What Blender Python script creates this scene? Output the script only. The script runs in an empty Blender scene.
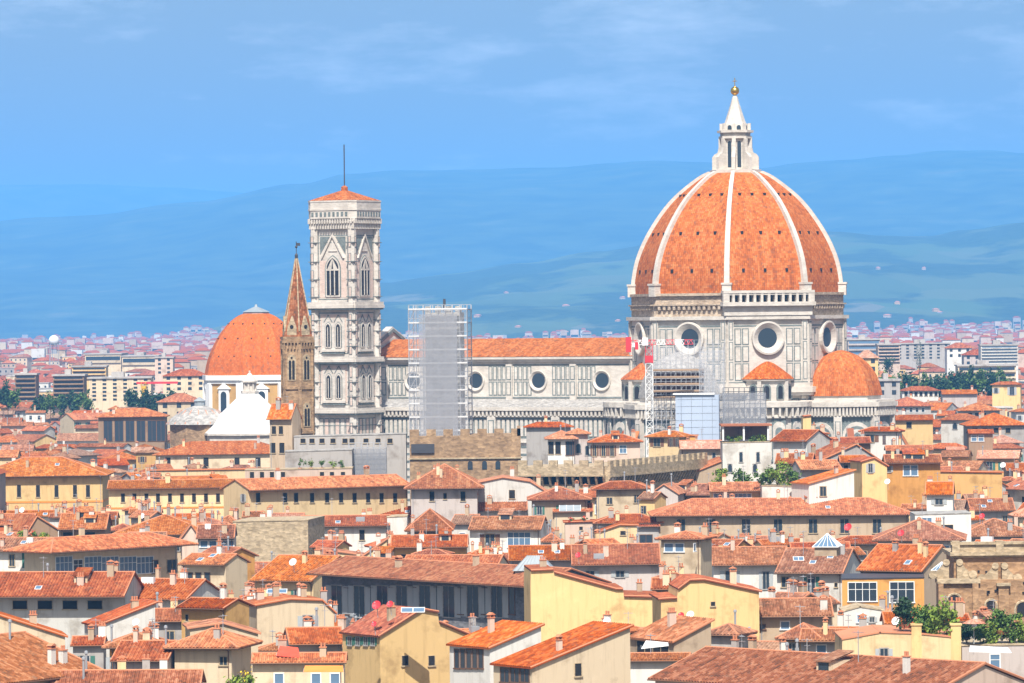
import bpy, math, random
from mathutils import Vector, Matrix
R = math.radians
rnd = random.Random(7)
sc = bpy.context.scene
COL = sc.collection

# ---------------------------------------------------------------- camera
F = 4870.0            # focal length in picture widths of 1024
CZ = 55.0             # camera height above the city floor
HOR = 316.4          # picture row of the horizon at mid-width
ROLL = 0.6           # the camera leans a little (degrees)
cd = bpy.data.cameras.new('camera')
cam = bpy.data.objects.new('camera', cd)
COL.objects.link(cam)
cam.location = (0, 0, CZ)
cam.rotation_euler = (R(90), R(ROLL), 0)
cd.sensor_width = 36.0
cd.lens = 36.0 * F / 1024.0
cd.shift_y = -(341.5 - HOR) / 1024.0
cd.clip_start = 1.0
cd.clip_end = 60000.0
sc.camera = cam

# ---------------------------------------------------------------- sky, sun, exposure
SUN_EL, SUN_AZ = 53.0, 183.0      # azimuth clockwise from +Y
w = bpy.data.worlds.new('World')
sc.world = w
w.use_nodes = True
nt = w.node_tree
nt.nodes.clear()
out = nt.nodes.new('ShaderNodeOutputWorld')
bg = nt.nodes.new('ShaderNodeBackground')
sky = nt.nodes.new('ShaderNodeTexSky')
sky.sky_type = 'NISHITA'
sky.sun_disc = False
sky.sun_elevation = R(SUN_EL)
sky.sun_rotation = R(SUN_AZ)
sky.altitude = 100
sky.air_density = 1.15
sky.dust_density = 3.0
sky.ozone_density = 2.0
# faint thin clouds, fixed in the sky by direction
tc = nt.nodes.new('ShaderNodeTexCoord')
mp = nt.nodes.new('ShaderNodeMapping')
mp.inputs['Scale'].default_value = (14, 14, 60)
no = nt.nodes.new('ShaderNodeTexNoise')
no.inputs['Scale'].default_value = 1.6
no.inputs['Detail'].default_value = 7
no.inputs['Roughness'].default_value = 0.62
cr = nt.nodes.new('ShaderNodeValToRGB')
cr.color_ramp.elements[0].position = 0.52
cr.color_ramp.elements[0].color = (0.06, 0.06, 0.06, 1)
cr.color_ramp.elements[1].position = 0.72
cr.color_ramp.elements[1].color = (0.27, 0.27, 0.27, 1)
mx = nt.nodes.new('ShaderNodeMix')
mx.data_type = 'RGBA'
mx.inputs['B'].default_value = (20.0, 20.6, 21.5, 1)
nt.links.new(tc.outputs['Generated'], mp.inputs['Vector'])
nt.links.new(mp.outputs['Vector'], no.inputs['Vector'])
nt.links.new(no.outputs['Fac'], cr.inputs['Fac'])
nt.links.new(cr.outputs['Color'], mx.inputs['Factor'])
nt.links.new(sky.outputs['Color'], mx.inputs['A'])
nt.links.new(mx.outputs['Result'], bg.inputs['Color'])
bg.inputs['Strength'].default_value = 0.064
nt.links.new(bg.outputs['Background'], out.inputs['Surface'])

sl = bpy.data.lights.new('sun', 'SUN')
sl.energy = 4.9
sl.angle = R(0.5)
sl.color = (1.0, 0.955, 0.88)
so = bpy.data.objects.new('sun', sl)
COL.objects.link(so)
sdir = Vector((math.sin(R(SUN_AZ)) * math.cos(R(SUN_EL)), math.cos(R(SUN_AZ)) * math.cos(R(SUN_EL)), math.sin(R(SUN_EL))))
so.rotation_euler = sdir.to_track_quat('Z', 'Y').to_euler()
so.location = (0, 0, 400)

vs = sc.view_settings
vs.view_transform = 'Standard'
vs.look = 'None'
vs.gamma = 1.0
vs.use_curve_mapping = False
vs.exposure = 0.57
sc.render.engine = 'CYCLES'
sc.cycles.use_denoising = True
sc.cycles.max_bounces = 8
sc.cycles.diffuse_bounces = 3
sc.cycles.glossy_bounces = 2
sc.cycles.transparent_max_bounces = 24
sc.cycles.volume_bounces = 5
sc.cycles.sample_clamp_indirect = 6.0

# ---------------------------------------------------------------- materials
MAT = {}
def newmat(name, rough=0.85):
    m = bpy.data.materials.new(name)
    m.use_nodes = True
    n = m.node_tree.nodes
    b = n['Principled BSDF']
    b.inputs['Roughness'].default_value = rough
    b.inputs['Specular IOR Level'].default_value = 0.25
    MAT[name] = m
    return m, m.node_tree, b
def N(nt, t, **kw):
    n = nt.nodes.new(t)
    for k, v in kw.items():
        if k in n.inputs.keys(): n.inputs[k].default_value = v
        else: setattr(n, k, v)
    return n
def ramp(nt, stops):
    n = nt.nodes.new('ShaderNodeValToRGB')
    e = n.color_ramp.elements
    while len(e) < len(stops): e.new(0.5)
    for i, (p, c) in enumerate(stops):
        e[i].position = p
        e[i].color = (*c, 1)
    return n
def mixc(nt, fac, a, b, mode='MIX'):
    n = nt.nodes.new('ShaderNodeMix')
    n.data_type = 'RGBA'
    n.blend_type = mode
    for s, v in (('Factor', fac), ('A', a), ('B', b)):
        i = n.inputs[s] if s == 'Factor' else [q for q in n.inputs if q.name == s and q.type == 'RGBA'][0]
        if hasattr(v, 'is_linked') or hasattr(v, 'links'): nt.links.new(v, i)
        elif isinstance(v, (int, float)): i.default_value = v
        else: i.default_value = (*v, 1)
    return [q for q in n.outputs if q.type == 'RGBA'][0]
def plain(name, col, rough=0.7, metal=0.0):
    m, nt, b = newmat(name, rough)
    b.inputs['Metallic'].default_value = metal
    no = N(nt, 'ShaderNodeTexNoise', Scale=1.3, Detail=3.0)
    r = ramp(nt, [(0.3, [c * 0.88 for c in col]), (0.7, [min(1, c * 1.08) for c in col])])
    nt.links.new(no.outputs['Fac'], r.inputs['Fac'])
    nt.links.new(r.outputs['Color'], b.inputs['Base Color'])
    return m
def plaster(name, col, stain=0.55, rainy=0.5):
    """painted stucco: blotches, rain streaks that run down, small patches of missing paint"""
    m, nt, b = newmat(name, 0.9)
    tc = N(nt, 'ShaderNodeTexCoord')
    oi = N(nt, 'ShaderNodeObjectInfo')
    add = N(nt, 'ShaderNodeVectorMath', operation='ADD')
    sc_ = N(nt, 'ShaderNodeVectorMath', operation='SCALE')
    sc_.inputs['Scale'].default_value = 37.0
    cx = N(nt, 'ShaderNodeCombineXYZ')
    for k in 'XYZ': nt.links.new(oi.outputs['Random'], cx.inputs[k])
    nt.links.new(cx.outputs['Vector'], sc_.inputs[0])
    nt.links.new(tc.outputs['Object'], add.inputs[0])
    nt.links.new(sc_.outputs['Vector'], add.inputs[1])
    n1 = N(nt, 'ShaderNodeTexNoise', Scale=0.28, Detail=6.0, Roughness=0.6)
    nt.links.new(add.outputs['Vector'], n1.inputs['Vector'])
    mp = N(nt, 'ShaderNodeMapping')
    mp.inputs['Scale'].default_value = (1.6, 1.6, 0.14)
    nt.links.new(add.outputs['Vector'], mp.inputs['Vector'])
    n2 = N(nt, 'ShaderNodeTexNoise', Scale=1.0, Detail=5.0, Roughness=0.65)
    nt.links.new(mp.outputs['Vector'], n2.inputs['Vector'])
    dirt = [c * k for c, k in zip(col, (0.62, 0.58, 0.54))]
    light = [min(0.85, c * 1.1 + 0.02) for c in col]
    r1 = ramp(nt, [(0.32, dirt), (0.46, col), (0.6, col), (0.78, light)])
    nt.links.new(n1.outputs['Fac'], r1.inputs['Fac'])
    r2 = ramp(nt, [(0.50, (0, 0, 0)), (0.72, (rainy, rainy, rainy))])
    nt.links.new(n2.outputs['Fac'], r2.inputs['Fac'])
    c1 = mixc(nt, stain + 0.3, col, r1.outputs['Color'])
    c2 = mixc(nt, r2.outputs['Color'], c1, dirt)
    hs = N(nt, 'ShaderNodeHueSaturation')
    mr = N(nt, 'ShaderNodeMapRange')
    mr.inputs['To Min'].default_value = 0.86
    mr.inputs['To Max'].default_value = 1.1
    nt.links.new(oi.outputs['Random'], mr.inputs['Value'])
    nt.links.new(mr.outputs['Result'], hs.inputs['Value'])
    nt.links.new(c2, hs.inputs['Color'])
    nt.links.new(hs.outputs['Color'], b.inputs['Base Color'])
    bp = N(nt, 'ShaderNodeBump', Strength=0.25, Distance=0.03)
    n3 = N(nt, 'ShaderNodeTexNoise', Scale=4.0, Detail=4.0)
    nt.links.new(add.outputs['Vector'], n3.inputs['Vector'])
    nt.links.new(n3.outputs['Fac'], bp.inputs['Height'])
    nt.links.new(bp.outputs['Normal'], b.inputs['Normal'])
    return m
def tiles(name, lo, mid, hi, period=0.42, patch=0.5, bump=0.9, vary=1.0):
    """clay tiles: UV in metres, u along the eave, v up the slope"""
    m, nt, b = newmat(name, 0.85)
    uv = N(nt, 'ShaderNodeUVMap')
    oi = N(nt, 'ShaderNodeObjectInfo')
    sep = N(nt, 'ShaderNodeSeparateXYZ')
    nt.links.new(uv.outputs['UV'], sep.inputs['Vector'])
    def math_(op, a, bb=None):
        n = N(nt, 'ShaderNodeMath', operation=op)
        for i, v in enumerate((a, bb)):
            if v is None: continue
            if isinstance(v, (int, float)): n.inputs[i].default_value = v
            else: nt.links.new(v, n.inputs[i])
        return n.outputs['Value']
    u = math_('DIVIDE', sep.outputs['X'], period)
    v = math_('DIVIDE', sep.outputs['Y'], period * 1.15)
    fl = N(nt, 'ShaderNodeCombineXYZ')
    nt.links.new(math_('FLOOR', u), fl.inputs['X'])
    nt.links.new(math_('FLOOR', v), fl.inputs['Y'])
    nt.links.new(oi.outputs['Random'], fl.inputs['Z'])
    wn = N(nt, 'ShaderNodeTexWhiteNoise', noise_dimensions='3D')
    nt.links.new(fl.outputs['Vector'], wn.inputs['Vector'])
    # columns of slightly different age
    fc = N(nt, 'ShaderNodeCombineXYZ')
    nt.links.new(math_('FLOOR', math_('MULTIPLY', u, 0.5)), fc.inputs['X'])
    nt.links.new(oi.outputs['Random'], fc.inputs['Z'])
    wc = N(nt, 'ShaderNodeTexWhiteNoise', noise_dimensions='3D')
    nt.links.new(fc.outputs['Vector'], wc.inputs['Vector'])
    # patches
    pv = N(nt, 'ShaderNodeCombineXYZ')
    nt.links.new(sep.outputs['X'], pv.inputs['X'])
    nt.links.new(sep.outputs['Y'], pv.inputs['Y'])
    nt.links.new(math_('MULTIPLY', oi.outputs['Random'], 53.0), pv.inputs['Z'])
    pn = N(nt, 'ShaderNodeTexNoise', Scale=0.33, Detail=6.0, Roughness=0.66)
    nt.links.new(pv.outputs['Vector'], pn.inputs['Vector'])
    s = math_('ADD', math_('MULTIPLY', wn.outputs['Value'], 0.46), math_('MULTIPLY', wc.outputs['Value'], 0.20))
    s = math_('ADD', s, math_('MULTIPLY', math_('SUBTRACT', pn.outputs['Fac'], 0.5), 1.5 * patch))
    s = math_('ADD', s, 0.16)
    rp = ramp(nt, [(0.10, lo), (0.48, mid), (0.86, hi)])
    nt.links.new(s, rp.inputs['Fac'])
    # lichen and soot stains with their own shape
    ln = N(nt, 'ShaderNodeTexNoise', Scale=0.9, Detail=7.0, Roughness=0.72)
    nt.links.new(pv.outputs['Vector'], ln.inputs['Vector'])
    lr = ramp(nt, [(0.54, (0, 0, 0)), (0.68, (0.7, 0.7, 0.7))])
    nt.links.new(ln.outputs['Fac'], lr.inputs['Fac'])
    c = mixc(nt, lr.outputs['Color'], rp.outputs['Color'], (0.17, 0.115, 0.08))
    hs = N(nt, 'ShaderNodeHueSaturation')
    mr = N(nt, 'ShaderNodeMapRange')
    mr.inputs['To Min'].default_value = 0.96 - 0.24 * vary
    mr.inputs['To Max'].default_value = 0.96 + 0.16 * vary
    nt.links.new(oi.outputs['Random'], mr.inputs['Value'])
    nt.links.new(mr.outputs['Result'], hs.inputs['Value'])
    w2 = N(nt, 'ShaderNodeTexWhiteNoise', noise_dimensions='1D')
    nt.links.new(oi.outputs['Random'], w2.inputs['W'])
    for k_, a_, b_2 in (('Hue', .5 - .005 * vary, .5 + .006 * vary), ('Saturation', 1.08 - .14 * vary, 1.08 + .08 * vary)):
        q_ = N(nt, 'ShaderNodeMapRange')
        q_.inputs['To Min'].default_value = a_; q_.inputs['To Max'].default_value = b_2
        sp2 = N(nt, 'ShaderNodeSeparateColor'); nt.links.new(w2.outputs['Color'], sp2.inputs['Color'])
        nt.links.new(sp2.outputs['Red' if k_ == 'Hue' else 'Green'], q_.inputs['Value'])
        nt.links.new(q_.outputs['Result'], hs.inputs[k_])
    nt.links.new(c, hs.inputs['Color'])
    nt.links.new(hs.outputs['Color'], b.inputs['Base Color'])
    # rounded tile rows with steps where courses overlap
    wv = math_('ABSOLUTE', math_('SINE', math_('MULTIPLY', u, math.pi)))
    h = math_('ADD', math_('MULTIPLY', wv, 0.10), math_('MULTIPLY', math_('FRACT', v), -0.03))
    h = math_('ADD', h, math_('MULTIPLY', wn.outputs['Value'], 0.03))
    bp = N(nt, 'ShaderNodeBump', Strength=bump, Distance=1.0)
    nt.links.new(h, bp.inputs['Height'])
    nt.links.new(bp.outputs['Normal'], b.inputs['Normal'])
    return m
def stone(name, c1, c2, scale=0.5, rough=0.9, lo=0.72, hi=1.2):
    m, nt, b = newmat(name, rough)
    tc = N(nt, 'ShaderNodeTexCoord')
    n1 = N(nt, 'ShaderNodeTexNoise', Scale=scale, Detail=8.0, Roughness=0.68)
    nt.links.new(tc.outputs['Object'], n1.inputs['Vector'])
    vo = N(nt, 'ShaderNodeTexVoronoi', Scale=scale * 3.2)
    mp = N(nt, 'ShaderNodeMapping')
    mp.inputs['Scale'].default_value = (1, 1, 1.9)
    nt.links.new(tc.outputs['Object'], mp.inputs['Vector'])
    nt.links.new(mp.outputs['Vector'], vo.inputs['Vector'])
    r = ramp(nt, [(0.3, c1), (0.68, c2)])
    nt.links.new(n1.outputs['Fac'], r.inputs['Fac'])
    hs = N(nt, 'ShaderNodeSeparateColor')
    nt.links.new(vo.outputs['Color'], hs.inputs['Color'])
    mr = N(nt, 'ShaderNodeMapRange')
    mr.inputs['To Min'].default_value = lo
    mr.inputs['To Max'].default_value = hi
    nt.links.new(hs.outputs['Red'], mr.inputs['Value'])
    hv = N(nt, 'ShaderNodeHueSaturation')
    nt.links.new(r.outputs['Color'], hv.inputs['Color'])
    nt.links.new(mr.outputs['Result'], hv.inputs['Value'])
    nt.links.new(hv.outputs['Color'], b.inputs['Base Color'])
    bp = N(nt, 'ShaderNodeBump', Strength=0.5, Distance=0.08)
    nt.links.new(vo.outputs['Distance'], bp.inputs['Height'])
    nt.links.new(bp.outputs['Normal'], b.inputs['Normal'])
    return m
def leafmat(name, lo, hi):
    m, nt, b = newmat(name, 0.7)
    ge = N(nt, 'ShaderNodeTexCoord')
    n1 = N(nt, 'ShaderNodeTexNoise', Scale=1.7, Detail=5.0)
    nt.links.new(ge.outputs['Object'], n1.inputs['Vector'])
    r = ramp(nt, [(0.32, lo), (0.68, hi)])
    nt.links.new(n1.outputs['Fac'], r.inputs['Fac'])
    nt.links.new(r.outputs['Color'], b.inputs['Base Color'])
    return m
def netting(name, col, opacity):
    m, nt, b = newmat(name, 0.8)
    b.inputs['Base Color'].default_value = (*col, 1)
    tr = N(nt, 'ShaderNodeBsdfTransparent')
    ms = N(nt, 'ShaderNodeMixShader')
    tc = N(nt, 'ShaderNodeTexCoord')
    n1 = N(nt, 'ShaderNodeTexNoise', Scale=0.5, Detail=4.0)
    nt.links.new(tc.outputs['Object'], n1.inputs['Vector'])
    mr = N(nt, 'ShaderNodeMapRange')
    mr.inputs['From Min'].default_value = 0.3
    mr.inputs['From Max'].default_value = 0.7
    mr.inputs['To Min'].default_value = max(0, opacity - 0.03)
    mr.inputs['To Max'].default_value = min(1, opacity + 0.03)
    nt.links.new(n1.outputs['Fac'], mr.inputs['Value'])
    nt.links.new(mr.outputs['Result'], ms.inputs['Fac'])
    nt.links.new(tr.outputs['BSDF'], ms.inputs[1])
    nt.links.new(b.outputs['BSDF'], ms.inputs[2])
    nt.links.new(ms.outputs['Shader'], nt.nodes['Material Output'].inputs['Surface'])
    return m

tiles('tile_orange', (0.2, 0.065, 0.028), (0.44, 0.135, 0.05), (0.6, 0.27, 0.12))
tiles('tile_red', (0.16, 0.048, 0.022), (0.37, 0.1, 0.042), (0.54, 0.2, 0.09))
tiles('tile_brown', (0.13, 0.06, 0.034), (0.34, 0.13, 0.065), (0.54, 0.27, 0.16))
tiles('tile_pale', (0.36, 0.16, 0.10), (0.56, 0.26, 0.16), (0.66, 0.42, 0.30))
tiles('tile_dome', (0.30, 0.095, 0.038), (0.53, 0.165, 0.06), (0.62, 0.26, 0.11), 0.55, 0.6, vary=0.0)
tiles('tile_nave', (0.20, 0.07, 0.03), (0.46, 0.15, 0.055), (0.58, 0.25, 0.11), 0.5, 0.5, vary=0.0)
tiles('tile_chapel', (0.44, 0.12, 0.04), (0.58, 0.165, 0.055), (0.66, 0.23, 0.09), 0.5, 0.25, vary=0.0)
tiles('tile_grey', (0.17, 0.09, 0.06), (0.36, 0.20, 0.125), (0.54, 0.35, 0.24))
plain('ridge_clay', (0.56, 0.23, 0.12), 0.85)
PL = {'cream': (0.66, 0.53, 0.36), 'yellow': (0.74, 0.51, 0.23), 'pale_yellow': (0.72, 0.54, 0.30), 'ochre': (0.60, 0.36, 0.13),
      'orange': (0.66, 0.33, 0.09), 'white': (0.70, 0.67, 0.61), 'grey': (0.42, 0.39, 0.36), 'pink': (0.63, 0.48, 0.38),
      'tan': (0.50, 0.38, 0.26), 'brown': (0.32, 0.21, 0.13), 'lilac': (0.52, 0.45, 0.41)}
for k, c in PL.items(): plaster('plaster_' + k, c)
plaster('plaster_stained', (0.60, 0.58, 0.53), 0.6, 0.8)
stone('stone_brown', (0.22, 0.14, 0.08), (0.42, 0.28, 0.16), 0.4)
stone('stone_shaded', (0.12, 0.12, 0.13), (0.22, 0.22, 0.23), 0.5)  # dark palace wall: shade of the deep eaves put into the stone colour
stone('stone_ochre', (0.28, 0.16, 0.08), (0.43, 0.27, 0.15), 0.5)
stone('stone_tan', (0.34, 0.26, 0.16), (0.52, 0.41, 0.27), 0.5)
stone('stone_grey', (0.27, 0.25, 0.23), (0.45, 0.43, 0.40), 0.5)
stone('marble', (0.49, 0.44, 0.38), (0.67, 0.62, 0.55), 0.3, 0.6, 0.92, 1.05)
stone('marble_pink', (0.55, 0.41, 0.34), (0.70, 0.56, 0.48), 0.5, 0.6, 0.92, 1.05)
stone('marble_green', (0.12, 0.14, 0.13), (0.22, 0.25, 0.24), 0.6, 0.5, 0.9, 1.1)
stone('raw_masonry', (0.36, 0.27, 0.19), (0.54, 0.44, 0.33), 0.45)
plain('white_paint', (0.80, 0.80, 0.78), 0.5)
plain('roof_white', (0.80, 0.79, 0.76), 0.6)
plain('grey_metal', (0.42, 0.44, 0.46), 0.45, 0.4)
plain('pole_metal', (0.46, 0.47, 0.49), 0.45, 0.3)
plain('lead', (0.34, 0.38, 0.40), 0.5, 0.2)
plain('gold', (0.85, 0.55, 0.12), 0.28, 1.0)
plain('dark_metal', (0.09, 0.09, 0.10), 0.5, 0.4)
plain('wood_dark', (0.16, 0.085, 0.05), 0.7)
plain('wood_plank', (0.40, 0.27, 0.17), 0.8)
plain('shutter_green', (0.06, 0.17, 0.13), 0.6)
plain('shutter_grey', (0.40, 0.42, 0.42), 0.6)
plain('shutter_brown', (0.20, 0.10, 0.06), 0.6)
plain('paint_red', (0.62, 0.05, 0.06), 0.5)
plain('paint_orange', (0.75, 0.28, 0.06), 0.6)
plain('paint_yellow', (0.78, 0.46, 0.04), 0.6)
plain('paint_blue', (0.13, 0.25, 0.50), 0.5)
plain('cloth_white', (0.80, 0.80, 0.79), 0.9)
plain('cloth_yellow', (0.82, 0.55, 0.03), 0.9)
plain('cloth_red', (0.70, 0.09, 0.05), 0.9)
plain('tarp_blue', (0.42, 0.49, 0.60), 0.7)
plain('asphalt', (0.06, 0.06, 0.06), 0.9)
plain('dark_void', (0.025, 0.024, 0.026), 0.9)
plain('bark', (0.12, 0.08, 0.05), 0.9)
netting('net_grey', (0.34, 0.35, 0.38), 0.38)
netting('net_thin', (0.55, 0.57, 0.62), 0.12)
leafmat('leaf', (0.05, 0.10, 0.022), (0.14, 0.23, 0.045))
leafmat('leaf_bright', (0.10, 0.18, 0.025), (0.26, 0.33, 0.05))
leafmat('leaf_dark', (0.02, 0.05, 0.025), (0.05, 0.10, 0.04))
m, nt, b = newmat('glass', 0.12)
b.inputs['Base Color'].default_value = (0.035, 0.05, 0.065, 1)
b.inputs['Specular IOR Level'].default_value = 0.6
m, nt, b = newmat('glass_blue', 0.15)
b.inputs['Base Color'].default_value = (0.12, 0.20, 0.30, 1)
b.inputs['Specular IOR Level'].default_value = 0.7

# ---------------------------------------------------------------- mesh helpers
def ident(a, b, c): return (a, b, c)
class MB:
    def __init__(s): s.v = []; s.f = []; s.uv = []
    def poly(s, pts, uv=None):
        i = len(s.v)
        s.v += [tuple(p) for p in pts]
        s.f.append(tuple(range(i, i + len(pts))))
        s.uv.append(uv or [(0, 0)] * len(pts))
    def fbox(s, P, u0, u1, w0, w1, z0, z1):
        """box in the frame P(u, out, z)"""
        c = [P(u, w_, z) for z in (z0, z1) for w_ in (w0, w1) for u in (u0, u1)]
        i = len(s.v)
        s.v += [tuple(p) for p in c]
        for q in ((0, 1, 3, 2), (4, 6, 7, 5), (0, 4, 5, 1), (2, 3, 7, 6), (0, 2, 6, 4), (1, 5, 7, 3)):
            s.f.append(tuple(i + k for k in q))
            s.uv.append([(0, 0)] * 4)
    def box(s, x0, x1, y0, y1, z0, z1): s.fbox(ident, x0, x1, y0, y1, z0, z1)
    def fpoly(s, P, pts, w0, w1):
        """plate: outline pts (u, z), from depth w0 to w1"""
        n = len(pts)
        i = len(s.v)
        s.v += [tuple(P(u, w0, z)) for u, z in pts] + [tuple(P(u, w1, z)) for u, z in pts]
        s.f.append(tuple(range(i, i + n))); s.uv.append([(0, 0)] * n)
        s.f.append(tuple(range(i + 2 * n - 1, i + n - 1, -1))); s.uv.append([(0, 0)] * n)
        for k in range(n):
            l = (k + 1) % n
            s.f.append((i + l, i + k, i + n + k, i + n + l)); s.uv.append([(0, 0)] * 4)
    def prism(s, pts, z0, z1):
        n = len(pts); i = len(s.v)
        s.v += [(x, y, z0) for x, y in pts] + [(x, y, z1) for x, y in pts]
        s.f.append(tuple(range(i + n - 1, i - 1, -1))); s.uv.append([(0, 0)] * n)
        s.f.append(tuple(range(i + n, i + 2 * n))); s.uv.append([(0, 0)] * n)
        for k in range(n):
            l = (k + 1) % n
            s.f.append((i + k, i + l, i + n + l, i + n + k)); s.uv.append([(0, 0)] * 4)
    def ring(s, P, u, z, r0, w0, r1, w1, n=20):
        """funnel between circle r0 at depth w0 and circle r1 at depth w1"""
        i = len(s.v)
        for k in range(n):
            a = 2 * math.pi * k / n
            s.v.append(tuple(P(u + r0 * math.cos(a), w0, z + r0 * math.sin(a))))
            s.v.append(tuple(P(u + r1 * math.cos(a), w1, z + r1 * math.sin(a))))
        for k in range(n):
            l = (k + 1) % n
            s.f.append((i + 2 * k, i + 2 * l, i + 2 * l + 1, i + 2 * k + 1)); s.uv.append([(0, 0)] * 4)
    def lathe(s, prof, n, cx=0, cy=0, ph=0.0, a0=0.0, a1=2 * math.pi, uvs=False):
        full = abs(a1 - a0 - 2 * math.pi) < 1e-6
        m_ = n if full else n + 1
        i = len(s.v)
        for r, z in prof:
            for k in range(m_):
                a = ph + a0 + (a1 - a0) * k / n
                s.v.append((cx + r * math.cos(a), cy + r * math.sin(a), z))
        d = 0.0
        for j in range(len(prof) - 1):
            r0, z0 = prof[j]; r1, z1 = prof[j + 1]
            e = math.hypot(r1 - r0, z1 - z0)
            s0 = 2 * r0 * math.sin((a1 - a0) / n / 2); s1 = 2 * r1 * math.sin((a1 - a0) / n / 2)
            for k in range(n):
                l = (k + 1) % m_
                s.f.append((i + j * m_ + k, i + j * m_ + l, i + (j + 1) * m_ + l, i + (j + 1) * m_ + k))
                o = k * 40.0
                s.uv.append([(o - s0 / 2, d), (o + s0 / 2, d), (o + s1 / 2, d + e), (o - s1 / 2, d + e)])
            d += e
    def tube(s, p, q, r, n=5):
        p = Vector(p); q = Vector(q)
        d = (q - p)
        if d.length < 1e-6: return
        d.normalize()
        a = d.orthogonal().normalized(); b_ = d.cross(a)
        i = len(s.v)
        for c in (p, q):
            for k in range(n):
                t = 2 * math.pi * k / n
                s.v.append(tuple(c + (a * math.cos(t) + b_ * math.sin(t)) * r))
        for k in range(n):
            l = (k + 1) % n
            s.f.append((i + k, i + l, i + n + l, i + n + k)); s.uv.append([(0, 0)] * 4)
        s.f.append(tuple(range(i + n - 1, i - 1, -1))); s.uv.append([(0, 0)] * n)
        s.f.append(tuple(range(i + n, i + 2 * n))); s.uv.append([(0, 0)] * n)
    def ball(s, c, r, n=12):
        i0 = [(r * math.sin(math.pi * k / 8), c[2] - r * math.cos(math.pi * k / 8)) for k in range(9)]
        s.lathe(i0, n, c[0], c[1])
    def build(s, name, mat, parent=None, smooth=False):
        me = bpy.data.meshes.new(name)
        me.from_pydata(s.v, [], s.f)
        if any(q[0] != q[1] for q in s.uv if len(q) > 1):
            ul = me.uv_layers.new(name='UVMap')
            flat = []
            for q in s.uv:
                for c in q: flat += [c[0], c[1]]
            ul.data.foreach_set('uv', flat)
        me.materials.append(MAT[mat] if isinstance(mat, str) else mat)
        if smooth:
            me.polygons.foreach_set('use_smooth', [True] * len(me.polygons))
        me.update()
        o = bpy.data.objects.new(name, me)
        COL.objects.link(o)
        if parent: o.parent = parent
        return o
def empty(name, loc, rz=0.0):
    o = bpy.data.objects.new(name, None)
    o.empty_display_size = 1
    COL.objects.link(o)
    o.location = loc
    o.rotation_euler = (0, 0, rz)
    return o
def tag(o, label=None, cat=None, group=None, kind=None):
    if label: o['label'] = label
    if cat: o['category'] = cat
    if group: o['group'] = group
    if kind: o['kind'] = kind
    return o
def unroll(px, py):
    a = R(ROLL); dx, dy = px - 512, py - HOR
    return 512 + dx * math.cos(a) - dy * math.sin(a), HOR + dx * math.sin(a) + dy * math.cos(a)
def at(px, py, Y):
    px, py = unroll(px, py)
    return Vector(((px - 512) * Y / F, Y, CZ + (HOR - py) * Y / F))
def frame(cx, cy, ap, ang):
    """face of a building: centre (cx, cy), distance ap, outward angle ang -> P(u to the right, out, z)"""
    nx, ny = math.cos(ang), math.sin(ang)
    tx, ty = -ny, nx
    return lambda u, w_, z: (cx + nx * (ap + w_) + tx * u, cy + ny * (ap + w_) + ty * u, z)
def arch(u, z0, z1, wd, pointed=False, n=8):
    """outline (u, z) of a round or pointed arch opening"""
    h = wd / 2
    pts = [(u - h, z0), (u + h, z0)]
    if pointed:
        s = z1 - h * 1.5
        for k in range(n + 1):
            a = math.pi / 3 * k / n * 1.0
            pts.append((u - h + 2 * h * math.cos(a), s + 2 * h * math.sin(a) * 0.87))
        for k in range(n - 1, -1, -1):
            a = math.pi / 3 * k / n
            pts.append((u + h - 2 * h * math.cos(a), s + 2 * h * math.sin(a) * 0.87))
    else:
        s = z1 - h
        for k in range(n + 1):
            a = math.pi * k / n
            pts.append((u + h * math.cos(a), s + h * math.sin(a)))
    return pts
def panel(g, wmb, P, u0, u1, z0, z1, d=0.05, line=0.28, m=0.0):
    """marble panel: a dark green border and a pale field"""
    g.fbox(P, u0, u1, 0.0 + m, d + m, z0, z1)
    wmb.fbox(P, u0 + line, u1 - line, 0.002 + m, d * 2 + m, z0 + line, z1 - line)

def pieces(mb, name, mat, parent):
    """build every connected piece of mb as an object of its own"""
    n = len(mb.v); par = list(range(n))
    def fd(a):
        while par[a] != a: par[a] = par[par[a]]; a = par[a]
        return a
    for f_ in mb.f:
        r0 = fd(f_[0])
        for k in f_[1:]: par[fd(k)] = r0
    groups = {}
    for fi, f_ in enumerate(mb.f): groups.setdefault(fd(f_[0]), []).append(fi)
    o = []
    for fs in groups.values():
        q = MB(); mp_ = {}
        for fi in fs:
            for k in mb.f[fi]:
                if k not in mp_: mp_[k] = len(q.v); q.v.append(mb.v[k])
            q.f.append(tuple(mp_[k] for k in mb.f[fi])); q.uv.append(mb.uv[fi])
        o.append(q.build(name, mat, parent))
    return o

# ================================================================ SETTING: ground, hills, haze
g = MB()
g.poly([(-9000, -40, 0), (9000, -40, 0), (9000, 45000, 0), (-9000, 45000, 0)])
m, nt, b = newmat('ground_mat', 0.95)
tc = N(nt, 'ShaderNodeTexCoord')
n1 = N(nt, 'ShaderNodeTexNoise', Scale=0.02, Detail=8.0)
nt.links.new(tc.outputs['Object'], n1.inputs['Vector'])
r1 = ramp(nt, [(0.35, (0.05, 0.07, 0.03)), (0.5, (0.16, 0.14, 0.12)), (0.7, (0.22, 0.19, 0.16))])
nt.links.new(n1.outputs['Fac'], r1.inputs['Fac'])
nt.links.new(r1.outputs['Color'], b.inputs['Base Color'])
tag(g.build('ground', 'ground_mat'), kind='structure')

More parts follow.
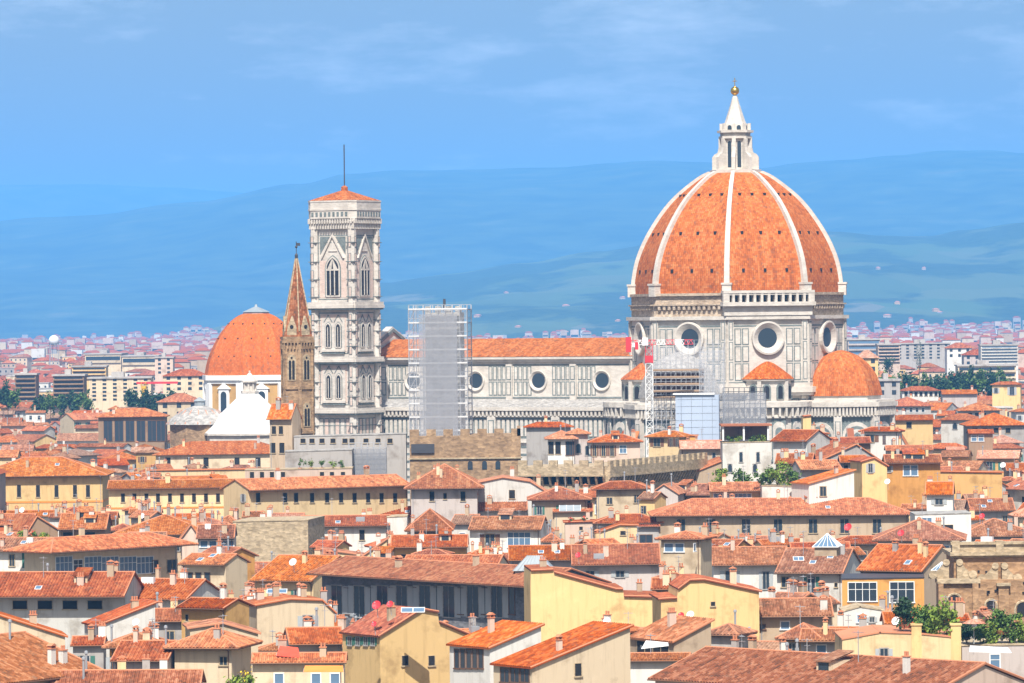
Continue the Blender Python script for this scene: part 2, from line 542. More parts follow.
m, nt, b = newmat('hill_far_mat', 0.95)
tc = N(nt, 'ShaderNodeTexCoord')
n1 = N(nt, 'ShaderNodeTexNoise', Scale=0.004, Detail=9.0, Roughness=0.6)
nt.links.new(tc.outputs['Object'], n1.inputs['Vector'])
r1 = ramp(nt, [(0.38, (0.02, 0.04, 0.02)), (0.6, (0.06, 0.09, 0.035)), (0.75, (0.13, 0.13, 0.06))])
nt.links.new(n1.outputs['Fac'], r1.inputs['Fac'])
nt.links.new(r1.outputs['Color'], b.inputs['Base Color'])

m, nt, b = newmat('hill_near_mat', 0.95)
tc = N(nt, 'ShaderNodeTexCoord')
mp = N(nt, 'ShaderNodeMapping')
mp.inputs['Scale'].default_value = (1, 0.45, 1)
nt.links.new(tc.outputs['Object'], mp.inputs['Vector'])
n1 = N(nt, 'ShaderNodeTexNoise', Scale=0.0023, Detail=5.0, Roughness=0.55)
nt.links.new(mp.outputs['Vector'], n1.inputs['Vector'])
vo = N(nt, 'ShaderNodeTexVoronoi', Scale=0.0038)
nt.links.new(mp.outputs['Vector'], vo.inputs['Vector'])
n2 = N(nt, 'ShaderNodeTexNoise', Scale=0.033, Detail=6.0, Roughness=0.7)
nt.links.new(tc.outputs['Object'], n2.inputs['Vector'])
sepc = N(nt, 'ShaderNodeSeparateColor')
nt.links.new(vo.outputs['Color'], sepc.inputs['Color'])
fields = ramp(nt, [(0.0, (0.06, 0.10, 0.03)), (0.4, (0.10, 0.13, 0.045)), (0.7, (0.07, 0.12, 0.035)), (1.0, (0.16, 0.15, 0.08))])
nt.links.new(sepc.outputs['Red'], fields.inputs['Fac'])
woods = ramp(nt, [(0.35, (0.015, 0.035, 0.015)), (0.65, (0.05, 0.085, 0.03))])
nt.links.new(n2.outputs['Fac'], woods.inputs['Fac'])
msk = ramp(nt, [(0.50, (0, 0, 0)), (0.55, (1, 1, 1))])
nt.links.new(n1.outputs['Fac'], msk.inputs['Fac'])
c = mixc(nt, msk.outputs['Color'], woods.outputs['Color'], fields.outputs['Color'])
nt.links.new(c, b.inputs['Base Color'])

HOR_L = 314.0
def lerp_list(L, x):
    if x <= L[0][0]: return L[0][1]
    for (a, ya), (b_, yb) in zip(L, L[1:]):
        if x <= b_:
            t = (x - a) / (b_ - a); t = t * t * (3 - 2 * t)
            return ya + (yb - ya) * t
    return L[-1][1]
def wob(x, y, s):
    return (math.sin(x / s + 1.3) * math.cos(y / s * 0.8) + 0.5 * math.sin(x / s * 2.3 + y / s * 1.7) + 0.3 * math.sin(x / s * 5.1 - y / s * 3.3 + 2) + 0.16 * math.sin(x / s * 11.7 + y / s * 4)
            + 0.08 * math.sin(x / s * 27 + 1))
class Hill:
    """terrain that climbs from a foot line to a ridge at distance Yr and falls behind it"""
    def __init__(s, prof, Y0, Yr, amp, ws): s.p = prof; s.Y0 = Y0; s.Yr = Yr; s.amp = amp; s.ws = ws
    def h(s, x, y):
        px = 512 + F * x / s.Yr
        top = CZ + (HOR_L + (737 - px) * 0.0105 - lerp_list(s.p, px)) * s.Yr / F
        t = (y - s.Y0) / (s.Yr - s.Y0)
        if t > 1: k = max(0.0, 1 - ((t - 1) / 0.30) ** 2)
        else:
            t = max(0, t); k = (t * t * (3 - 2 * t)) * 0.55 + t * 0.45
        z = top * k + s.amp * wob(x, y, s.ws) * min(1, 4 * t) * (1.0 if t < 1 else max(0, 1 - (t - 1) * 3.3)) * (0.35 + 0.65 * min(1, abs(1 - t) * 4 + 0.15))
        return z - 1.0 if t > 0 else -1.0
    def build(s, name, mat, nx=150, ny=46):
        xs = [(-0.20 + 1.40 * i / nx) * 1024 for i in range(nx + 1)]
        g = MB()
        for j in range(ny + 1):
            y = s.Y0 + (s.Yr * 1.0 - s.Y0) * j / (ny * 0.8)
            for px in xs:
                x = (px - 512) * s.Yr / F
                g.v.append((x, y, s.h(x, y)))
        for j in range(ny):
            for i in range(nx):
                a = j * (nx + 1) + i
                g.f.append((a, a + 1, a + nx + 2, a + nx + 1)); g.uv.append([(0, 0)] * 4)
        return tag(g.build(name, mat, smooth=True), kind='structure')
far_left = Hill([(-200, 190), (0, 185), (90, 184), (170, 187), (240, 192), (330, 205), (1300, 240)], 29500, 33000, 10, 1700)
far_ridge = Hill([(-200, 232), (0, 222), (100, 215), (200, 200), (300, 181), (350, 171), (400, 168), (500, 168), (560, 166), (610, 161), (660, 158), (700, 160),
                  (760, 166), (800, 161), (850, 157), (900, 153), (950, 148), (990, 148), (1030, 152), (1230, 165)], 15000, 24000, 26, 1250)
near_hill = Hill([(-200, 352), (200, 345), (330, 300), (385, 281), (450, 272), (520, 262), (600, 251), (650, 244), (700, 240), (780, 234), (840, 233), (880, 236), (930, 236), (965, 229), (1024, 221), (1230, 205)],
                 9500, 15000, 13, 700)
far_left.build('distant_hill', 'hill_far_mat', 90, 20)
far_ridge.build('mountain_ridge', 'hill_far_mat')
near_hill.build('hillside', 'hill_near_mat', 170, 60)

hz = MB()
hz.box(-9400, 9400, -60, 46000, -2.0, 945)
hz.f = [q[::-1] for q in hz.f]     # outward faces
m = bpy.data.materials.new('haze_mat'); m.use_nodes = True; MAT['haze_mat'] = m
nt = m.node_tree; nt.nodes.clear()
vo = nt.nodes.new('ShaderNodeVolumePrincipled')
vo.inputs['Color'].default_value = (0.15, 0.47, 1.0, 1)
vo.inputs['Density'].default_value = 0.62e-4
vo.inputs['Anisotropy'].default_value = -0.42
om = nt.nodes.new('ShaderNodeOutputMaterial')
nt.links.new(vo.outputs['Volume'], om.inputs['Volume'])
m.cycles.homogeneous_volume = True
m.cycles.volume_sampling = 'DISTANCE'
tag(hz.build('haze', 'haze_mat'), kind='stuff')

# ================================================================ THE CATHEDRAL (local x along the nave to the choir, local y away)
TH = R(-30.5)
cath = tag(empty('cathedral', (57.8, 1250, 0), TH),
           'great marble cathedral with white ribbed terracotta dome and gold ball on its lantern', 'cathedral')
def octa(r, ph=R(22.5)): return [(r * math.cos(ph + k * math.pi / 4), r * math.sin(ph + k * math.pi / 4)) for k in range(8)]
AP = math.cos(math.pi / 8)
# --- octagon and drum
g = MB()
g.prism(octa(26.6), 0, 36.0)
body = g.build('octagon_wall', 'marble', cath)
g = MB(); g.prism(octa(27.7), 36.6, 53.6)
drum = g.build('drum', 'marble', cath)
g = MB(); g.prism(octa(29.4), 35.2, 36.6); g.prism(octa(28.8), 34.4, 35.2); g.prism(octa(28.7), 53.6, 54.5); g.prism(octa(28.35), 36.6, 37.6)
g.build('drum_cornice', 'marble', cath)
g = MB(); g.prism(octa(27.3), 54.5, 60.3)
band = g.build('drum_masonry', 'raw_masonry', cath)
g = MB()
for k in range(8):
    P = frame(0, 0, 27.3 * AP, k * math.pi / 4)
    if k == 7: continue
    for i in range(13):
        u = -8.6 + i * 1.43
        g.fbox(P, u - .35, u + .35, 0.02, 0.75, 56.2, 57.2)
    g.fbox(P, -10.2, 10.2, 0.02, .9, 57.25, 57.6)
    g.fbox(P, -10.6, 10.6, 0.02, .7, 59.7, 60.35)
g.build('corbel', 'raw_masonry', band)
# white gallery on the south-east face (outward angle -45 deg local)
g = MB(); dk = MB()
P = frame(0, 0, 27.3 * AP, 7 * math.pi / 4)
g.fbox(P, -11.6, 11.6, 0.01, 1.5, 54.6, 57.0)
g.fbox(P, -12.2, 12.2, 0.01, 2.6, 57.0, 58.0)
g.fbox(P, -12.0, 12.0, 0.01, 2.3, 60.2, 60.9)
for i in range(13):
    u = -11.2 + i * 22.4 / 12
    wd = .32 if 0 < i < 12 else .8
    g.fbox(P, u - wd, u + wd, 1.2, 2.2, 58.0, 60.2)
for i in range(12):
    u = -11.2 + (i + .5) * 22.4 / 12
    dk.fpoly(P, arch(u, 58.0, 60.0, 1.1), 0.3, 0.4)
    g.fbox(P, u - .7, u + .7, 1.3, 2.1, 59.75, 60.2)
gal = g.build('gallery', 'marble', cath)
pieces(dk, 'gallery_opening', 'dark_void', gal)
# oculi and marble panels of the drum
def oculus(P, u, z, r0, r1, r2, d, parent):
    q = MB(); q.ring(P, u, z, r0, .02, r0, d - .05, 28); q.ring(P, u, z, r0, d - .05, r1, d, 28); q.ring(P, u, z, r1, d, r2, .04, 28)
    q.build('oculus_frame', 'marble', parent)
    q = MB(); q.fpoly(P, [(u + (r2 + .05) * math.cos(a * math.pi / 12), z + (r2 + .05) * math.sin(a * math.pi / 12)) for a in range(24)], 0.01, 0.03)
    q.build('oculus_glass', 'glass', parent)
gr = MB(); wh = MB(); ring = MB(); gl = MB()
for k in range(8):
    P = frame(0, 0, 27.7 * AP, k * math.pi / 4)
    oculus(P, 0, 48.9, 4.25, 3.8, 2.5, .95, drum)
    for sgn in (-1, 1):
        for (a, b_) in ((4.9, 6.7), (6.9, 8.7)):
            for (z0, z1) in ((38.2, 42.6), (42.9, 46.9), (47.2, 51.4)):
                u0, u1 = sorted((sgn * a, sgn * b_))
                panel(gr, wh, P, u0, u1, z0, z1, .05, .27)
        u0, u1 = sorted((sgn * 9.0, sgn * 10.5))
        wh.fbox(P, u0, u1, .0, .45, 37.6, 53.6)
        for (z0, z1) in ((38.4, 43), (43.4, 48), (48.4, 53)):
            panel(gr, wh, P, u0 + .2, u1 - .2, z0, z1, .05, .2, .45)
    gr.fbox(P, -10.4, 10.4, 0.0, .06, 51.8, 52.2)
    gr.fbox(P, -10.4, 10.4, 0.0, .47, 37.65, 37.9)
gr.build('green_inlay', 'marble_green', drum)
wh.build('marble_panel', 'marble', drum)
gr = MB(); wh = MB()
for k in range(8):
    P = frame(0, 0, 26.6 * AP, k * math.pi / 4)
    for i in range(8):
        u = -8.8 + i * 2.2
        panel(gr, wh, P, u, u + 2.0, 25.5, 33.6, .05, .3)
    for sgn in (-1, 1):
        u0, u1 = sorted((sgn * 9.0, sgn * 10.2))
        wh.fbox(P, u0, u1, .0, .6, 0, 34.2)
        for z in (26, 29, 32): panel(gr, wh, P, u0 + .1, u1 - .1, z - 1, z + 1.5, .05, .25, .6)
gr.build('green_inlay', 'marble_green', body)
wh.build('marble_panel', 'marble', body)
# --- dome
prof = [(26.8, 60.3), (26.75, 63.5), (25.7, 68.7), (23.5, 74), (20.5, 79), (17.3, 83.2), (14.0, 86.4), (9.4, 89.9), (6.6, 91.3)]
def spl(pts, n):
    o = []
    for i in range(len(pts) - 1):
        p0 = pts[max(0, i - 1)]; p1 = pts[i]; p2 = pts[i + 1]; p3 = pts[min(len(pts) - 1, i + 2)]
        for k in range(n):
            t = k / n
            o.append(tuple(0.5 * ((2 * p1[c]) + (-p0[c] + p2[c]) * t + (2 * p0[c] - 5 * p1[c] + 4 * p2[c] - p3[c]) * t * t + (-p0[c] + 3 * p1[c] - 3 * p2[c] + p3[c]) * t ** 3) for c in (0, 1)))
    o.append(pts[-1])
    return o
pf = spl(prof, 4)
g = MB(); g.lathe([(r - .25, z) for r, z in pf], 8, ph=R(22.5), uvs=True)
dome = g.build('dome', 'tile_dome', cath)
for k in range(8):
    a = R(22.5) + k * math.pi / 4
    ca, sa = math.cos(a), math.sin(a)
    g = MB()
    for j, (r, z) in enumerate(pf):
        wd = 0.72 - 0.27 * j / len(pf)
        dr = .4
        for s_ in (-1, 1):
            g.v.append((ca * (r - .8) - sa * wd * s_, sa * (r - .8) + ca * wd * s_, z))
            g.v.append((ca * (r + dr) - sa * wd * s_, sa * (r + dr) + ca * wd * s_, z + .35))
    for j in range(len(pf) - 1):
        q = 4 * j
        for f_ in ((q, q + 1, q + 5, q + 4), (q + 2, q + 6, q + 7, q + 3), (q + 1, q + 3, q + 7, q + 5)):
            g.f.append(f_); g.uv.append([(0, 0)] * 4)
    P = frame(0, 0, 27.2, a)
    g.fbox(P, -1.15, 1.15, -1.2, .9, 59.6, 62.4)
    g.fbox(P, -1.35, 1.35, -1.2, 1.1, 62.4, 62.9)
    g.build('rib', 'marble', dome)
g = MB()
for k in range(8):
    a = k * math.pi / 4
    for z in (66.0, 75.5, 85.3):
        for i in range(len(pf) - 1):
            if pf[i][1] <= z < pf[i + 1][1]:
                t = (z - pf[i][1]) / (pf[i + 1][1] - pf[i][1])
                r = (pf[i][0] + (pf[i + 1][0] - pf[i][0]) * t) * AP
        P = frame(0, 0, r - .25, a)
        for u in (-1, 0, 1):
            u *= 0.42 * r * .56
            g.fbox(P, u - .33, u + .33, -0.9, .28, z - .4, z + .45)
pieces(g, 'dormer_hole', 'dark_void', dome)
# --- lantern
g = MB()
g.prism(octa(6.6), 90.9, 92.0); g.prism(octa(3.5), 92.0, 100.0); g.prism(octa(4.3), 100.0, 100.6); g.prism(octa(3.9), 100.6, 101.5); g.prism(octa(4.7), 101.5, 102.1)
g.lathe([(3.3, 102.1), (3.1, 103.6), (2.7, 104.2), (1.9, 106.6), (1.2, 108.8), (.7, 110.6), (.35, 111.2)], 8, ph=R(22.5))
for k in range(8):
    a = R(22.5) + k * math.pi / 4
    P = frame(0, 0, 0, a)
    g.fpoly(lambda u, w_, z, P=P: P(w_, u, z), [(3.2, 92), (6.0, 92), (6.0, 95.2), (5.4, 96.0), (4.6, 96.4), (4.1, 98.6), (3.2, 99.4)], -.45, .45)
    g.fbox(P, -.5, .5, 3.3, 4.3, 92.0, 100.0)
    g.fbox(P, -.3, .3, 3.3, 4.0, 102.1, 103.9)
lan = g.build('lantern', 'marble', cath)
g = MB()
for k in range(8):
    P = frame(0, 0, 3.5 * AP, k * math.pi / 4)
    g.fpoly(P, arch(0, 92.6, 99.3, 1.0), .02, .06)
    P = frame(0, 0, 3.3 * AP, k * math.pi / 4)
    g.fpoly(P, arch(0, 102.3, 103.4, 1.1), -.05, .1)
pieces(g, 'lantern_window', 'glass', lan)
g = MB(); g.ball((0, 0, 112.3), 1.15, 16); g.build('golden_ball', 'gold', lan, True)
g = MB(); g.tube((0, 0, 113.4), (0, 0, 115.6), .12); g.tube((-.6, 0, 114.8), (.6, 0, 114.8), .1)
g.lathe([(.5, 110.8), (.25, 111.3)], 8); g.build('cross', 'gold', lan)
# --- nave
def frm(x0, y0, dirx, diry):
    """vertical plane: origin, direction of u; out = right-hand normal (dir rotated -90)"""
    return lambda u, w_, z: (x0 + dirx * u + diry * w_, y0 + diry * u - dirx * w_, z)
g = MB(); g.box(-104, -22, -11, 11, 28, 44.6); clere = g.build('nave_wall', 'marble', cath)
g = MB()
for s_ in (-1, 1):
    Lq = math.hypot(12.3, 4.7)
    a = [(-103.9, 12.3 * s_, 44.5), (-20, 12.3 * s_, 44.5), (-20, 0, 49.2), (-103.9, 0, 49.2)]
    g.poly(a, [(0, 0), (84, 0), (84, Lq), (0, Lq)])
g.poly([(-103.9, -12.3, 44.5), (-103.9, 12.3, 44.5), (-20, 12.3, 44.5), (-20, -12.3, 44.5)])
g.build('nave_roof', 'tile_nave', cath)
g = MB(); g.box(-103.9, -22, -12.2, 12.2, 43.8, 44.45); g.box(-103.9, -22, -11.7, 11.7, 43.1, 43.8)
g.build('nave_cornice', 'marble', clere)
g = MB(); g.box(-104, -22, -20, 20, 0, 31.2); aisle = g.build('aisle_wall', 'marble', cath)
g = MB()
for s_ in (-1, 1):
    g.poly([(-103.9, 20.2 * s_, 31.3), (-22, 20.2 * s_, 31.3), (-22, 11 * s_, 33.4), (-103.9, 11 * s_, 33.4)], [(0, 0), (82, 0), (82, 9.6), (0, 9.6)])
g.build('aisle_roof', 'stone_grey', cath)
g = MB(); dk = MB(); gr = MB(); wh = MB(); ring = MB(); gl = MB()
PN = frm(-104, -11, 1, 0)          # clerestory, u from the west
PA = frm(-104, -20, 1, 0)          # aisle
ocs = [13.0, 32.2, 51.2, 70.2]
for u in ocs:
    oculus(PN, u, 38.2, 2.7, 2.5, 1.95, .5, clere)
for u in (4.2, 23.4, 42.6, 61.8, 80.5):
    wh.fbox(PN, u - .9, u + .9, 0, .7, 31, 42.5)
    for z in (34.4, 38.4): panel(gr, wh, PN, u - .7, u + .7, z, z + 3.6, .05, .25, .7)
    if u < 80:
        for s_ in (-1, 1):
            for i in range(4):
                a = u + s_ * (1.2 + i * 1.36); lo, hi = sorted((a, a + s_ * 1.2))
                if lo < 0.2: continue
                panel(gr, wh, PN, lo, hi, 34.3, 38.0, .05, .27); panel(gr, wh, PN, lo, hi, 38.3, 42.0, .05, .27)
gr.fbox(PN, 0, 82, .0, .12, 33.6, 34.0); gr.fbox(PN, 0, 82, 0, .10, 42.15, 42.45)
gr.build('green_inlay', 'marble_green', clere); wh.build('marble_panel', 'marble', clere)
gr = MB(); wh = MB()
wh.fbox(PA, -.2, 82, .0, 1.3, 30.6, 31.5); wh.fbox(PA, -.2, 82, .0, .9, 29.0, 29.3)
for i in range(68):
    u = .6 + i * 1.2
    wh.fbox(PA, u - .28, u + .28, 0, 1.1, 29.3, 30.6)          # brackets of the gallery
for i in range(60):
    u = .7 + i * 1.37
    wh.fbox(PA, u - .42, u + .42, .02, .30, 24.0, 28.3)         # tall narrow panels
gr.fbox(PA, 0, 82, 0, .08, 23.4, 28.7)
for z in range(0, 22, 2):
    gr.fbox(PA, 0, 82, 0, .06, z + .9, z + 1.5)
wh.fbox(PA, 0, 82, 0, .6, 22.3, 23.3)
for u in (4.2, 23.4, 42.6, 61.8):
    wh.fbox(PA, u - 1.2, u + 1.2, 0, 1.0, 0, 29)
    for z in (2, 8, 14, 24.2): panel(gr, wh, PA, u - .9, u + .9, z, z + 4, .05, .3, 1.0)
gr.build('green_inlay', 'marble_green', aisle); wh.build('marble_panel', 'marble', aisle)
# west front slab, seen from behind
fs = MB()
PF = frm(-106.2, 22, 0, -1)
fs.fpoly(PF, [(0, 0), (44, 0), (44, 34), (33.5, 36), (33.2, 47.4), (22, 52.6), (10.8, 47.4), (10.5, 36), (0, 34)], 0, -2.0)
fac = fs.build('west_front', 'marble', cath)
fs = MB()
fs.fpoly(PF, [(32.9, 47.0), (22, 52.1), (22, 51.2), (32.9, 46.1)], -2.0, -2.35); fs.fpoly(PF, [(11.1, 47.0), (11.1, 46.1), (22, 51.2), (22, 52.1)], -2.0, -2.35)
fs.build('green_inlay', 'marble_green', fac)
# --- tribunes (choir arms) and the small exedrae between them
def tribune(cx, cy, ang, name):
    g = MB()
    g.lathe([(0, 0), (12.6, 0), (12.6, 31.0), (0, 31.0)], 8, cx, cy, R(22.5))
    tw = g.build('tribune_wall', 'marble', cath)
    gr = MB(); wh = MB(); dk = MB()
    for k in range(8):
        a = k * math.pi / 4
        P = frame(cx, cy, 12.6 * AP, a)
        wh.fbox(P, -5.6, 5.6, 0.0, 1.5, 31.4, 32.6)
        wh.fbox(P, -5.3, 5.3, 0.0, .8, 28.9, 29.2)
        for i in range(11):
            u = -4.7 + i * .94
            wh.fpoly(P, [(u - .26, 29.2), (u + .26, 29.2), (u + .26, 31.4), (u - .26, 31.4)], 0, 1.25)
        gr.fbox(P, -4.8, 4.8, 0, .06, 18, 28.8)
        o = arch(0, 18.6, 27.6, 7.6)
        wh.fpoly(P, o, .05, .4)
        gr.fpoly(P, arch(0, 18.6, 26.6, 6.6), .35, .46)
        wh.fpoly(P, arch(0, 18.6, 25.8, 5.2), .4, .52)
        gr.fpoly(P, arch(0, 12.0, 25.0, 2.8, True), .45, .60)
        dk.fpoly(P, arch(0, 12.5, 24.2, 1.7, True), .5, .68)
        for z in range(2, 18, 2): gr.fbox(P, -5.0, 5.0, 0, .08, z, z + .55)
        wh.fbox(P, -5.2, 5.2, 0, .7, 17.4, 18.2)
        Pc = frame(cx, cy, 12.6, a + math.pi / 8)
        wh.fbox(Pc, -1.0, 1.0, -.8, .9, 0, 29.0)
        for z in (4, 9, 14, 19, 24): panel(gr, wh, Pc, -.7, .7, z, z + 3.8, .05, .22, .9)
    wh.build('marble_panel', 'marble', tw); gr.build('green_inlay', 'marble_green', tw); pieces(dk, 'window', 'glass', tw)
    g = MB(); g.prism([(cx + 13.6 * math.cos(R(22.5) + k * math.pi / 4), cy + 13.6 * math.sin(R(22.5) + k * math.pi / 4)) for k in range(8)], 32.6, 33.1)
    g.prism([(cx + 10.0 * math.cos(R(22.5) + k * math.pi / 4), cy + 10.0 * math.sin(R(22.5) + k * math.pi / 4)) for k in range(8)], 33.1, 34.2)
    g.build('tribune_cornice', 'marble', tw)
    g = MB()
    pr = [(10.4, 34.1), (10.1, 36.0), (9.0, 39.2), (7.2, 41.8), (4.6, 44.0), (1.6, 45.3), (.05, 45.6)]
    g.lathe(spl(pr, 3), 8, cx, cy, R(22.5))
    g.build('tribune_dome', 'tile_dome' if name != 'south' else 'stone_grey', tw)
    g = MB()
    for da in (-55, -20, 20, 55):          # sloping tiled buttresses
        a = ang + R(da)
        P = frame(cx, cy, 0, a)
        Q = lambda u, w_, z, P=P: P(w_, u, z)
        g.fpoly(Q, [(14.2, 0), (20.5, 0), (20.5, 15.0), (14.2, 25.5)], -.55, .55)
    pieces(g, 'buttress', 'marble', tw)
    g = MB()
    for da in (-55, -20, 20, 55):
        P = frame(cx, cy, 0, ang + R(da))
        Q = lambda u, w_, z, P=P: P(w_, u, z)
        g.fpoly(Q, [(14.2, 25.6), (20.9, 12.65), (20.9, 14.9), (14.2, 26.1)], -.9, .9)
    pieces(g, 'buttress_tiles', 'tile_orange', tw)
tribune(29.6, 0, 0, 'east'); tribune(0, -31.5, -math.pi / 2, 'south'); tribune(0, 31.5, math.pi / 2, 'north')
def exedra(ang):
    d = 24.0
    cx, cy = d * math.cos(ang), d * math.sin(ang)
    g = MB(); g.lathe([(0, 0), (10.2, 0), (10.2, 31.4), (0, 31.4)], 16, cx, cy); g.lathe([(0, 33), (6.3, 33), (6.3, 38.6), (0, 38.6)], 20, cx, cy)
    ex = g.build('exedra_wall', 'marble', cath)
    g = MB(); g.lathe([(7.2, 38.6), (6.3, 39.4), (0.05, 44.2)], 20, cx, cy); g.build('exedra_roof', 'tile_orange', ex)
    wh = MB(); gr = MB(); dk = MB()
    wh.lathe([(10.2, 31.6), (11.6, 31.6), (11.6, 32.9), (6, 33.1)], 24, cx, cy); wh.lathe([(10.2, 28.9), (10.9, 28.9), (10.9, 29.3), (10.2, 29.3)], 24, cx, cy)
    wh.lathe([(6.3, 38.1), (7.0, 38.2), (7.0, 38.6), (6, 38.6)], 20, cx, cy)
    for k in range(40):
        P = frame(cx, cy, 10.2, k * math.pi / 20); wh.fbox(P, -.26, .26, 0, 1.2, 29.3, 31.6)
    for k in range(-3, 4):
        P = frame(cx, cy, 6.2, ang + k * R(32))
        wh.fbox(P, -.5, .5, .0, .7, 33.1, 38.1) if k % 2 else None
        P = frame(cx, cy, 6.25, ang + (k + .5) * R(32))
        gr.fpoly(P, arch(0, 33.5, 37.4, 2.1), -.05, .25); dk.fpoly(P, arch(0, 33.7, 36.9, 1.3), -.05, .32)
        P = frame(cx, cy, 10.2, ang + k * R(30))
        gr.fbox(P, -1.8, 1.8, -.1, .12, 19, 28.6); wh.fpoly(P, arch(0, 19.2, 28, 3.2), 0, .3); gr.fpoly(P, arch(0, 19.4, 26.6, 2.0), 0, .38)
        for z in range(2, 19, 2): gr.fbox(P, -2.6, 2.6, -.3, .06, z, z + .55)
    wh.build('marble_panel', 'marble', ex); gr.build('green_inlay', 'marble_green', ex); pieces(dk, 'niche', 'dark_void', ex)
exedra(-math.pi / 4); exedra(-3 * math.pi / 4)

# ================================================================ THE BELL TOWER BESIDE THE NAVE
Cx, Cy = -98.0, -33.0
wc = Matrix.Rotation(TH, 3, 'Z') @ Vector((Cx, Cy, 0)) + Vector((57.8, 1250, 0))
camp = tag(empty('bell_tower', wc, TH), 'tall square bell tower of white and pink marble with red low roof and mast', 'bell tower')
S = 5.8
g = MB(); g.box(-S, S, -S, S, 0, 80.0); cw = g.build('tower_wall', 'marble', camp)
but = MB(); gr = MB(); wh = MB(); dk = MB(); fr = MB(); pk = MB()
for sx in (-1, 1):
    for sy in (-1, 1):
        but.prism([(sx * S * .985 + 1.15 * math.cos(R(22.5) + k * math.pi / 4), sy * S * .985 + 1.15 * math.sin(R(22.5) + k * math.pi / 4)) for k in range(8)], 0, 80.0)
for k in range(4):
    P = frame(0, 0, S, k * math.pi / 2 - math.pi / 2)
    H = S + 1.15
    for z, t, o in ((30.3, 1.3, .5), (43.6, 1.3, .5), (57.6, 1.6, .6), (17, 1.3, .5)):
        wh.fbox(P, -H - .1, H + .1, 1.0, 1.15 + o, z, z + t * .5); gr.fbox(P, -H, H, .6, .9 + o, z - .45, z)
        wh.fbox(P, -H - .05, H + .05, .6, .95 + o, z + t * .5, z + t)
    for z in (34.5, 38.3, 47.6, 51.5, 54.4, 60.5, 65, 69.6, 74.6, 27, 23.5):
        gr.fbox(P, -H + .1, H - .1, 0, .12, z, z + .18)
        for sg in (-1, 1): gr.fbox(P, sg * (S - .02) - 1.16, sg * (S - .02) + 1.16, 0, 1.2, z, z + .18)
    # two storeys of paired lights
    for zb in (31.8, 45.1):
        panel(gr, wh, P, -4.5, 4.5, zb + .6, zb + 11.4, .04, .25)
        pk.fbox(P, -3.9, 3.9, .08, .14, zb + 1.3, zb + 10.9)
        wh.fbox(P, -3.5, 3.5, .14, .30, zb + 1.5, zb + 10.0)
        wh.fbox(P, -3.6, 3.6, .14, .7, zb + 1.2, zb + 1.8); gr.fbox(P, -3.3, 3.3, .14, .5, zb + .7, zb + 1.2)
        for u in (-1.55, 1.55):
            gr.fpoly(P, arch(u, zb + 2.2, zb + 9.0, 2.1, True), .28, .38)
            fr.fpoly(P, arch(u, zb + 2.2, zb + 8.8, 1.7, True), .30, .50)
            dk.fpoly(P, arch(u, zb + 2.5, zb + 8.4, 1.2, True), .32, .54)
            fr.fbox(P, u - .09, u + .09, .4, .66, zb + 2.5, zb + 7.6)
            gr.fpoly(P, [(u - 1.4, zb + 8.9), (u - 1.2, zb + 8.9), (u, zb + 10.6), (u, zb + 10.9)], .28, .4); gr.fpoly(P, [(u + 1.4, zb + 8.9), (u, zb + 10.9), (u, zb + 10.6), (u + 1.2, zb + 8.9)], .28, .4)
        for sg in (-1, 1):
            for z0 in (zb + 1.2, zb + 5.2): panel(gr, pk, P, sg * 4.75 - .5, sg * 4.75 + .5, z0, z0 + 3.6, .04, .2)
    # the tall three-light window with its gable
    panel(gr, wh, P, -4.6, 4.6, 59.8, 76.6, .04, .25)
    pk.fbox(P, -4.1, 4.1, .08, .13, 60.4, 70.0)
    gr.fpoly(P, arch(0, 60.6, 71.4, 4.9, True), .1, .26)
    fr.fpoly(P, arch(0, 60.6, 71.1, 4.3, True), .15, .36)
    dk.fpoly(P, arch(0, 61.0, 70.6, 3.6, True), .2, .42)
    for u in (-.65, .65): fr.fbox(P, u - .13, u + .13, .3, .56, 61, 67.6)
    fr.fbox(P, -1.9, 1.9, .3, .5, 67.4, 67.8)
    fr.fpoly(P, [(-1.6, 67.7), (-.3, 67.7), (0, 70.3), (-.2, 70.3)], .3, .5); fr.fpoly(P, [(.3, 67.7), (1.6, 67.7), (.2, 70.3), (0, 70.3)], .3, .5)
    for sg in (-1, 1):
        a = [(0, 77.0), (0, 76.2), (sg * 3.2, 70.6), (sg * 3.6, 70.6)]
        wh.fpoly(P, a if sg < 0 else a[::-1], .1, .55)
        gr.fpoly(P, [(sg * .9, 76.2), (sg * 3.9, 76.2), (sg * 3.9, 71.6)], .09, .2)
    wh.fpoly(P, [(-1.4, 72.4), (1.4, 72.4), (0, 75.0)], .09, .3)
    for sg in (-1, 1):
        for z0 in (61, 65.4): panel(gr, pk, P, sg * 4.85 - .5, sg * 4.85 + .5, z0, z0 + 4, .04, .2)
    # lower zone panels
    for i in range(6):
        panel(gr, pk if i % 2 else wh, P, -4.9 + i * 1.65, -3.4 + i * 1.65, 24, 29, .04, .22)
    for sg in (-1, 1):
        for z in (20, 25, 32.2, 36, 39.6, 45.6, 49.4, 53.2, 60.2, 64.6, 69, 73.4):
            panel(gr, pk, P, sg * (S - .02) - .42, sg * (S - .02) + .42, z, z + 2.9, .03, .15, 1.06)
pieces(but, 'corner_buttress', 'marble', cw); gr.build('green_inlay', 'marble_green', cw); wh.build('marble_panel', 'marble', cw); pk.build('pink_panel', 'marble_pink', cw)
pieces(fr, 'window_tracery', 'marble', cw); pieces(dk, 'window_opening', 'dark_void', cw)
g = MB()
g.box(-6.9, 6.9, -6.9, 6.9, 80.0, 80.5)
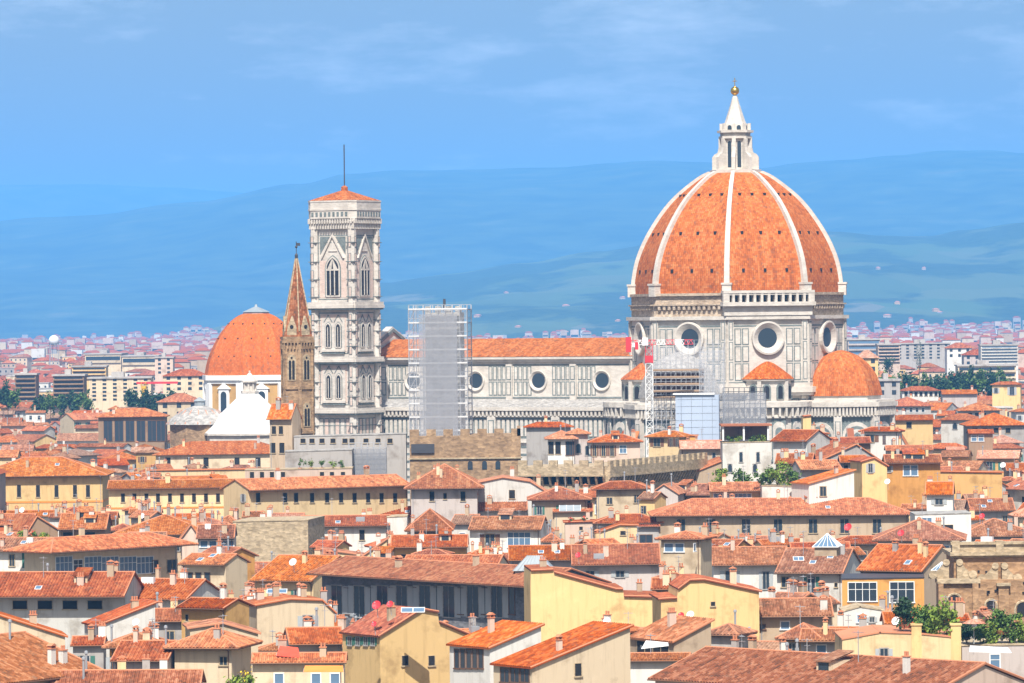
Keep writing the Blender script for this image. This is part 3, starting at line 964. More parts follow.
for k in range(4):
    P = frame(0, 0, 6.4, k * math.pi / 2 - math.pi / 2)
    for i in range(17):
        u = -6.4 + i * .8
        g.fpoly(P, [(u - .2, 78.2), (u + .2, 78.2), (u + .2, 80.9), (u - .2, 80.9)], 0, .5); g.fbox(P, u - .22, u + .22, .5, .85, 79.6, 80.9)
for z0, z1, s_ in ((80.5, 81.0, 7.1), (80.9, 83.0, 7.4), (83.0, 83.5, 7.55), (83.5, 85.2, 7.45), (85.2, 85.6, 7.55)):
    g.prism([(s_, s_ - 1.6), (s_ - 1.6, s_), (-s_ + 1.6, s_), (-s_, s_ - 1.6), (-s_, -s_ + 1.6), (-s_ + 1.6, -s_), (s_ - 1.6, -s_), (s_, -s_ + 1.6)][::-1], z0, z1)
top = g.build('tower_cornice', 'marble', camp)
g = MB()
for k in range(4):
    P = frame(0, 0, 7.41, k * math.pi / 2 - math.pi / 2)
    for i in range(9): g.fbox(P, -5.6 + i * 1.3, -4.9 + i * 1.3, -.02, .03, 81.4, 82.6)
g.build('cornice_inlay', 'marble_green', top)
g = MB()
rr = 7.0
for k in range(4):
    a = math.pi / 4 + k * math.pi / 2
    p = [(rr * 1.38 * math.cos(a), rr * 1.38 * math.sin(a), 85.65), (rr * 1.38 * math.cos(a + math.pi / 2), rr * 1.38 * math.sin(a + math.pi / 2), 85.65), (0, 0, 88.6)]
    g.poly(p, [(-rr, 0), (rr, 0), (0, rr * 1.1)])
g.lathe([(.9, 88.0), (.9, 89.2), (.3, 89.6)], 8)
g.build('tower_roof', 'tile_orange', camp)
g = MB(); g.tube((0, 0, 89), (0, 0, 100.3), .16); g.build('mast', 'dark_metal', camp)

# ================================================================ BAPTISTERY, CHAPEL DOME, SPIRE
bp = empty('baptistery', (-71.6, 1326, 0), TH)
tag(bp, 'white pyramid roofed octagonal baptistery with small lantern, left of the brick spire', 'baptistery')
g = MB(); g.prism(octa(13.2), 0, 23.6); bw = g.build('wall', 'marble', bp)
g = MB(); g.prism(octa(13.9), 23.6, 24.2); g.build('cornice', 'marble', bp)
g = MB(); g.lathe([(13.7, 24.2), (2.1, 35.0), (1.9, 35.1)], 8, ph=R(22.5)); g.build('pyramid_roof', 'roof_white', bp)
g = MB(); g.prism(octa(2.5), 34.9, 35.5); g.prism(octa(1.5), 35.5, 38.0); g.prism(octa(2.3), 37.8, 38.2)
g.lathe([(2.2, 38.2), (.7, 39.9), (.1, 40.6)], 8, ph=R(22.5)); g.ball((0, 0, 40.7), .3)
for k in range(8):
    P = frame(0, 0, 1.75, R(22.5) + k * math.pi / 4); g.fbox(P, -.22, .22, -.4, .1, 35.5, 37.9)
ln = g.build('lantern', 'marble', bp)

cp = empty('chapel', (-86.7, 1650, 0), R(8))
tag(cp, 'large orange tiled chapel dome on tan drum with white pilasters, at the far left', 'chapel')
g = MB(); g.prism(octa(18.2), 0, 34.5); cw2 = g.build('drum', 'plaster_ochre', cp)
g = MB(); gl = MB(); dk = MB()
g.prism(octa(19.4), 34.5, 36.2); g.prism(octa(18.8), 33.4, 34.5); g.prism(octa(18.7), 19, 20.2)
for k in range(8):
    P = frame(0, 0, 18.2 * AP, k * math.pi / 4)
    Pc = frame(0, 0, 18.2, R(22.5) + k * math.pi / 4)
    g.fbox(Pc, -1.4, 1.4, -1, .6, 20, 33.4)
    g.fbox(P, -2.2, 2.2, 0, .6, 22.0, 31.6); g.fpoly(P, [(-2.8, 31.6), (2.8, 31.6), (0, 33.6)], 0, .9)
    gl.fpoly(P, arch(0, 23.4, 30.8, 2.5), .5, .65)
    g.fbox(P, -2.7, 2.7, 0, .9, 21.4, 22.0)
g.build('trim', 'white_paint', cw2); pieces(gl, 'window', 'glass', cw2)
pr = [(18.6, 36.2), (17.4, 41.5), (14.6, 47.5), (11.0, 52.5), (7.4, 55.6), (4.3, 57.0)]
pp = spl(pr, 3)
g = MB(); g.lathe(pp, 8, ph=R(22.5)); cd_ = g.build('dome', 'tile_chapel', cp)
g = MB()
for k in range(8):
    for z, r in ((42.5, 16.9), (48.5, 14.0), (53.4, 10.1)):
        P = frame(0, 0, r * AP, k * math.pi / 4)
        for u in (-.2 * r, .2 * r): g.fbox(P, u - .22, u + .22, -.4, .2, z - .2, z + .25)
pieces(g, 'vent_hole', 'dark_void', cd_)
g = MB(); g.prism(octa(4.6), 56.6, 57.4); g.lathe([(4.9, 57.4), (1.6, 58.8), (.6, 59.2), (.3, 60.0)], 8, ph=R(22.5)); g.build('lantern_cap', 'lead', cp)

Yb = 1010.0
sp = empty('spire_tower', ((297.0 - 512) * Yb / F, Yb, 0), R(10))
tag(sp, 'brown brick hexagonal bell tower with pointed reddish spire, left of the marble bell tower', 'bell tower')
def hexa(r): return [(r * math.cos(R(30) + k * math.pi / 3), r * math.sin(R(30) + k * math.pi / 3)) for k in range(6)]
g = MB(); g.prism(hexa(3.45), 0, 50.0); tw = g.build('shaft', 'stone_brown', sp)
g = MB()
for z0, z1, r in ((50, 50.5, 3.9), (50.5, 51.3, 3.7), (40.4, 40.9, 3.75), (31.2, 31.7, 3.75)): g.prism(hexa(r), z0, z1)
for k in range(6):
    P = frame(0, 0, 3.45 * math.cos(math.pi / 6), k * math.pi / 3)
    for i in range(5): g.fbox(P, -1.5 + i * .75 - .14, -1.5 + i * .75 + .14, 0, .4, 48.7, 50)
    Pc = frame(0, 0, 3.45, R(30) + k * math.pi / 3); g.fbox(Pc, -.35, .35, -.4, .18, 22, 50)
g.build('band', 'stone_brown', tw)
dk = MB(); fr = MB()
for k in range(6):
    P = frame(0, 0, 3.45 * math.cos(math.pi / 6), k * math.pi / 3)
    for z0, z1 in ((42.2, 47.6), (32.6, 37.6)):
        fr.fpoly(P, arch(0, z0, z1, 1.9), .0, .12)
        for u in (-.38, .38): dk.fpoly(P, arch(u, z0 + .2, z1 - 1.2, .56), .05, .16)
        dk.fpoly(P, [(.25 * math.cos(a), z1 - .7 + .25 * math.sin(a)) for a in [q * math.pi / 4 for q in range(8)]], .05, .16)
pieces(fr, 'window_frame', 'stone_tan', tw); pieces(dk, 'window_opening', 'dark_void', tw)
g = MB(); g.lathe([(3.35, 51.3), (3.2, 52.5), (.22, 67.6)], 6, ph=R(30)); spi = g.build('spire', 'tile_brown', sp)
g = MB()
for k in range(6):
    a = R(30) + k * math.pi / 3
    g.tube((3.25 * math.cos(a), 3.25 * math.sin(a), 52.4), (.25 * math.cos(a), .25 * math.sin(a), 67.5), .16, 4)
    P = frame(0, 0, 2.75, k * math.pi / 3)
    g.fpoly(P, [(-1.05, 51.3), (1.05, 51.3), (1.05, 53.0), (0, 55.6), (-1.05, 53.0)], -.9, .12)
g.build('spire_edge', 'stone_tan', spi)
g = MB()
for k in range(6):
    P = frame(0, 0, 2.75, k * math.pi / 3); g.fpoly(P, [(.42 * math.cos(a), 53.3 + .42 * math.sin(a)) for a in [q * math.pi / 5 for q in range(10)]], .05, .18)
pieces(g, 'rose_opening', 'dark_void', spi)
g = MB(); g.lathe([(.3, 67.4), (.34, 68.2), (.1, 68.6)], 8); g.tube((0, 0, 68.5), (0, 0, 71.0), .08); g.ball((0, 0, 69.9), .28, 8); g.fbox(ident, -.05, .8, -.04, .04, 70.1, 70.7)
g.build('finial', 'dark_metal', sp)

# ================================================================ THE CASTLE-LIKE PALACE WITH ITS WRAPPED TOWER
def cren(mb, P, L, z, mw=1.7, gap=1.1, h=1.7, t=.7):
    n = max(1, int((L + gap) / (mw + gap))); st = (L - mw) / max(1, n - 1) if n > 1 else 0
    for i in range(n): mb.fbox(P, i * st, i * st + mw, -t, 0, z, z + h)
def front(px0, px1, Y0, Y1):
    a = at(px0, 0, Y0); b_ = at(px1, 0, Y1); d = (b_ - a); d.z = 0; L = d.length
    return a.x, a.y, L, math.atan2(d.y, d.x)
def zof(py, Y): return CZ + (HOR - py) * Y / F
Yp = 985.0
x0, y0, L, an = front(405, 516, Yp, Yp)
pal = empty('crenellated_palace', (x0, y0, 0), an)
tag(pal, 'brown stone palace with square battlements at the foot of the scaffolded tower', 'palace')
zt = zof(436, Yp)
PFr = lambda u, w_, z: (u, -w_, z)
g = MB(); g.box(0, L, 0, 26, 0, zt); cren(g, PFr, L, zt, 1.9, 1.3, 1.5)
cren(g, lambda u, w_, z: (L + w_, u, z), 26, zt, 1.9, 1.3, 1.5)
pw = g.build('wall', 'stone_brown', pal)
g = MB(); g.box(-.3, L + .3, -.35, 0, zof(457, Yp) - .3, zof(457, Yp)); g.build('string_course', 'stone_tan', pw)
for u in (12.2, 15.1, 17.8):
    g = MB(); g.fpoly(PFr, arch(u, zof(469, Yp), zof(460.5, Yp), 1.0), .02, .1); g.build('window', 'glass', pal)
g = MB(); g.box(.3, 5, -.4, -.02, zof(452, Yp), zof(443, Yp)); g.build('dark_shed', 'dark_metal', pal)
# terrace wall with arched corbels
def corbel_wall(name, label, px0, px1, Y0, Y1, yt, yb, ya, D):
    x0, y0, L, an = front(px0, px1, Y0, Y1)
    o = tag(empty(name, (x0, y0, 0), an), label, 'battlement wall')
    Ym = (Y0 + Y1) / 2
    z1, z2, z3 = zof(yt, Ym), zof(yb, Ym), zof(ya, Ym)
    g = MB(); g.box(0, L, 0, D, 0, z1); g.box(0, L, -1.3, 0, z2, z1 - .003)
    cren(g, lambda u, w_, z: PFr(u, w_ + 1.3, z), L, z1, 1.8, 1.25, 1.25, .6)
    wl = g.build('wall', 'stone_tan', o)
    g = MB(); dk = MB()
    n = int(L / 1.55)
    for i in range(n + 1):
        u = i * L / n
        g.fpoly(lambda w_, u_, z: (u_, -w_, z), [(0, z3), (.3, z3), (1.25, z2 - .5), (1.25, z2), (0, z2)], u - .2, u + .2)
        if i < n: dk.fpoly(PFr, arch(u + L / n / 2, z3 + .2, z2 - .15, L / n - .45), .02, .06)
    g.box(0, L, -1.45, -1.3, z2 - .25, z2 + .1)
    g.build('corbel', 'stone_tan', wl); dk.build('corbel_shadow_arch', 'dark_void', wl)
    return o
corbel_wall('battlement_wall', 'tan battlemented wall on arched corbels, left of the tall narrow fronted stretch', 515, 600, 965, 960, 467, 475.5, 486, 14)
corbel_wall('battlement_wall', 'battlemented wall with closely set corbels rising right, below the cream tower house', 599.3, 697, 960, 1010, 464, 473, 484, 12)

def lattice(mb, x0, x1, y0, y1, z0, z1, dx, dz, r=.06, brace=True):
    nx = max(1, round((x1 - x0) / dx)); nz = max(1, round((z1 - z0) / dz))
    for yy in (y0, y1):
        for i in range(nx + 1):
            x = x0 + (x1 - x0) * i / nx; mb.tube((x, yy, z0), (x, yy, z1 + .9), r, 4)
        for j in range(nz + 1):
            z = z0 + (z1 - z0) * j / nz
            mb.tube((x0, yy, z), (x1, yy, z), r, 4); mb.tube((x0, yy, z + 1), (x1, yy, z + 1), r * .8, 4)
    if brace:
        for j in range(nz):
            z = z0 + (z1 - z0) * j / nz; h = (z1 - z0) / nz
            for i in range(0, nx, 2):
                x = x0 + (x1 - x0) * i / nx; mb.tube((x, y0, z), (x + (x1 - x0) / nx, y0, z + h), r * .8, 4)
    for i in (0, nx):
        x = x0 + (x1 - x0) * i / nx
        for j in range(nz + 1):
            z = z0 + (z1 - z0) * j / nz; mb.tube((x, y0, z), (x, y1, z), r, 4)
Yt = 1000.0
stw = empty('stone_tower', ((444.5 - 512) * Yt / F, Yt, 0), R(-4))
tag(stw, 'square stone tower wrapped in scaffolding and grey nets, rising left of the nave', 'tower')
zT = zof(306, Yt)
g = MB(); g.box(-3.7, 3.7, -3.7, 3.7, 0, zT - 1.2); P = lambda u, w_, z: (u - 3.7, -3.7 - w_, z); cren(g, P, 7.4, zT - 1.2, 1.2, .8, 1.3)
g.build('shaft', 'stone_grey', stw)
g = MB(); g.box(-.25, .25, -.2, .2, zT - 1, zT + 1.6); g.build('bell_frame', 'dark_metal', stw)
sct = empty('tower_scaffold', ((439 - 512) * Yt / F, Yt, 0), R(-4))
tag(sct, 'tall scaffold of twelve decks with thin grey netting round the stone tower', 'scaffold')
zB = 18.0
x0_, x1_ = -5.75, 6.2
g = MB(); lattice(g, x0_, x1_, -6.2, -4.7, zB, zT - .6, 1.55, 2.78, .07); lattice(g, x0_, x1_, 4.7, 6.2, zB, zT - .6, 2.1, 2.78, .07, False)
lattice(g, x0_, -4.75, -4.7, 4.7, zB, zT - .6, 1.6, 2.78, .06); lattice(g, 4.75, x1_, -4.7, 4.7, zB, zT - .6, 1.6, 2.78, .06)
g.build('pole', 'pole_metal', sct)
g = MB(); nd = 14
for j in range(nd + 1):
    z = zB + (zT - .6 - zB) * j / nd
    g.box(x0_, x1_, -6.15, -4.75, z - .1, z); g.box(x0_, x1_, 4.75, 6.15, z - .1, z); g.box(x0_, -4.75, -4.7, 4.7, z - .1, z); g.box(4.75, x1_, -4.7, 4.7, z - .1, z)
    g.box(x0_, x1_, -6.28, -6.22, z, z + .28)
g.build('deck', 'roof_white', sct)
g = MB(); g.box(-3.6, 4.2, -6.34, -6.32, zB, zT - 1.5); g.build('net', 'net_grey', sct)
g = MB(); g.box(x0_ - .1, x1_ + .1, -6.42, -6.40, zB, zT - .3); g.box(x1_ + .06, x1_ + .08, -6.3, 6.3, zB, zT - .3); g.build('thin_net', 'net_thin', sct)

# ================================================================ WORKS ON THE CHOIR: scaffolds, tarps, crane
def loc2w(x, y): v = Matrix.Rotation(TH, 3, 'Z') @ Vector((x, y, 0)); return (57.8 + v.x, 1250 + v.y, 0)
Ys = 1196.0
ss = empty('choir_scaffold', ((687 - 512) * Ys / F, Ys, 0), R(-6))
tag(ss, 'wide grey scaffold with brown plank decks in front of the dome drum', 'scaffold')
g = MB()
lattice(g, -9.0, 3.4, -1.4, 0, 24, zof(366, Ys), 1.24, 2.0, .055); lattice(g, 3.0, 9.0, -2.6, -1.2, 24, zof(350, Ys), 1.2, 2.0, .055)
lattice(g, -9, 9, 1.8, 3.2, 30, zof(346, Ys), 1.5, 2.0, .05, False)
g.build('pole', 'pole_metal', ss)
g = MB()
for py in (372, 379, 386, 393, 399): z = zof(py, Ys); g.box(-8.6, 4.2, -1.6, .4, z - .16, z); g.box(-8.6, 4.2, -1.66, -1.6, z, z + .34)
g.build('deck', 'wood_plank', ss)
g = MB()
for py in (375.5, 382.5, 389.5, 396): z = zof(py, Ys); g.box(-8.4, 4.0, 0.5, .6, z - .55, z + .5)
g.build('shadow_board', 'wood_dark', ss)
g = MB(); g.box(3.0, 9.2, -2.74, -2.72, zof(432, Ys), zof(352, Ys)); g.box(-9.1, 4, 1.60, 1.62, zof(380, Ys), zof(348, Ys)); g.build('net', 'net_thin', ss)
Yq = 1190.0
tp = empty('tarp_cover', ((697 - 512) * Yq / F, Yq, 0), R(-6))
tag(tp, 'pale blue tarpaulin wall under the brown scaffold decks', 'tarpaulin')
g = MB(); g.box(-5.4, 5.2, -1.5, 1.5, 10, zof(397, Yq))
tb = g.build('sheet', 'tarp_blue', tp)
g = MB()
for py in (401, 408, 415, 422, 429, 436): z = zof(py, Yq); g.box(-5.46, 5.26, -1.57, -1.5, z - .12, z + .05)
for u in (-4, -1.5, 1.2, 3.6): g.box(u - .06, u + .06, -1.55, -1.5, 10, zof(398, Yq))
g.build('batten', 'net_thin', tp)
g = MB(); g.box(-6.0, 4.2, -2.0, 1.8, zof(396.5, Yq), zof(395, Yq)); g.build('cap_board', 'roof_white', tp)
nb = empty('net_scaffold', ((743.5 - 512) * 1192 / F, 1192, 0), R(-4))
tag(nb, 'dark grey netted scaffold block in front of the small conical choir roof', 'scaffold')
g = MB(); lattice(g, -5.2, 5.2, -2.2, 2.2, 12, zof(394, 1192), 1.3, 2.0, .06); g.build('pole', 'dark_metal', nb)
g = MB(); g.box(-5.3, 5.3, -2.34, -2.32, 12, zof(395, 1192)); g.box(5.32, 5.34, -2.3, 2.3, 12, zof(395, 1192)); g.build('net', 'net_grey', nb)
Yk = 1185.0
ck = empty('tower_crane', ((648.5 - 512) * Yk / F, Yk, 0), R(0))
tag(ck, 'white lattice tower crane with red and white jib in front of the dome', 'crane')
def mast(mb, hw, z0, z1, st):
    for sx in (-1, 1):
        for sy in (-1, 1): mb.tube((sx * hw, sy * hw, z0), (sx * hw, sy * hw, z1), .11, 4)
    n = int((z1 - z0) / st)
    for j in range(n):
        a = z0 + (z1 - z0) * j / n; b_ = z0 + (z1 - z0) * (j + 1) / n
        for k in range(4):
            c = [(-1, -1), (1, -1), (1, 1), (-1, 1)]
            p, q = c[k], c[(k + 1) % 4]
            if j % 2: p, q = q, p
            mb.tube((p[0] * hw, p[1] * hw, a), (q[0] * hw, q[1] * hw, b_), .07, 4); mb.tube((p[0] * hw, p[1] * hw, b_), (q[0] * hw, q[1] * hw, b_), .06, 4)
g = MB(); mast(g, .85, 0, zof(365, Yk), 1.7); g.build('mast', 'white_paint', ck)
g = MB(); mast(g, .85, zof(365, Yk), zof(346, Yk), 1.5); g.box(-1.0, 1.0, -1, 1, zof(364, Yk), zof(357, Yk)); g.build('slewing_head', 'paint_red', ck)
zj = zof(346, Yk)
jr = MB(); jw = MB()
for i in range(14):
    a, b_ = -4.9 + i * 1.12, -4.9 + (i + 1) * 1.12
    t = jr if (i // 2) % 2 == 0 else jw
    for yy in (-.5, .5): t.tube((a, yy, zj), (b_, yy, zj), .1, 4)
    t.tube((a, 0, zj + 1.1), (b_, 0, zj + 1.1), .11, 4)
    for yy in (-.5, .5): t.tube((a, yy, zj), ((a + b_) / 2, 0, zj + 1.1), .08, 4); t.tube(((a + b_) / 2, 0, zj + 1.1), (b_, yy, zj), .08, 4)
jb = jr.build('jib', 'paint_red', ck); jw.build('jib_section', 'white_paint', jb)
g = MB(); g.box(-5.6, -4.3, -.8, .8, zj - 1.8, zj + 1.9); g.box(-3.4, -2.6, -.7, .7, zj - 1.2, zj + .6); g.build('counterweight', 'paint_red', ck)
g = MB(); g.box(-1.6, -.2, -1.2, 0, zj - .2, zj + 1.7); g.box(-4.1, -3.0, -.6, .6, zj - .6, zj + .5); g.build('cab', 'white_paint', ck)

# ================================================================ HOUSE BUILDERS
REG = []           # every building: footprint and its place in the picture, so that filler houses keep clear
def ray_u(root_xy, yaw, yoff, px, py, nx=None):
    """u along a wall line (starting at root, offset yoff inwards) where the view ray through px hits it"""
    px, py = unroll(px, py)
    dx, dy = math.cos(yaw), math.sin(yaw)
    bx, by = -math.sin(yaw), math.cos(yaw)
    X0, Y0 = root_xy[0] + bx * yoff, root_xy[1] + by * yoff
    k = (px - 512) / F
    return (k * Y0 - X0) / (dx - k * dy)
WCACHE = {}
def part_mesh(key, fn, mat):
    """one mesh shared by all equal parts"""
    if key not in WCACHE:
        q = MB(); fn(q)
        o = q.build(key[0], mat)
        WCACHE[key] = o.data
        bpy.data.objects.remove(o)
    return WCACHE[key]
def link(name, data, parent, loc=(0, 0, 0), rz=0.0):
    o = bpy.data.objects.new(name, data); COL.objects.link(o)
    o.parent = parent; o.location = loc; o.rotation_euler = (0, 0, rz)
    return o
FR = lambda u, w_, z: (u, -w_, z)
def window(parent, loc, rz, w_, h, style='d'):
    """loc: middle of the window's foot on the wall; it faces local -y turned by rz"""
    w_ = round(w_ * 10) / 10; h = round(h * 10) / 10
    fm = {'d': 'stone_tan', 'w': 'white_paint', 'bl': 'white_paint', 'o': 'stone_tan', 'gs': 'stone_grey', 'ws': 'stone_grey', 'bs': 'stone_tan', 'wd': 'wood_dark', 'a': 'stone_grey'}[style]
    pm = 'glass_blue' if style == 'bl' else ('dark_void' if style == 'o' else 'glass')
    def fr(q):
        t = .13 if style != 'o' else .06
        q.fbox(FR, -w_ / 2 - t, -w_ / 2, 0, .06, 0, h); q.fbox(FR, w_ / 2, w_ / 2 + t, 0, .06, 0, h)
        q.fbox(FR, -w_ / 2 - t, w_ / 2 + t, 0, .07, h, h + t); q.fbox(FR, -w_ / 2 - t - .08, w_ / 2 + t + .08, 0, .16, -.14, 0)
        if style in ('w', 'bl', 'd', 'gs', 'ws', 'bs', 'wd'):
            n = max(1, round(w_ / 1.0)) if style in ('w', 'bl', 'wd') else 2
            for i in range(1, n): u = -w_ / 2 + w_ * i / n; q.fbox(FR, u - .04, u + .04, .03, .06, 0, h)
            if h > 1.2 and style in ('w', 'bl'): q.fbox(FR, -w_ / 2, w_ / 2, .03, .055, h * .62, h * .62 + .07)
    f_ = link('window', part_mesh(('window', w_, h, style), fr, fm), parent, loc, rz)
    if style == 'a': link('pane', part_mesh(('pane', w_, h, 'a'), lambda q: q.fpoly(FR, arch(0, 0, h, w_), .01, .03), 'glass'), f_)
    else: link('pane', part_mesh(('pane', w_, h, pm), lambda q: q.fbox(FR, -w_ / 2, w_ / 2, .008, .025, 0, h), pm), f_)
    if style in ('gs', 'ws', 'bs'):
        sm = {'gs': 'shutter_green', 'ws': 'shutter_grey', 'bs': 'shutter_brown'}[style]
        sw = w_ * .5
        me = part_mesh(('shutter', sw, h, style), lambda q: q.fbox(FR, -sw / 2, sw / 2, 0, .07, 0, h), sm)
        for s_ in (-1, 1): link('shutter', me, f_, (s_ * (w_ / 2 + sw / 2 + .15), 0, 0))
    return f_
def chimney(roof, x, y, zr, r_):
    k = r_.random()
    w_, d_, h = r_.uniform(.5, .95), r_.uniform(.45, .7), r_.uniform(.9, 1.7)
    w_ = round(w_, 1); d_ = round(d_, 1); h = round(h, 1)
    if k < .16:
        def fn(q): q.lathe([(.13, -.6), (.13, h + .5), (.22, h + .5), (.2, h + .75), (0.02, h + .85)], 8)
        c = link('chimney', part_mesh(('chimney', 'pipe', h), fn, 'grey_metal'), roof, (x, y, zr))
        return
    mt = r_.choice(['plaster_cream', 'plaster_white', 'plaster_tan', 'plaster_pink', 'plaster_pale_yellow', 'plaster_grey'])
    def fn(q): q.box(-w_ / 2, w_ / 2, -d_ / 2, d_ / 2, -.8, h)
    c = link('chimney', part_mesh(('chimney', w_, d_, h, mt), fn, mt), roof, (x, y, zr))
    def cap(q):
        q.box(-w_ / 2 - .07, w_ / 2 + .07, -d_ / 2 - .07, d_ / 2 + .07, h, h + .1)
        if k < .6:
            for s_ in (-1, 1):
                q.fpoly(lambda a, b_, z: (a, b_, z), [(-w_ / 2 - .1, h + .35), (w_ / 2 + .1, h + .35), (0, h + .65)], s_ * d_ / 2 - .03, s_ * d_ / 2 + .03) if False else None
            q.box(-w_ / 2, -w_ / 2 + .1, -d_ / 2, d_ / 2, h + .1, h + .35); q.box(w_ / 2 - .1, w_ / 2, -d_ / 2, d_ / 2, h + .1, h + .35)
            i = len(q.v)
            q.fpoly(lambda u, w2, z: (u, w2, z), [(-w_ / 2 - .12, h + .35), (w_ / 2 + .12, h + .35), (0, h + .62)], -d_ / 2 - .1, d_ / 2 + .1)
        else:
            n = max(1, int(w_ / .3))
            for i in range(n): q.lathe([(.11, h + .1), (.13, h + .5), (.1, h + .55)], 7, -w_ / 2 + (i + .5) * w_ / n, 0)
    link('chimney_cap', part_mesh(('chimney_cap', w_, d_, h, k < .6), cap, 'tile_brown' if False else 'ridge_clay'), roof, (x, y, zr))
def antenna(roof, x, y, zr, r_):
    h = round(r_.uniform(1.8, 3.4) * 2) / 2
    def fn(q):
        q.tube((0, 0, -.5), (0, 0, h), .045, 4); q.tube((-.6, 0, h - .2), (.6, 0, h - .2), .035, 4)
        for i in range(6): q.tube((-.55 + i * .22, -.28, h - .2), (-.55 + i * .22, .28, h - .2), .028, 3)
        q.tube((-.25, -.4, h - .8), (-.25, .4, h - .8), .02, 3); q.tube((.2, -.4, h - .8), (.2, .4, h - .8), .02, 3); q.tube((-.3, 0, h - .8), (.3, 0, h - .8), .02, 3)
    link('antenna', part_mesh(('antenna', h), fn, 'pole_metal'), roof, (x, y, zr), r_.uniform(0, 3))
def rolls(q, A, ux, vx, L, vmax, p=.42):
    """rows of rounded cover tiles running up a slope: A corner, ux along the eave, vx up the slope"""
    A, ux, vx = Vector(A), Vector(ux).normalized(), Vector(vx).normalized()
    n = ux.cross(vx)
    if n.z < 0: n = -n
    for k in range(int(L / p)):
        u = (k + .5) * p; vm = vmax(u)
        if vm < .3: continue
        i = len(q.v)
        for v in (-.04, vm):
            for du, h in ((-.13, .0), (-.075, .085), (.075, .085), (.13, .0)):
                q.v.append(tuple(A + ux * (u + du) + vx * v + n * h))
        for a in range(3):
            q.f.append((i + a, i + a + 1, i + a + 5, i + a + 4)); q.uv.append([(u - .1 + a * .06, 0), (u - .04 + a * .06, 0), (u - .04 + a * .06, vm), (u - .1 + a * .06, vm)])
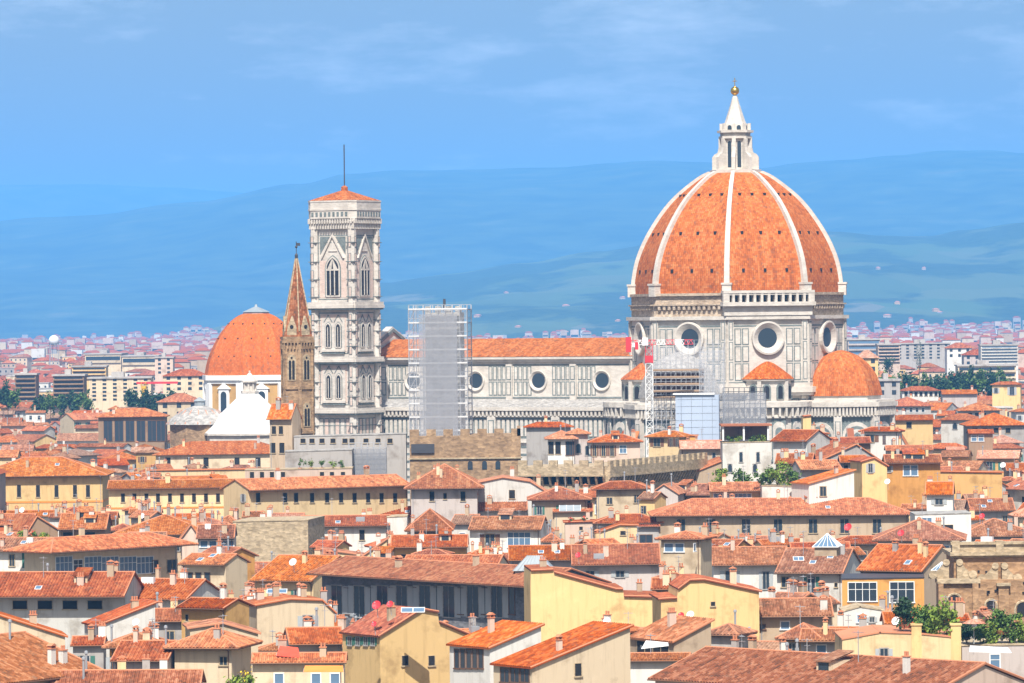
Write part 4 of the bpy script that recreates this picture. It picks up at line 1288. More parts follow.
def roof_parts(root, kind, L, D, rise, ze, tile, oh, near, r_, walltop, nch=None, nant=None, hipf=1.0, nearY=600):
    t = .16
    hf = D / 2
    q = MB(); cap = MB(); sof = MB()
    sl = math.hypot(hf, rise)
    fas = .16
    def zt(y): return ze + fas + rise * (1 - abs(y - hf) / hf)
    zf, zr_ = ze + fas, ze + fas + rise
    if kind == 'hip':
        h = min(hf * hipf, L / 2 - .01)
        A, B, C_, D_ = (0, 0, zf), (L, 0, zf), (L, D, zf), (0, D, zf)
        E, G = (h, hf, zr_), (L - h, hf, zr_)
        sh = math.hypot(h, rise)
        q.poly([A, B, G, E], [(0, 0), (L, 0), (L - h, sl), (h, sl)]); q.poly([C_, D_, E, G], [(0, 0), (L, 0), (L - h, sl), (h, sl)])
        q.poly([B, C_, G], [(0, 0), (D, 0), (hf, sh)]); q.poly([D_, A, E], [(0, 0), (D, 0), (hf, sh)])
        for a, b_ in ((A, B), (B, C_), (C_, D_), (D_, A)):
            q.poly([(a[0], a[1], ze), (b_[0], b_[1], ze), b_, a], [(0, 0), (L, 0), (L, .1), (0, .1)])
        if near:
            for a, b_ in ((E, G), (A, E), (B, G), (C_, G), (D_, E)): cap.tube(a, b_, .14, 6)
    else:
        e = (0, 0, zf); n = 1
        for y0, s_ in ((0, 1), (D, -1)):
            y1 = hf
            a = [(0, y0, zf), (L, y0, zf), (L, y1, zr_), (0, y1, zr_)]
            q.poly(a, [(0, 0), (L, 0), (L, sl), (0, sl)])
            b_ = [(p[0], p[1], p[2] - fas) for p in a]
            q.poly(b_[::-1], [(0, 0), (L, 0), (L, sl), (0, sl)])
            for i, j in ((0, 1), (1, 2), (3, 0)): q.poly([b_[i], b_[j], a[j], a[i]], [(0, 0), (.4, 0), (.4, .1), (0, .1)])
        if near:
            cap.tube((0, hf, zr_), (L, hf, zr_), .14, 6)
            for x in (.1, L - .1):
                cap.tube((x, 0, zf), (x, hf, zr_), .11, 5); cap.tube((x, D, zf), (x, hf, zr_), .11, 5)
    if near and nearY < 1000:
        if kind == 'hip':
            rolls(q, (0, 0, zf), (1, 0, 0), (0, hf, rise), L, lambda u: sl * min(1, u / h, (L - u) / h))
            rolls(q, (L, 0, zf), (0, 1, 0), (-h, 0, rise), D, lambda u: sh * min(1, u / hf, (D - u) / hf))
            rolls(q, (0, 0, zf), (0, 1, 0), (h, 0, rise), D, lambda u: sh * min(1, u / hf, (D - u) / hf))
        else: rolls(q, (0, 0, zf), (1, 0, 0), (0, hf, rise), L, lambda u: sl)
    ro = q.build('roof', tile, root)
    ro.rotation_euler = (0, r_.uniform(-.006, .006), r_.uniform(-.006, .006))     # old roofs are never quite true
    if near:
        cap.build('ridge_cap', 'ridge_clay', ro)
    if kind == 'hip':
        sof.box(.04, L - .04, .04, D - .04, ze - .1, ze - .003)
        sof.build('soffit', 'wood_dark', ro)
    a = L * D
    nch = (nch if nch is not None else r_.choice([1, 1, 2])) + (1 if a > 250 else 0) + (r_.choice([0, 1, 1, 2]) if near else 0)
    if near:
        def gut(q): q.tube((0, -.07, 0), (L, -.07, 0), .075, 5)
        q = MB(); gut(q); q.v = [(x, y, z + ze + .02) for x, y, z in q.v]; q.build('gutter', 'wood_dark', ro)
        for _ in range(r_.choice([0, 0, 1, 1, 2]) if a > 60 else r_.choice([0, 0, 1])):
            x = r_.uniform(.2, .8) * L; y = r_.uniform(.3, .8) * hf
            kk = r_.choice(['sky', 'sky', 'unit', 'dormer'])
            sl_ = math.atan2(rise, hf)
            if kind == 'hip' and not (hf < x < L - hf): continue
            if kk == 'sky':
                def fn(q): q.box(-.45, .45, -.6, .6, 0, .12)
                o = link('skylight', part_mesh(('skylight',), fn, 'white_paint'), ro, (x, y, zt(y) + .01)); o.rotation_euler = (sl_, 0, 0)
                link('skylight_glass', part_mesh(('skylight_glass',), lambda q: q.box(-.36, .36, -.5, .5, .10, .14), 'glass_blue'), ro, (x, y, zt(y) + .01)).rotation_euler = (sl_, 0, 0)
            elif kk == 'unit':
                w2 = round(r_.uniform(.5, 1.0), 1)
                def fn(q): q.box(-w2, w2, -.35, .35, -.4, .75); q.box(-w2 + .1, w2 - .1, -.38, -.35, .05, .65)
                link('roof_unit', part_mesh(('roof_unit', w2), fn, r_.choice(['white_paint', 'grey_metal'])), ro, (x, y, zt(y)))
            else:
                w2 = round(r_.uniform(.8, 1.3), 1)
                def fn(q):
                    q.box(-w2, w2, -.1, 3.0, -.8, 1.0)
                def fr2(q):
                    q.poly([(-w2 - .2, -.35, 1.02), (w2 + .2, -.35, 1.02), (w2 + .2, 3.2, 1.9), (-w2 - .2, 3.2, 1.9)], [(0, 0), (2 * w2, 0), (2 * w2, 3.5), (0, 3.5)])
                    q.poly([(-w2 - .2, -.35, .9), (-w2 - .2, 3.2, 1.78), (w2 + .2, 3.2, 1.78), (w2 + .2, -.35, .9)])
                    q.poly([(-w2 - .2, -.35, .9), (w2 + .2, -.35, .9), (w2 + .2, -.35, 1.02), (-w2 - .2, -.35, 1.02)])
                link('dormer', part_mesh(('dormer', w2), fn, 'plaster_cream'), ro, (x, y, zt(y)))
                link('dormer_roof', part_mesh(('dormer_roof', w2, tile), fr2, tile), ro, (x, y, zt(y)))
                link('dormer_window', part_mesh(('dormer_window', w2), lambda q: q.box(-w2 + .3, w2 - .3, -.14, -.1, .05, .8), 'glass'), ro, (x, y, zt(y)))
    for _ in range(nch):
        x = r_.uniform(.12, .88) * L; y = r_.choice([r_.uniform(.14, .5), r_.uniform(.5, .8)]) * D
        zz = zt(y)
        if kind == 'hip': zz = min(zz, ze + fas + rise * min(1, min(x, L - x) / max(.1, min(hf * hipf, L / 2))))
        chimney(ro, x, y, zz, r_)
    for _ in range(nant if nant is not None else (1 if near and r_.random() < .75 else 0)):
        antenna(ro, r_.uniform(.2, .8) * L, hf * r_.uniform(.7, 1.2), zr_ - .3, r_)
    return ro
def H(name, label, px0, px1, ye, yr, ze=18.0, Y=None, yaw=None, kind='gable', wall='cream', tile='tile_orange', yb=None, wins=(), swins=(), lwins=(), oh=.9, D=None, nch=None, nant=None,
      cat=None, short=None, band=None, hipf=1.0, group=None):
    r_ = random.Random(int(px0 * 131 + px1 * 17 + yr * 7))
    y0, y1 = ye if isinstance(ye, tuple) else (ye, ye - (px1 - px0) * math.tan(R(ROLL)))
    a0 = unroll(px0, y0); a1 = unroll(px1, y1)
    ym = (a0[1] + a1[1]) / 2
    if Y is not None: ze = CZ + (HOR - ym) * Y / F
    else: Y = (CZ - ze) * F / (ym - HOR)
    if yaw is None:
        Y0 = (CZ - ze) * F / (a0[1] - HOR); Y1 = (CZ - ze) * F / (a1[1] - HOR)
        if Y0 <= 0 or Y1 <= 0 or ze > 50: Y0 = Y1 = Y
        an = math.atan2(Y1 - Y0, (a1[0] - 512) / F * Y1 - (a0[0] - 512) / F * Y0)
        an = max(R(-58), min(R(58), an))
        if abs(an) < R(3): an = 0
    else: an = R(yaw)
    pm = (a0[0] + a1[0]) / 2
    Xm = (pm - 512) / F * Y
    d = (math.cos(an), math.sin(an))
    def te(px):
        k = (px - 512) / F
        return (k * Y - Xm) / (d[0] - k * d[1])
    t0, t1 = te(a0[0]), te(a1[0])
    L = t1 - t0
    ox, oy = Xm + d[0] * t0, Y + d[1] * t0
    yrm = unroll((px0 + px1) / 2, yr)[1]
    # rise and depth from the height of the visible slope
    hf = 5.0
    for _ in range(8):
        Yr = Y + hf * math.cos(an)
        rise = CZ + (HOR - yrm) * Yr / F - ze - .16
        rise = max(.6, rise)
        hf = (D / 2) if D else max(2.2, min(11.0, rise / math.tan(R(19))))
    Dp = 2 * hf
    root = tag(empty(name, (ox, oy, 0), an), label, cat or name.replace('_', ' '), group)
    near = Y < 1150
    oh = min(oh, L * .12, Dp * .12) if oh < 1.5 else oh
    goh = .25 if kind == 'gable' else oh
    q = MB()
    x0, x1, w0, w1 = goh, L - goh, oh, Dp - oh
    zw = ze - .02 if kind == 'hip' else ze + rise * oh / hf - .03
    q.box(x0, x1, w0, w1, 0, zw)
    if kind == 'gable':
        zz = ze + rise - .04
        for x in (x0, x1 - .3): q.fpoly(lambda u, w_, z, x=x: (x + w_, u, z), [(w0, zw - .01), (w1, zw - .01), (hf, zz)], .001, .299)
    wl = q.build('wall', 'plaster_' + wall if ('plaster_' + wall) in MAT else wall, root)
    if band:
        q = MB(); q.box(x0 - .08, x1 + .08, w0 - .08, w1 + .08, band[0], band[1]); q.build('string_course', band[2], wl)
    ro = roof_parts(root, kind, L, Dp, rise, ze, tile, oh, near, r_, zw, nch, nant, hipf, Y)
    sc_ = F / Y
    if near and L > 5:
        q = MB(); x = x0 + .35 if r_.random() < .5 else x1 - .35
        q.tube((x, w0 - .08, 0), (x, w0 - .08, ze - .3), .06, 5); q.tube((x, w0 - .08, ze - .3), (x, -.05, ze), .06, 5); q.build('drainpipe', 'wood_dark' if r_.random() < .5 else 'grey_metal', wl)
    if not wins and near and L > 4:
        n = max(1, int((x1 - x0) / 3.4)); st = r_.choice(['d', 'bs', 'gs', 'ws', 'o'])
        for i in range(n):
            if r_.random() < .75: window(root, (x0 + (x1 - x0) * (i + .5 + r_.uniform(-.12, .12)) / n, w0, ze - r_.uniform(2.4, 2.9)), 0, r_.choice([.8, .9, 1.0]), r_.choice([1.2, 1.4, 1.5]), st)
    if near and kind == 'gable' and not swins and Dp > 6:
        for xx, rz in ((x1, math.pi / 2), (x0, -math.pi / 2)):
            if r_.random() < .6: window(root, (xx, hf + r_.uniform(-.25, .25) * Dp, ze - r_.uniform(1.2, 2.6)), rz, r_.choice([.6, .8, .9]), r_.choice([.9, 1.2, 1.4]), r_.choice(['o', 'd', 'bs', 'ws']))
    for (xs, yt, yb_, wp, st) in wins:
        for px in xs:
            pyc = (yt + yb_) / 2
            u = ray_u((ox, oy), an, w0, px, pyc)
            Yw = oy + u * d[1] + w0 * d[0]
            zc = CZ + (HOR - unroll(px, pyc)[1]) * Yw / F
            hh = (yb_ - yt) * Yw / F; ww = wp * Yw / F / max(.35, abs(d[0]))
            window(root, (u, w0, zc - hh / 2), 0, ww, hh, st)
    for lst, side in ((swins, 1), (lwins, -1)):
        for (xs, yt, yb_, wp, st) in lst:
            for px in xs:
                pyc = (yt + yb_) / 2
                xx = x1 if side > 0 else x0
                rx, ry = ox + d[0] * xx, oy + d[1] * xx
                v = ray_u((rx, ry), an + math.pi / 2, 0, px, pyc)
                Yw = ry + v * d[0]
                zc = CZ + (HOR - unroll(px, pyc)[1]) * Yw / F
                hh = (yb_ - yt) * Yw / F; ww = wp * Yw / F / max(.35, abs(d[1]))
                window(root, (xx, v, zc - hh / 2), math.pi / 2 * side, ww, hh, st)
    reg(ox, oy, an, L, Dp, px0, px1, yr, yb if yb else max(y0, y1) + 12, Y, short or label, root)
    root['_'] = 0; del root['_']
    return root, dict(L=L, D=Dp, rise=rise, ze=ze, hf=hf, oh=oh, roof=ro, Y=Y, an=an, o=(ox, oy))
def reg(ox, oy, an, L, D, px0, px1, yr, yb, Y, short, root):
    REG.append(dict(o=(ox, oy), an=an, L=L, D=D, px0=min(px0, px1), px1=max(px0, px1), yr=yr, yb=yb, Y=Y, short=short, root=root))
def P_(name, label, pts, yaw=0, ze=18.0, Y=None, D=8.0, wall='cream', tile='tile_orange', yb=None, wins=(), cat=None, short=None, nch=0, parapet=False, lwins=()):
    """building whose front is an outline in the facade plane (gable end, lean-to, stepped wall), extruded to the back"""
    r_ = random.Random(int(pts[0][0] * 31 + pts[-1][1] * 17))
    an = R(yaw)
    a0 = unroll(*pts[0])
    if Y is not None: ze = CZ + (HOR - a0[1]) * Y / F
    else: Y = (CZ - ze) * F / (a0[1] - HOR)
    ox, oy = (a0[0] - 512) / F * Y, Y
    d = (math.cos(an), math.sin(an))
    loc = []
    for p in pts:
        u = ray_u((ox, oy), an, 0, *p)
        Yw = oy + u * d[1]
        loc.append((u, CZ + (HOR - unroll(*p)[1]) * Yw / F))
    root = tag(empty(name, (ox, oy, 0), an), label, cat or name.replace('_', ' '))
    q = MB()
    q.fpoly(FR, [(loc[-1][0], 0)] + loc[::-1] + [(loc[0][0], 0)], 0, -D)
    wl = q.build('wall', 'plaster_' + wall if ('plaster_' + wall) in MAT else wall, root)
    if tile and not parapet:
        q = MB(); cap = MB()
        for (u0, z0), (u1, z1) in zip(loc, loc[1:]):
            if abs(u1 - u0) < .4: continue
            sl = math.hypot(u1 - u0, z1 - z0); f_ = -.28; bk = D + .2
            ex0 = u0 - (.35 if (u0, z0) == loc[0] else 0) ; ex1 = u1 + (.35 if (u1, z1) == loc[-1] else 0)
            k = (z1 - z0) / (u1 - u0)
            e0 = z0 + k * (ex0 - u0); e1 = z1 + k * (ex1 - u1)
            up = z1 > z0
            va, vb = (0, sl) if up else (sl, 0)
            q.poly([(ex0, f_, e0 + .2), (ex1, f_, e1 + .2), (ex1, bk, e1 + .2), (ex0, bk, e0 + .2)], [(0, va), (0, vb), (D, vb), (D, va)])
            q.poly([(ex0, f_, e0 + .02), (ex0, bk, e0 + .02), (ex1, bk, e1 + .02), (ex1, f_, e1 + .02)], [(0, 0), (1, 0), (1, 1), (0, 1)])
            q.poly([(ex0, f_, e0 + .02), (ex1, f_, e1 + .02), (ex1, f_, e1 + .2), (ex0, f_, e0 + .2)], [(0, 0), (.3, 0), (.3, .1), (0, .1)])
            for ex, e in ((ex0, e0), (ex1, e1)): q.poly([(ex, f_, e + .02), (ex, bk, e + .02), (ex, bk, e + .2), (ex, f_, e + .2)], [(0, 0), (.3, 0), (.3, .1), (0, .1)])
            if Y < 1000:
                if up: rolls(q, (ex0, f_, e0 + .2), (0, 1, 0), (ex1 - ex0, 0, e1 - e0), bk - f_, lambda u: math.hypot(ex1 - ex0, e1 - e0))
                else: rolls(q, (ex1, f_, e1 + .2), (0, 1, 0), (ex0 - ex1, 0, e0 - e1), bk - f_, lambda u: math.hypot(ex1 - ex0, e1 - e0))
            cap.tube((ex0, f_ + .1, e0 + .2), (ex1, f_ + .1, e1 + .2), .11, 5)
            for _ in range(nch + (r_.choice([0, 1, 1]) if abs(u1 - u0) > 2.5 and Y < 1100 else 0)):
                t = r_.uniform(.2, .85); chimney_at = (u0 + (u1 - u0) * t, r_.uniform(.2, .8) * D, z0 + (z1 - z0) * t + .2)
                REGCH.append((root, chimney_at, r_))
        ro = q.build('roof', tile, root)
        cap.build('ridge_cap', 'ridge_clay', ro)
        while REGCH:
            _, c, rr = REGCH.pop(); chimney(ro, *c, rr)
    else:
        q = MB()
        for (u0, z0), (u1, z1) in zip(loc, loc[1:]):
            if abs(u1 - u0) < .4: continue
            q.fpoly(FR, [(u0 - .08, z0 + .002), (u1 + .08, z1 + .002), (u1 + .08, z1 + .16), (u0 - .08, z0 + .16)], .1, -D - .1)
        q.build('coping', tile or 'stone_tan', root)
    for (xs, yt, yb_, wp, st) in wins:
        for px in xs:
            pyc = (yt + yb_) / 2
            u = ray_u((ox, oy), an, 0, px, pyc); Yw = oy + u * d[1]
            zc = CZ + (HOR - unroll(px, pyc)[1]) * Yw / F
            hh = (yb_ - yt) * Yw / F
            window(root, (u, 0, zc - hh / 2), 0, wp * Yw / F / max(.35, abs(d[0])), hh, st)
    for (xs, yt, yb_, wp, st) in lwins:
        for px in xs:
            pyc = (yt + yb_) / 2
            rx, ry = ox + d[0] * loc[0][0], oy
            v = ray_u((rx, ry), an + math.pi / 2, 0, px, pyc); Yw = ry + v * d[0]
            zc = CZ + (HOR - unroll(px, pyc)[1]) * Yw / F
            hh = (yb_ - yt) * Yw / F
            window(root, (loc[0][0], v, zc - hh / 2), -math.pi / 2, wp * Yw / F / max(.35, abs(d[1])), hh, st)
    xs = [p[0] for p in pts]; ys = [p[1] for p in pts]
    reg(ox, oy, an, loc[-1][0], D, min(xs), max(xs), min(ys), yb if yb else max(ys) + 15, Y, short or label, root)
    return root, dict(L=loc[-1][0], loc=loc, D=D, Y=Y, an=an, o=(ox, oy))
REGCH = []
def REG_Y(short): return [b_ for b_ in REG if b_['short'] == short][0]['Y']

# ---------------------------------------------------------------- plants and small things
def leaves(mb, c, r, n, size, r_, sq=(1, 1, 1)):
    """leaf faces in clumps, scattered through an uneven crown"""
    cl = [(Vector((r_.gauss(0, .42) * r[0], r_.gauss(0, .42) * r[1], r_.gauss(0, .40) * r[2])), r_.uniform(.25, .5)) for _ in range(max(4, n // 45))]
    for i in range(n):
        o, s = cl[i % len(cl)]
        p = Vector(c) + o + Vector((r_.gauss(0, .5) * s * r[0], r_.gauss(0, .5) * s * r[1], r_.gauss(0, .5) * s * r[2]))
        a = Vector((r_.uniform(-1, 1), r_.uniform(-1, 1), r_.uniform(-1, 1))).normalized()
        b_ = a.orthogonal().normalized(); c2 = a.cross(b_)
        s1 = size * r_.uniform(.6, 1.4); s2 = s1 * r_.uniform(.45, .8)
        mb.poly([p - b_ * s1, p + c2 * s2, p + b_ * s1, p - c2 * s2])
def tree(name, label, px, py, Y, hpx, wpx, mat='leaf', n=700, zbase=None, cat='tree', group=None, seed=0, trunk=.3, leaf=.055):
    """py: foot of the crown in the picture"""
    r_ = random.Random(seed + int(px * 7))
    c = at(px, py, Y); s = Y / F
    hh, ww = hpx * s, wpx * s
    z0 = c.z if zbase is None else zbase
    root = tag(empty(name, (c.x, c.y, z0), 0), label, cat, group)
    q = MB()
    zc = c.z - z0 + hh * .5
    q.lathe([(max(.1, ww * .05), -.3), (max(.08, ww * .04), zc * .6), (.05, zc)], 7)
    for k in range(5):
        a = k * 1.26 + r_.random()
        q.tube((0, 0, max(.05, zc - hh * .35)), (math.cos(a) * ww * .28, math.sin(a) * ww * .28, zc + hh * r_.uniform(-.1, .25)), max(.03, ww * .016), 5)
    q.build('trunk', 'bark', root)
    q = MB(); leaves(q, (0, 0, zc), (ww * .5, ww * .45, hh * .5), n, min(ww, hh) * leaf + .05, r_)
    q.build('crown', mat, root)
    return root
def shrub(name, label, px, py, Y, hpx, wpx, mat='leaf_bright', n=320, pot=None, cat='plant', group=None, flower=None):
    r_ = random.Random(int(px * 13 + py))
    c = at(px, py, Y); s = Y / F
    hh, ww = hpx * s, wpx * s
    root = tag(empty(name, c, 0), label, cat, group)
    ph = 0
    if pot:
        ph = min(.45, hh * .3)
        q = MB(); q.lathe([(.02, 0), (ww * .2, 0), (ww * .27, ph), (ww * .24, ph), (.02, ph * .9)], 12); q.build('pot', 'ridge_clay', root)
    q = MB()
    for k in range(5): q.tube((0, 0, ph * .8), (r_.uniform(-.3, .3) * ww, r_.uniform(-.3, .3) * ww, ph + hh * r_.uniform(.4, .8)), .03, 4)
    q.build('stem', 'bark', root)
    q = MB(); leaves(q, (0, 0, ph + hh * .48), (ww * .5, ww * .5, hh * .45), n, .09 + .04 * min(hh, ww), r_); q.build('foliage', mat, root)
    if flower:
        q = MB(); leaves(q, (0, 0, ph + hh * .6), (ww * .5, ww * .5, hh * .45), 40, .12, r_); q.build('flower', flower, root)
    return root
def dish(label, px, py, Y, dpx, mat, az=-25):
    s = Y / F; r = dpx * s / 2
    c = at(px, py, Y)
    root = tag(empty('satellite_dish', c, R(az)), label, 'satellite dish', 'satellite dishes on the roofs')
    tilt = Matrix.Rotation(R(62), 3, 'X')
    q = MB(); q.lathe([(r * math.sin(a), r * .32 * (math.sin(a) ** 2) - r * .2) for a in [k * math.pi / 2 / 6 for k in range(7)]], 18)
    i = len(q.v)
    q.lathe([(r * math.sin(a), r * .32 * (math.sin(a) ** 2) - r * .2 - .03) for a in [k * math.pi / 2 / 6 for k in range(7)]], 18)
    q.v = [tuple(tilt @ Vector(v)) for v in q.v]
    q.build('reflector', mat, root, True)
    q = MB(); q.tube((0, .1, -.1), (0, .35, -r - .9), .04, 5); q.tube((0, .15, 0), (0, .33, -.5), .04, 5)
    q.build('post', 'pole_metal', root)
    e = tilt @ Vector((0, r * .1, r * 1.0)); l0 = tilt @ Vector((0, -r * .9, r * .1))
    q = MB(); q.tube(tuple(l0), tuple(e), .025, 4); q.ball(tuple(e), .08, 6); q.build('receiver_arm', 'pole_metal', root)
    return root

# ================================================================ THE CITY, house by house
# --- behind and beside the landmarks (left)
H('house', 'boxy house with dark glazed front and cream side strip under an orange hip roof', 95, 167, 417.5, 408, Y=1500, kind='hip', wall='brown', yb=445, tile='tile_orange',
  wins=[((108, 119, 130, 141, 152, 161), 421, 441, 8, 'wd')], short='the boxy glazed house')
ch = tag(empty('octagonal_church', (at(200, 440, 1330).x, 1330, 0), 0), 'small brown octagonal church with grey ribbed cone roof and little lantern', 'church')
zc = zof(434, 1330)
q = MB(); q.prism([(8.6 * math.cos(R(22.5 + 45 * k)), 8.6 * math.sin(R(22.5 + 45 * k))) for k in range(8)], 0, zc + 3.6); q.build('wall', 'stone_brown', ch)
q = MB(); q.lathe([(9.3, zc + 3.6), (8.2, zc + 5.0), (5.0, zc + 7.4), (1.6, zc + 8.6)], 16); cr_ = q.build('roof', 'stone_grey', ch)
q = MB()
for k in range(16): a = k * math.pi / 8; q.tube((9.2 * math.cos(a), 9.2 * math.sin(a), zc + 3.8), (4.9 * math.cos(a), 4.9 * math.sin(a), zc + 7.5), .14, 4)
q.build('roof_rib', 'ridge_clay', cr_)
q = MB(); q.lathe([(1.5, zc + 8.5), (1.5, zc + 9.8), (1.8, zc + 9.9), (.1, zc + 11)], 10); q.build('lantern', 'lead', ch)
H('house', 'cream house with a row of dark openings under wide hip roof, below white pyramid', 152, 290, 455.5, 441, ze=20, kind='hip', wall='cream', yb=468,
  wins=[((168, 190, 206, 237, 258, 275), 457.5, 466.5, 5, 'o')], nch=2, short='the cream house with dark openings')
P_('lean_to', 'low cream lean-to with a thin red roof below the row of dark openings', [(150, 471), (292, 469)], 0, Y=1120, D=6, wall='pale_yellow', tile='tile_red', yb=480)
H('tower_house', 'slim grey brown tower house with small gable roof, right of the white pyramid roof', 267, 292, 420, 404, Y=1000, kind='gable', wall='tan', yb=466, yaw=-20, D=6,
  wins=[((274, 281), 426, 434, 4, 'o'), ((273, 282), 443, 453, 5, 'o')], nch=0, short='the slim tower house')
H('palace', 'long yellow palace with six tall narrow windows and wide orange roof, left edge', -30, 108, 477.5, 457.5, ze=22.5, kind='hip', wall='yellow', yb=512, oh=1.3,
  wins=[((1, 19, 38, 56.5, 75, 88), 485, 497, 4, 'o')], nch=2, short='the long yellow palace', band=(17.0, 17.4, 'paint_orange'))
H('palace', 'long low yellow wing with ten slit windows under an even orange roof', 107, 252, 489.5, 480, ze=22.5, yaw=0, kind='gable', wall='pale_yellow', yb=512, oh=1.2,
  wins=[((123, 134.5, 146.5, 158, 170, 182, 194, 206, 218, 234), 493.5, 502, 3.6, 'o')], nch=1, band=(18.7, 19.0, 'paint_orange'), short='the wing with slit windows')
H('palace', 'yellow wing bending away to the right with grey windows in the eaves shade', 250, 412, (491, 485.5), 476.5, ze=22.5, kind='gable', wall='pale_yellow', yb=512, oh=1.2,
  wins=[((258, 285, 296, 312, 327, 341, 354.5, 368, 381.5, 395), 493, 502.5, 4, 'o')], nch=1, short='the yellow bending wing')
H('palace', 'grey white house with broad bright orange hip roof ending the yellow wing', 404, 484, 489.5, 464, ze=22.5, yaw=0, kind='hip', wall='lilac', yb=515, oh=1.3,
  wins=[((432, 463), 491.5, 501, 5, 'o'), ((445,), 493, 499, 3, 'o')], nch=2, short='the broad orange hip roof')
# --- grey works zone at the foot of the bell tower
P_('flat_roofed_block', 'long flat grey block with parapets at the foot of the marble bell tower', [(294, 437), (406, 434)], 0, Y=996, D=7, wall='grey', tile='stone_grey', parapet=True, yb=450, wins=[((303, 312, 322, 333, 345, 352, 366, 378, 390), 438.5, 443, 5, 'o')], short='the flat grey block')
P_('flat_roofed_block', 'lower grey terrace block in front of the flat grey block', [(285, 452), (352, 450)], 0, Y=981, D=9, wall='grey', tile='stone_grey', parapet=True, yb=468, short='the stained terrace block')
sf = tag(empty('scaffold_screen', (at(368, 470, 991).x, 991, 0), R(-3)), 'blue grey netted scaffold screen left of the brown battlements', 'scaffold')
q = MB(); lattice(q, -3.8, 3.8, -1.2, 0, 8, zof(446, 991), 1.3, 2, .06); q.build('pole', 'pole_metal', sf)
q = MB(); q.box(-3.9, 3.9, -1.32, -1.3, 8, zof(447, 991)); q.build('net', 'net_grey', sf)
q = MB(); q.box(-3.9, 3.9, -.2, -.1, 8, zof(448, 991)); q.build('backing_sheet', 'plaster_grey', sf)
P_('flat_roofed_block', 'cream parapet terrace lined with pots above the yellow wing', [(245, 470.5), (352, 468.5)], 0, Y=968, D=8, wall='pink', tile='stone_tan', parapet=True, yb=480,
   wins=[((252, 262, 272, 283, 322, 332, 343), 472, 478, 4, 'o')], short='the terrace with pots')
for i, (px, pm) in enumerate(((300, 'leaf'), (311, 'leaf_bright'), (322, 'leaf'), (333, 'leaf_bright'), (341, 'leaf'))):
    shrub('potted_plant', ['potted shrub at the left end of the cream terrace below the bell tower', 'second potted shrub from the left on the cream terrace', 'middle potted shrub on the cream terrace below the bell tower',
          'fourth potted shrub on the cream terrace', 'rightmost potted shrub on the cream terrace'][i], px, 470, 969, 10, 8, pm, 160, True, group='pots along the cream terrace')
# --- right below the cathedral
H('house', 'long low grey house with flat red roof under the striped aisle wall', 523, 574, 427.5, 421.5, Y=1175, kind='hip', wall='grey', tile='tile_red', yb=436, nch=2)
H('house', 'pale roofed loggia house with dark open gallery in front of the aisle', 544, 578, 439.5, 430.5, Y=1120, kind='hip', wall='white', tile='tile_pale', yb=458, wins=[((551, 558), 442, 454, 5, 'o'), ((570,), 442, 455, 8, 'wd')], nch=0, short='the loggia house')
H('tower_house', 'small square turret with bright red cap and arched window, beside the loggia house', 565, 591, 434.5, 428.5, Y=1122, kind='hip', wall='lilac', yb=458, wins=[((578.5,), 444, 453, 4.5, 'a'), ((587,), 446, 455, 3, 'a')], nch=0, hipf=1.3, short='the red capped turret')
H('house', 'low lilac house with three brown doors and one blue shutter under the aisle', 588, 644, 443, 434.5, Y=1115, kind='hip', wall='pink', yb=462, wins=[((594.5, 603.5, 612), 445.5, 456, 3.5, 'bs'), ((623,), 445.5, 453, 6.5, 'bl')], nch=2, short='the house with three brown doors')
H('tower_house', 'square cream tower house with low orange hip roof and dark windows, below the crane', 644, 684, 437.5, 431, Y=1100, yaw=-22, kind='hip', wall='pale_yellow', yb=462, wins=[((657,), 438.5, 446.5, 6, 'bs')], swins=[((671, 677), 438.5, 446.5, 3.5, 'bs')], nch=1, short='the cream tower house')
H('house', 'pink house with pale tiled roof and arched windows right of the cream tower house', 680, 724, 449.5, 440.5, Y=1080, kind='gable', wall='tan', tile='tile_pale', yb=463, wins=[((687, 698, 706, 714), 453, 460.5, 3, 'a')], nch=1)
P_('house', 'orange house fragment with open upper room behind the pale tiled roof', [(681, 436), (697, 436)], 0, Y=1110, D=6, wall='orange', tile='tile_brown', yb=444)
P_('lean_to', 'bright orange lean-to roof at the right end of the battlement wall', [(696, 472), (728, 459)], 15, Y=1005, D=8, wall='tan', tile='tile_orange', yb=475)
wt = P_('terrace_house', 'tall white terrace house with slit windows and a roofed garden on top', [(722.5, 443), (771, 442)], 0, Y=1000, D=11, wall='white', tile='stone_tan', parapet=True, yb=474, wins=[((741, 758), 452.5, 462, 3, 'a'), ((730, 755), 464, 472, 4, 'a')], short='the white terrace house')[0]
q = MB()
zt0, zt1 = zof(443, 1000), zof(428.5, 1000)
q.box(-.3, 10.2, -.4, 9.5, zt1, zt1 + .35); q.build('canopy_roof', 'tile_red', wt)
q = MB()
for x in (.15, 4.4, 9.4): q.box(x - .18, x + .18, .1, .45, zt0, zt1)
q.build('canopy_post', 'white_paint', wt)
q = MB(); q.box(.1, 9.8, 5.0, 8.8, zt0, zt1 - .02); q.build('back_room', 'plaster_brown', wt)
for i, (px, lab) in enumerate(((730, 'bushy planter at the left of the roofed garden on the white terrace house'), (738, 'pale green planter left of the white post in the roofed garden'),
                   (752, 'round bush right of the white post in the roofed garden'), (761, 'bush at the right corner of the roofed garden on the white terrace house'))):
    shrub('planter_bush', lab, px, 444, 1001.6, 10, 11, ['leaf', 'leaf_bright'][i % 2], 260, group='bushes in the roofed garden')
H('house', 'white house with grey gable wall and steep roof right of the roofed garden', 770, 806, 442, 430, Y=985, yaw=-30, kind='gable', wall='white', yb=456, tile='tile_red', nch=1, short='the white steep house')
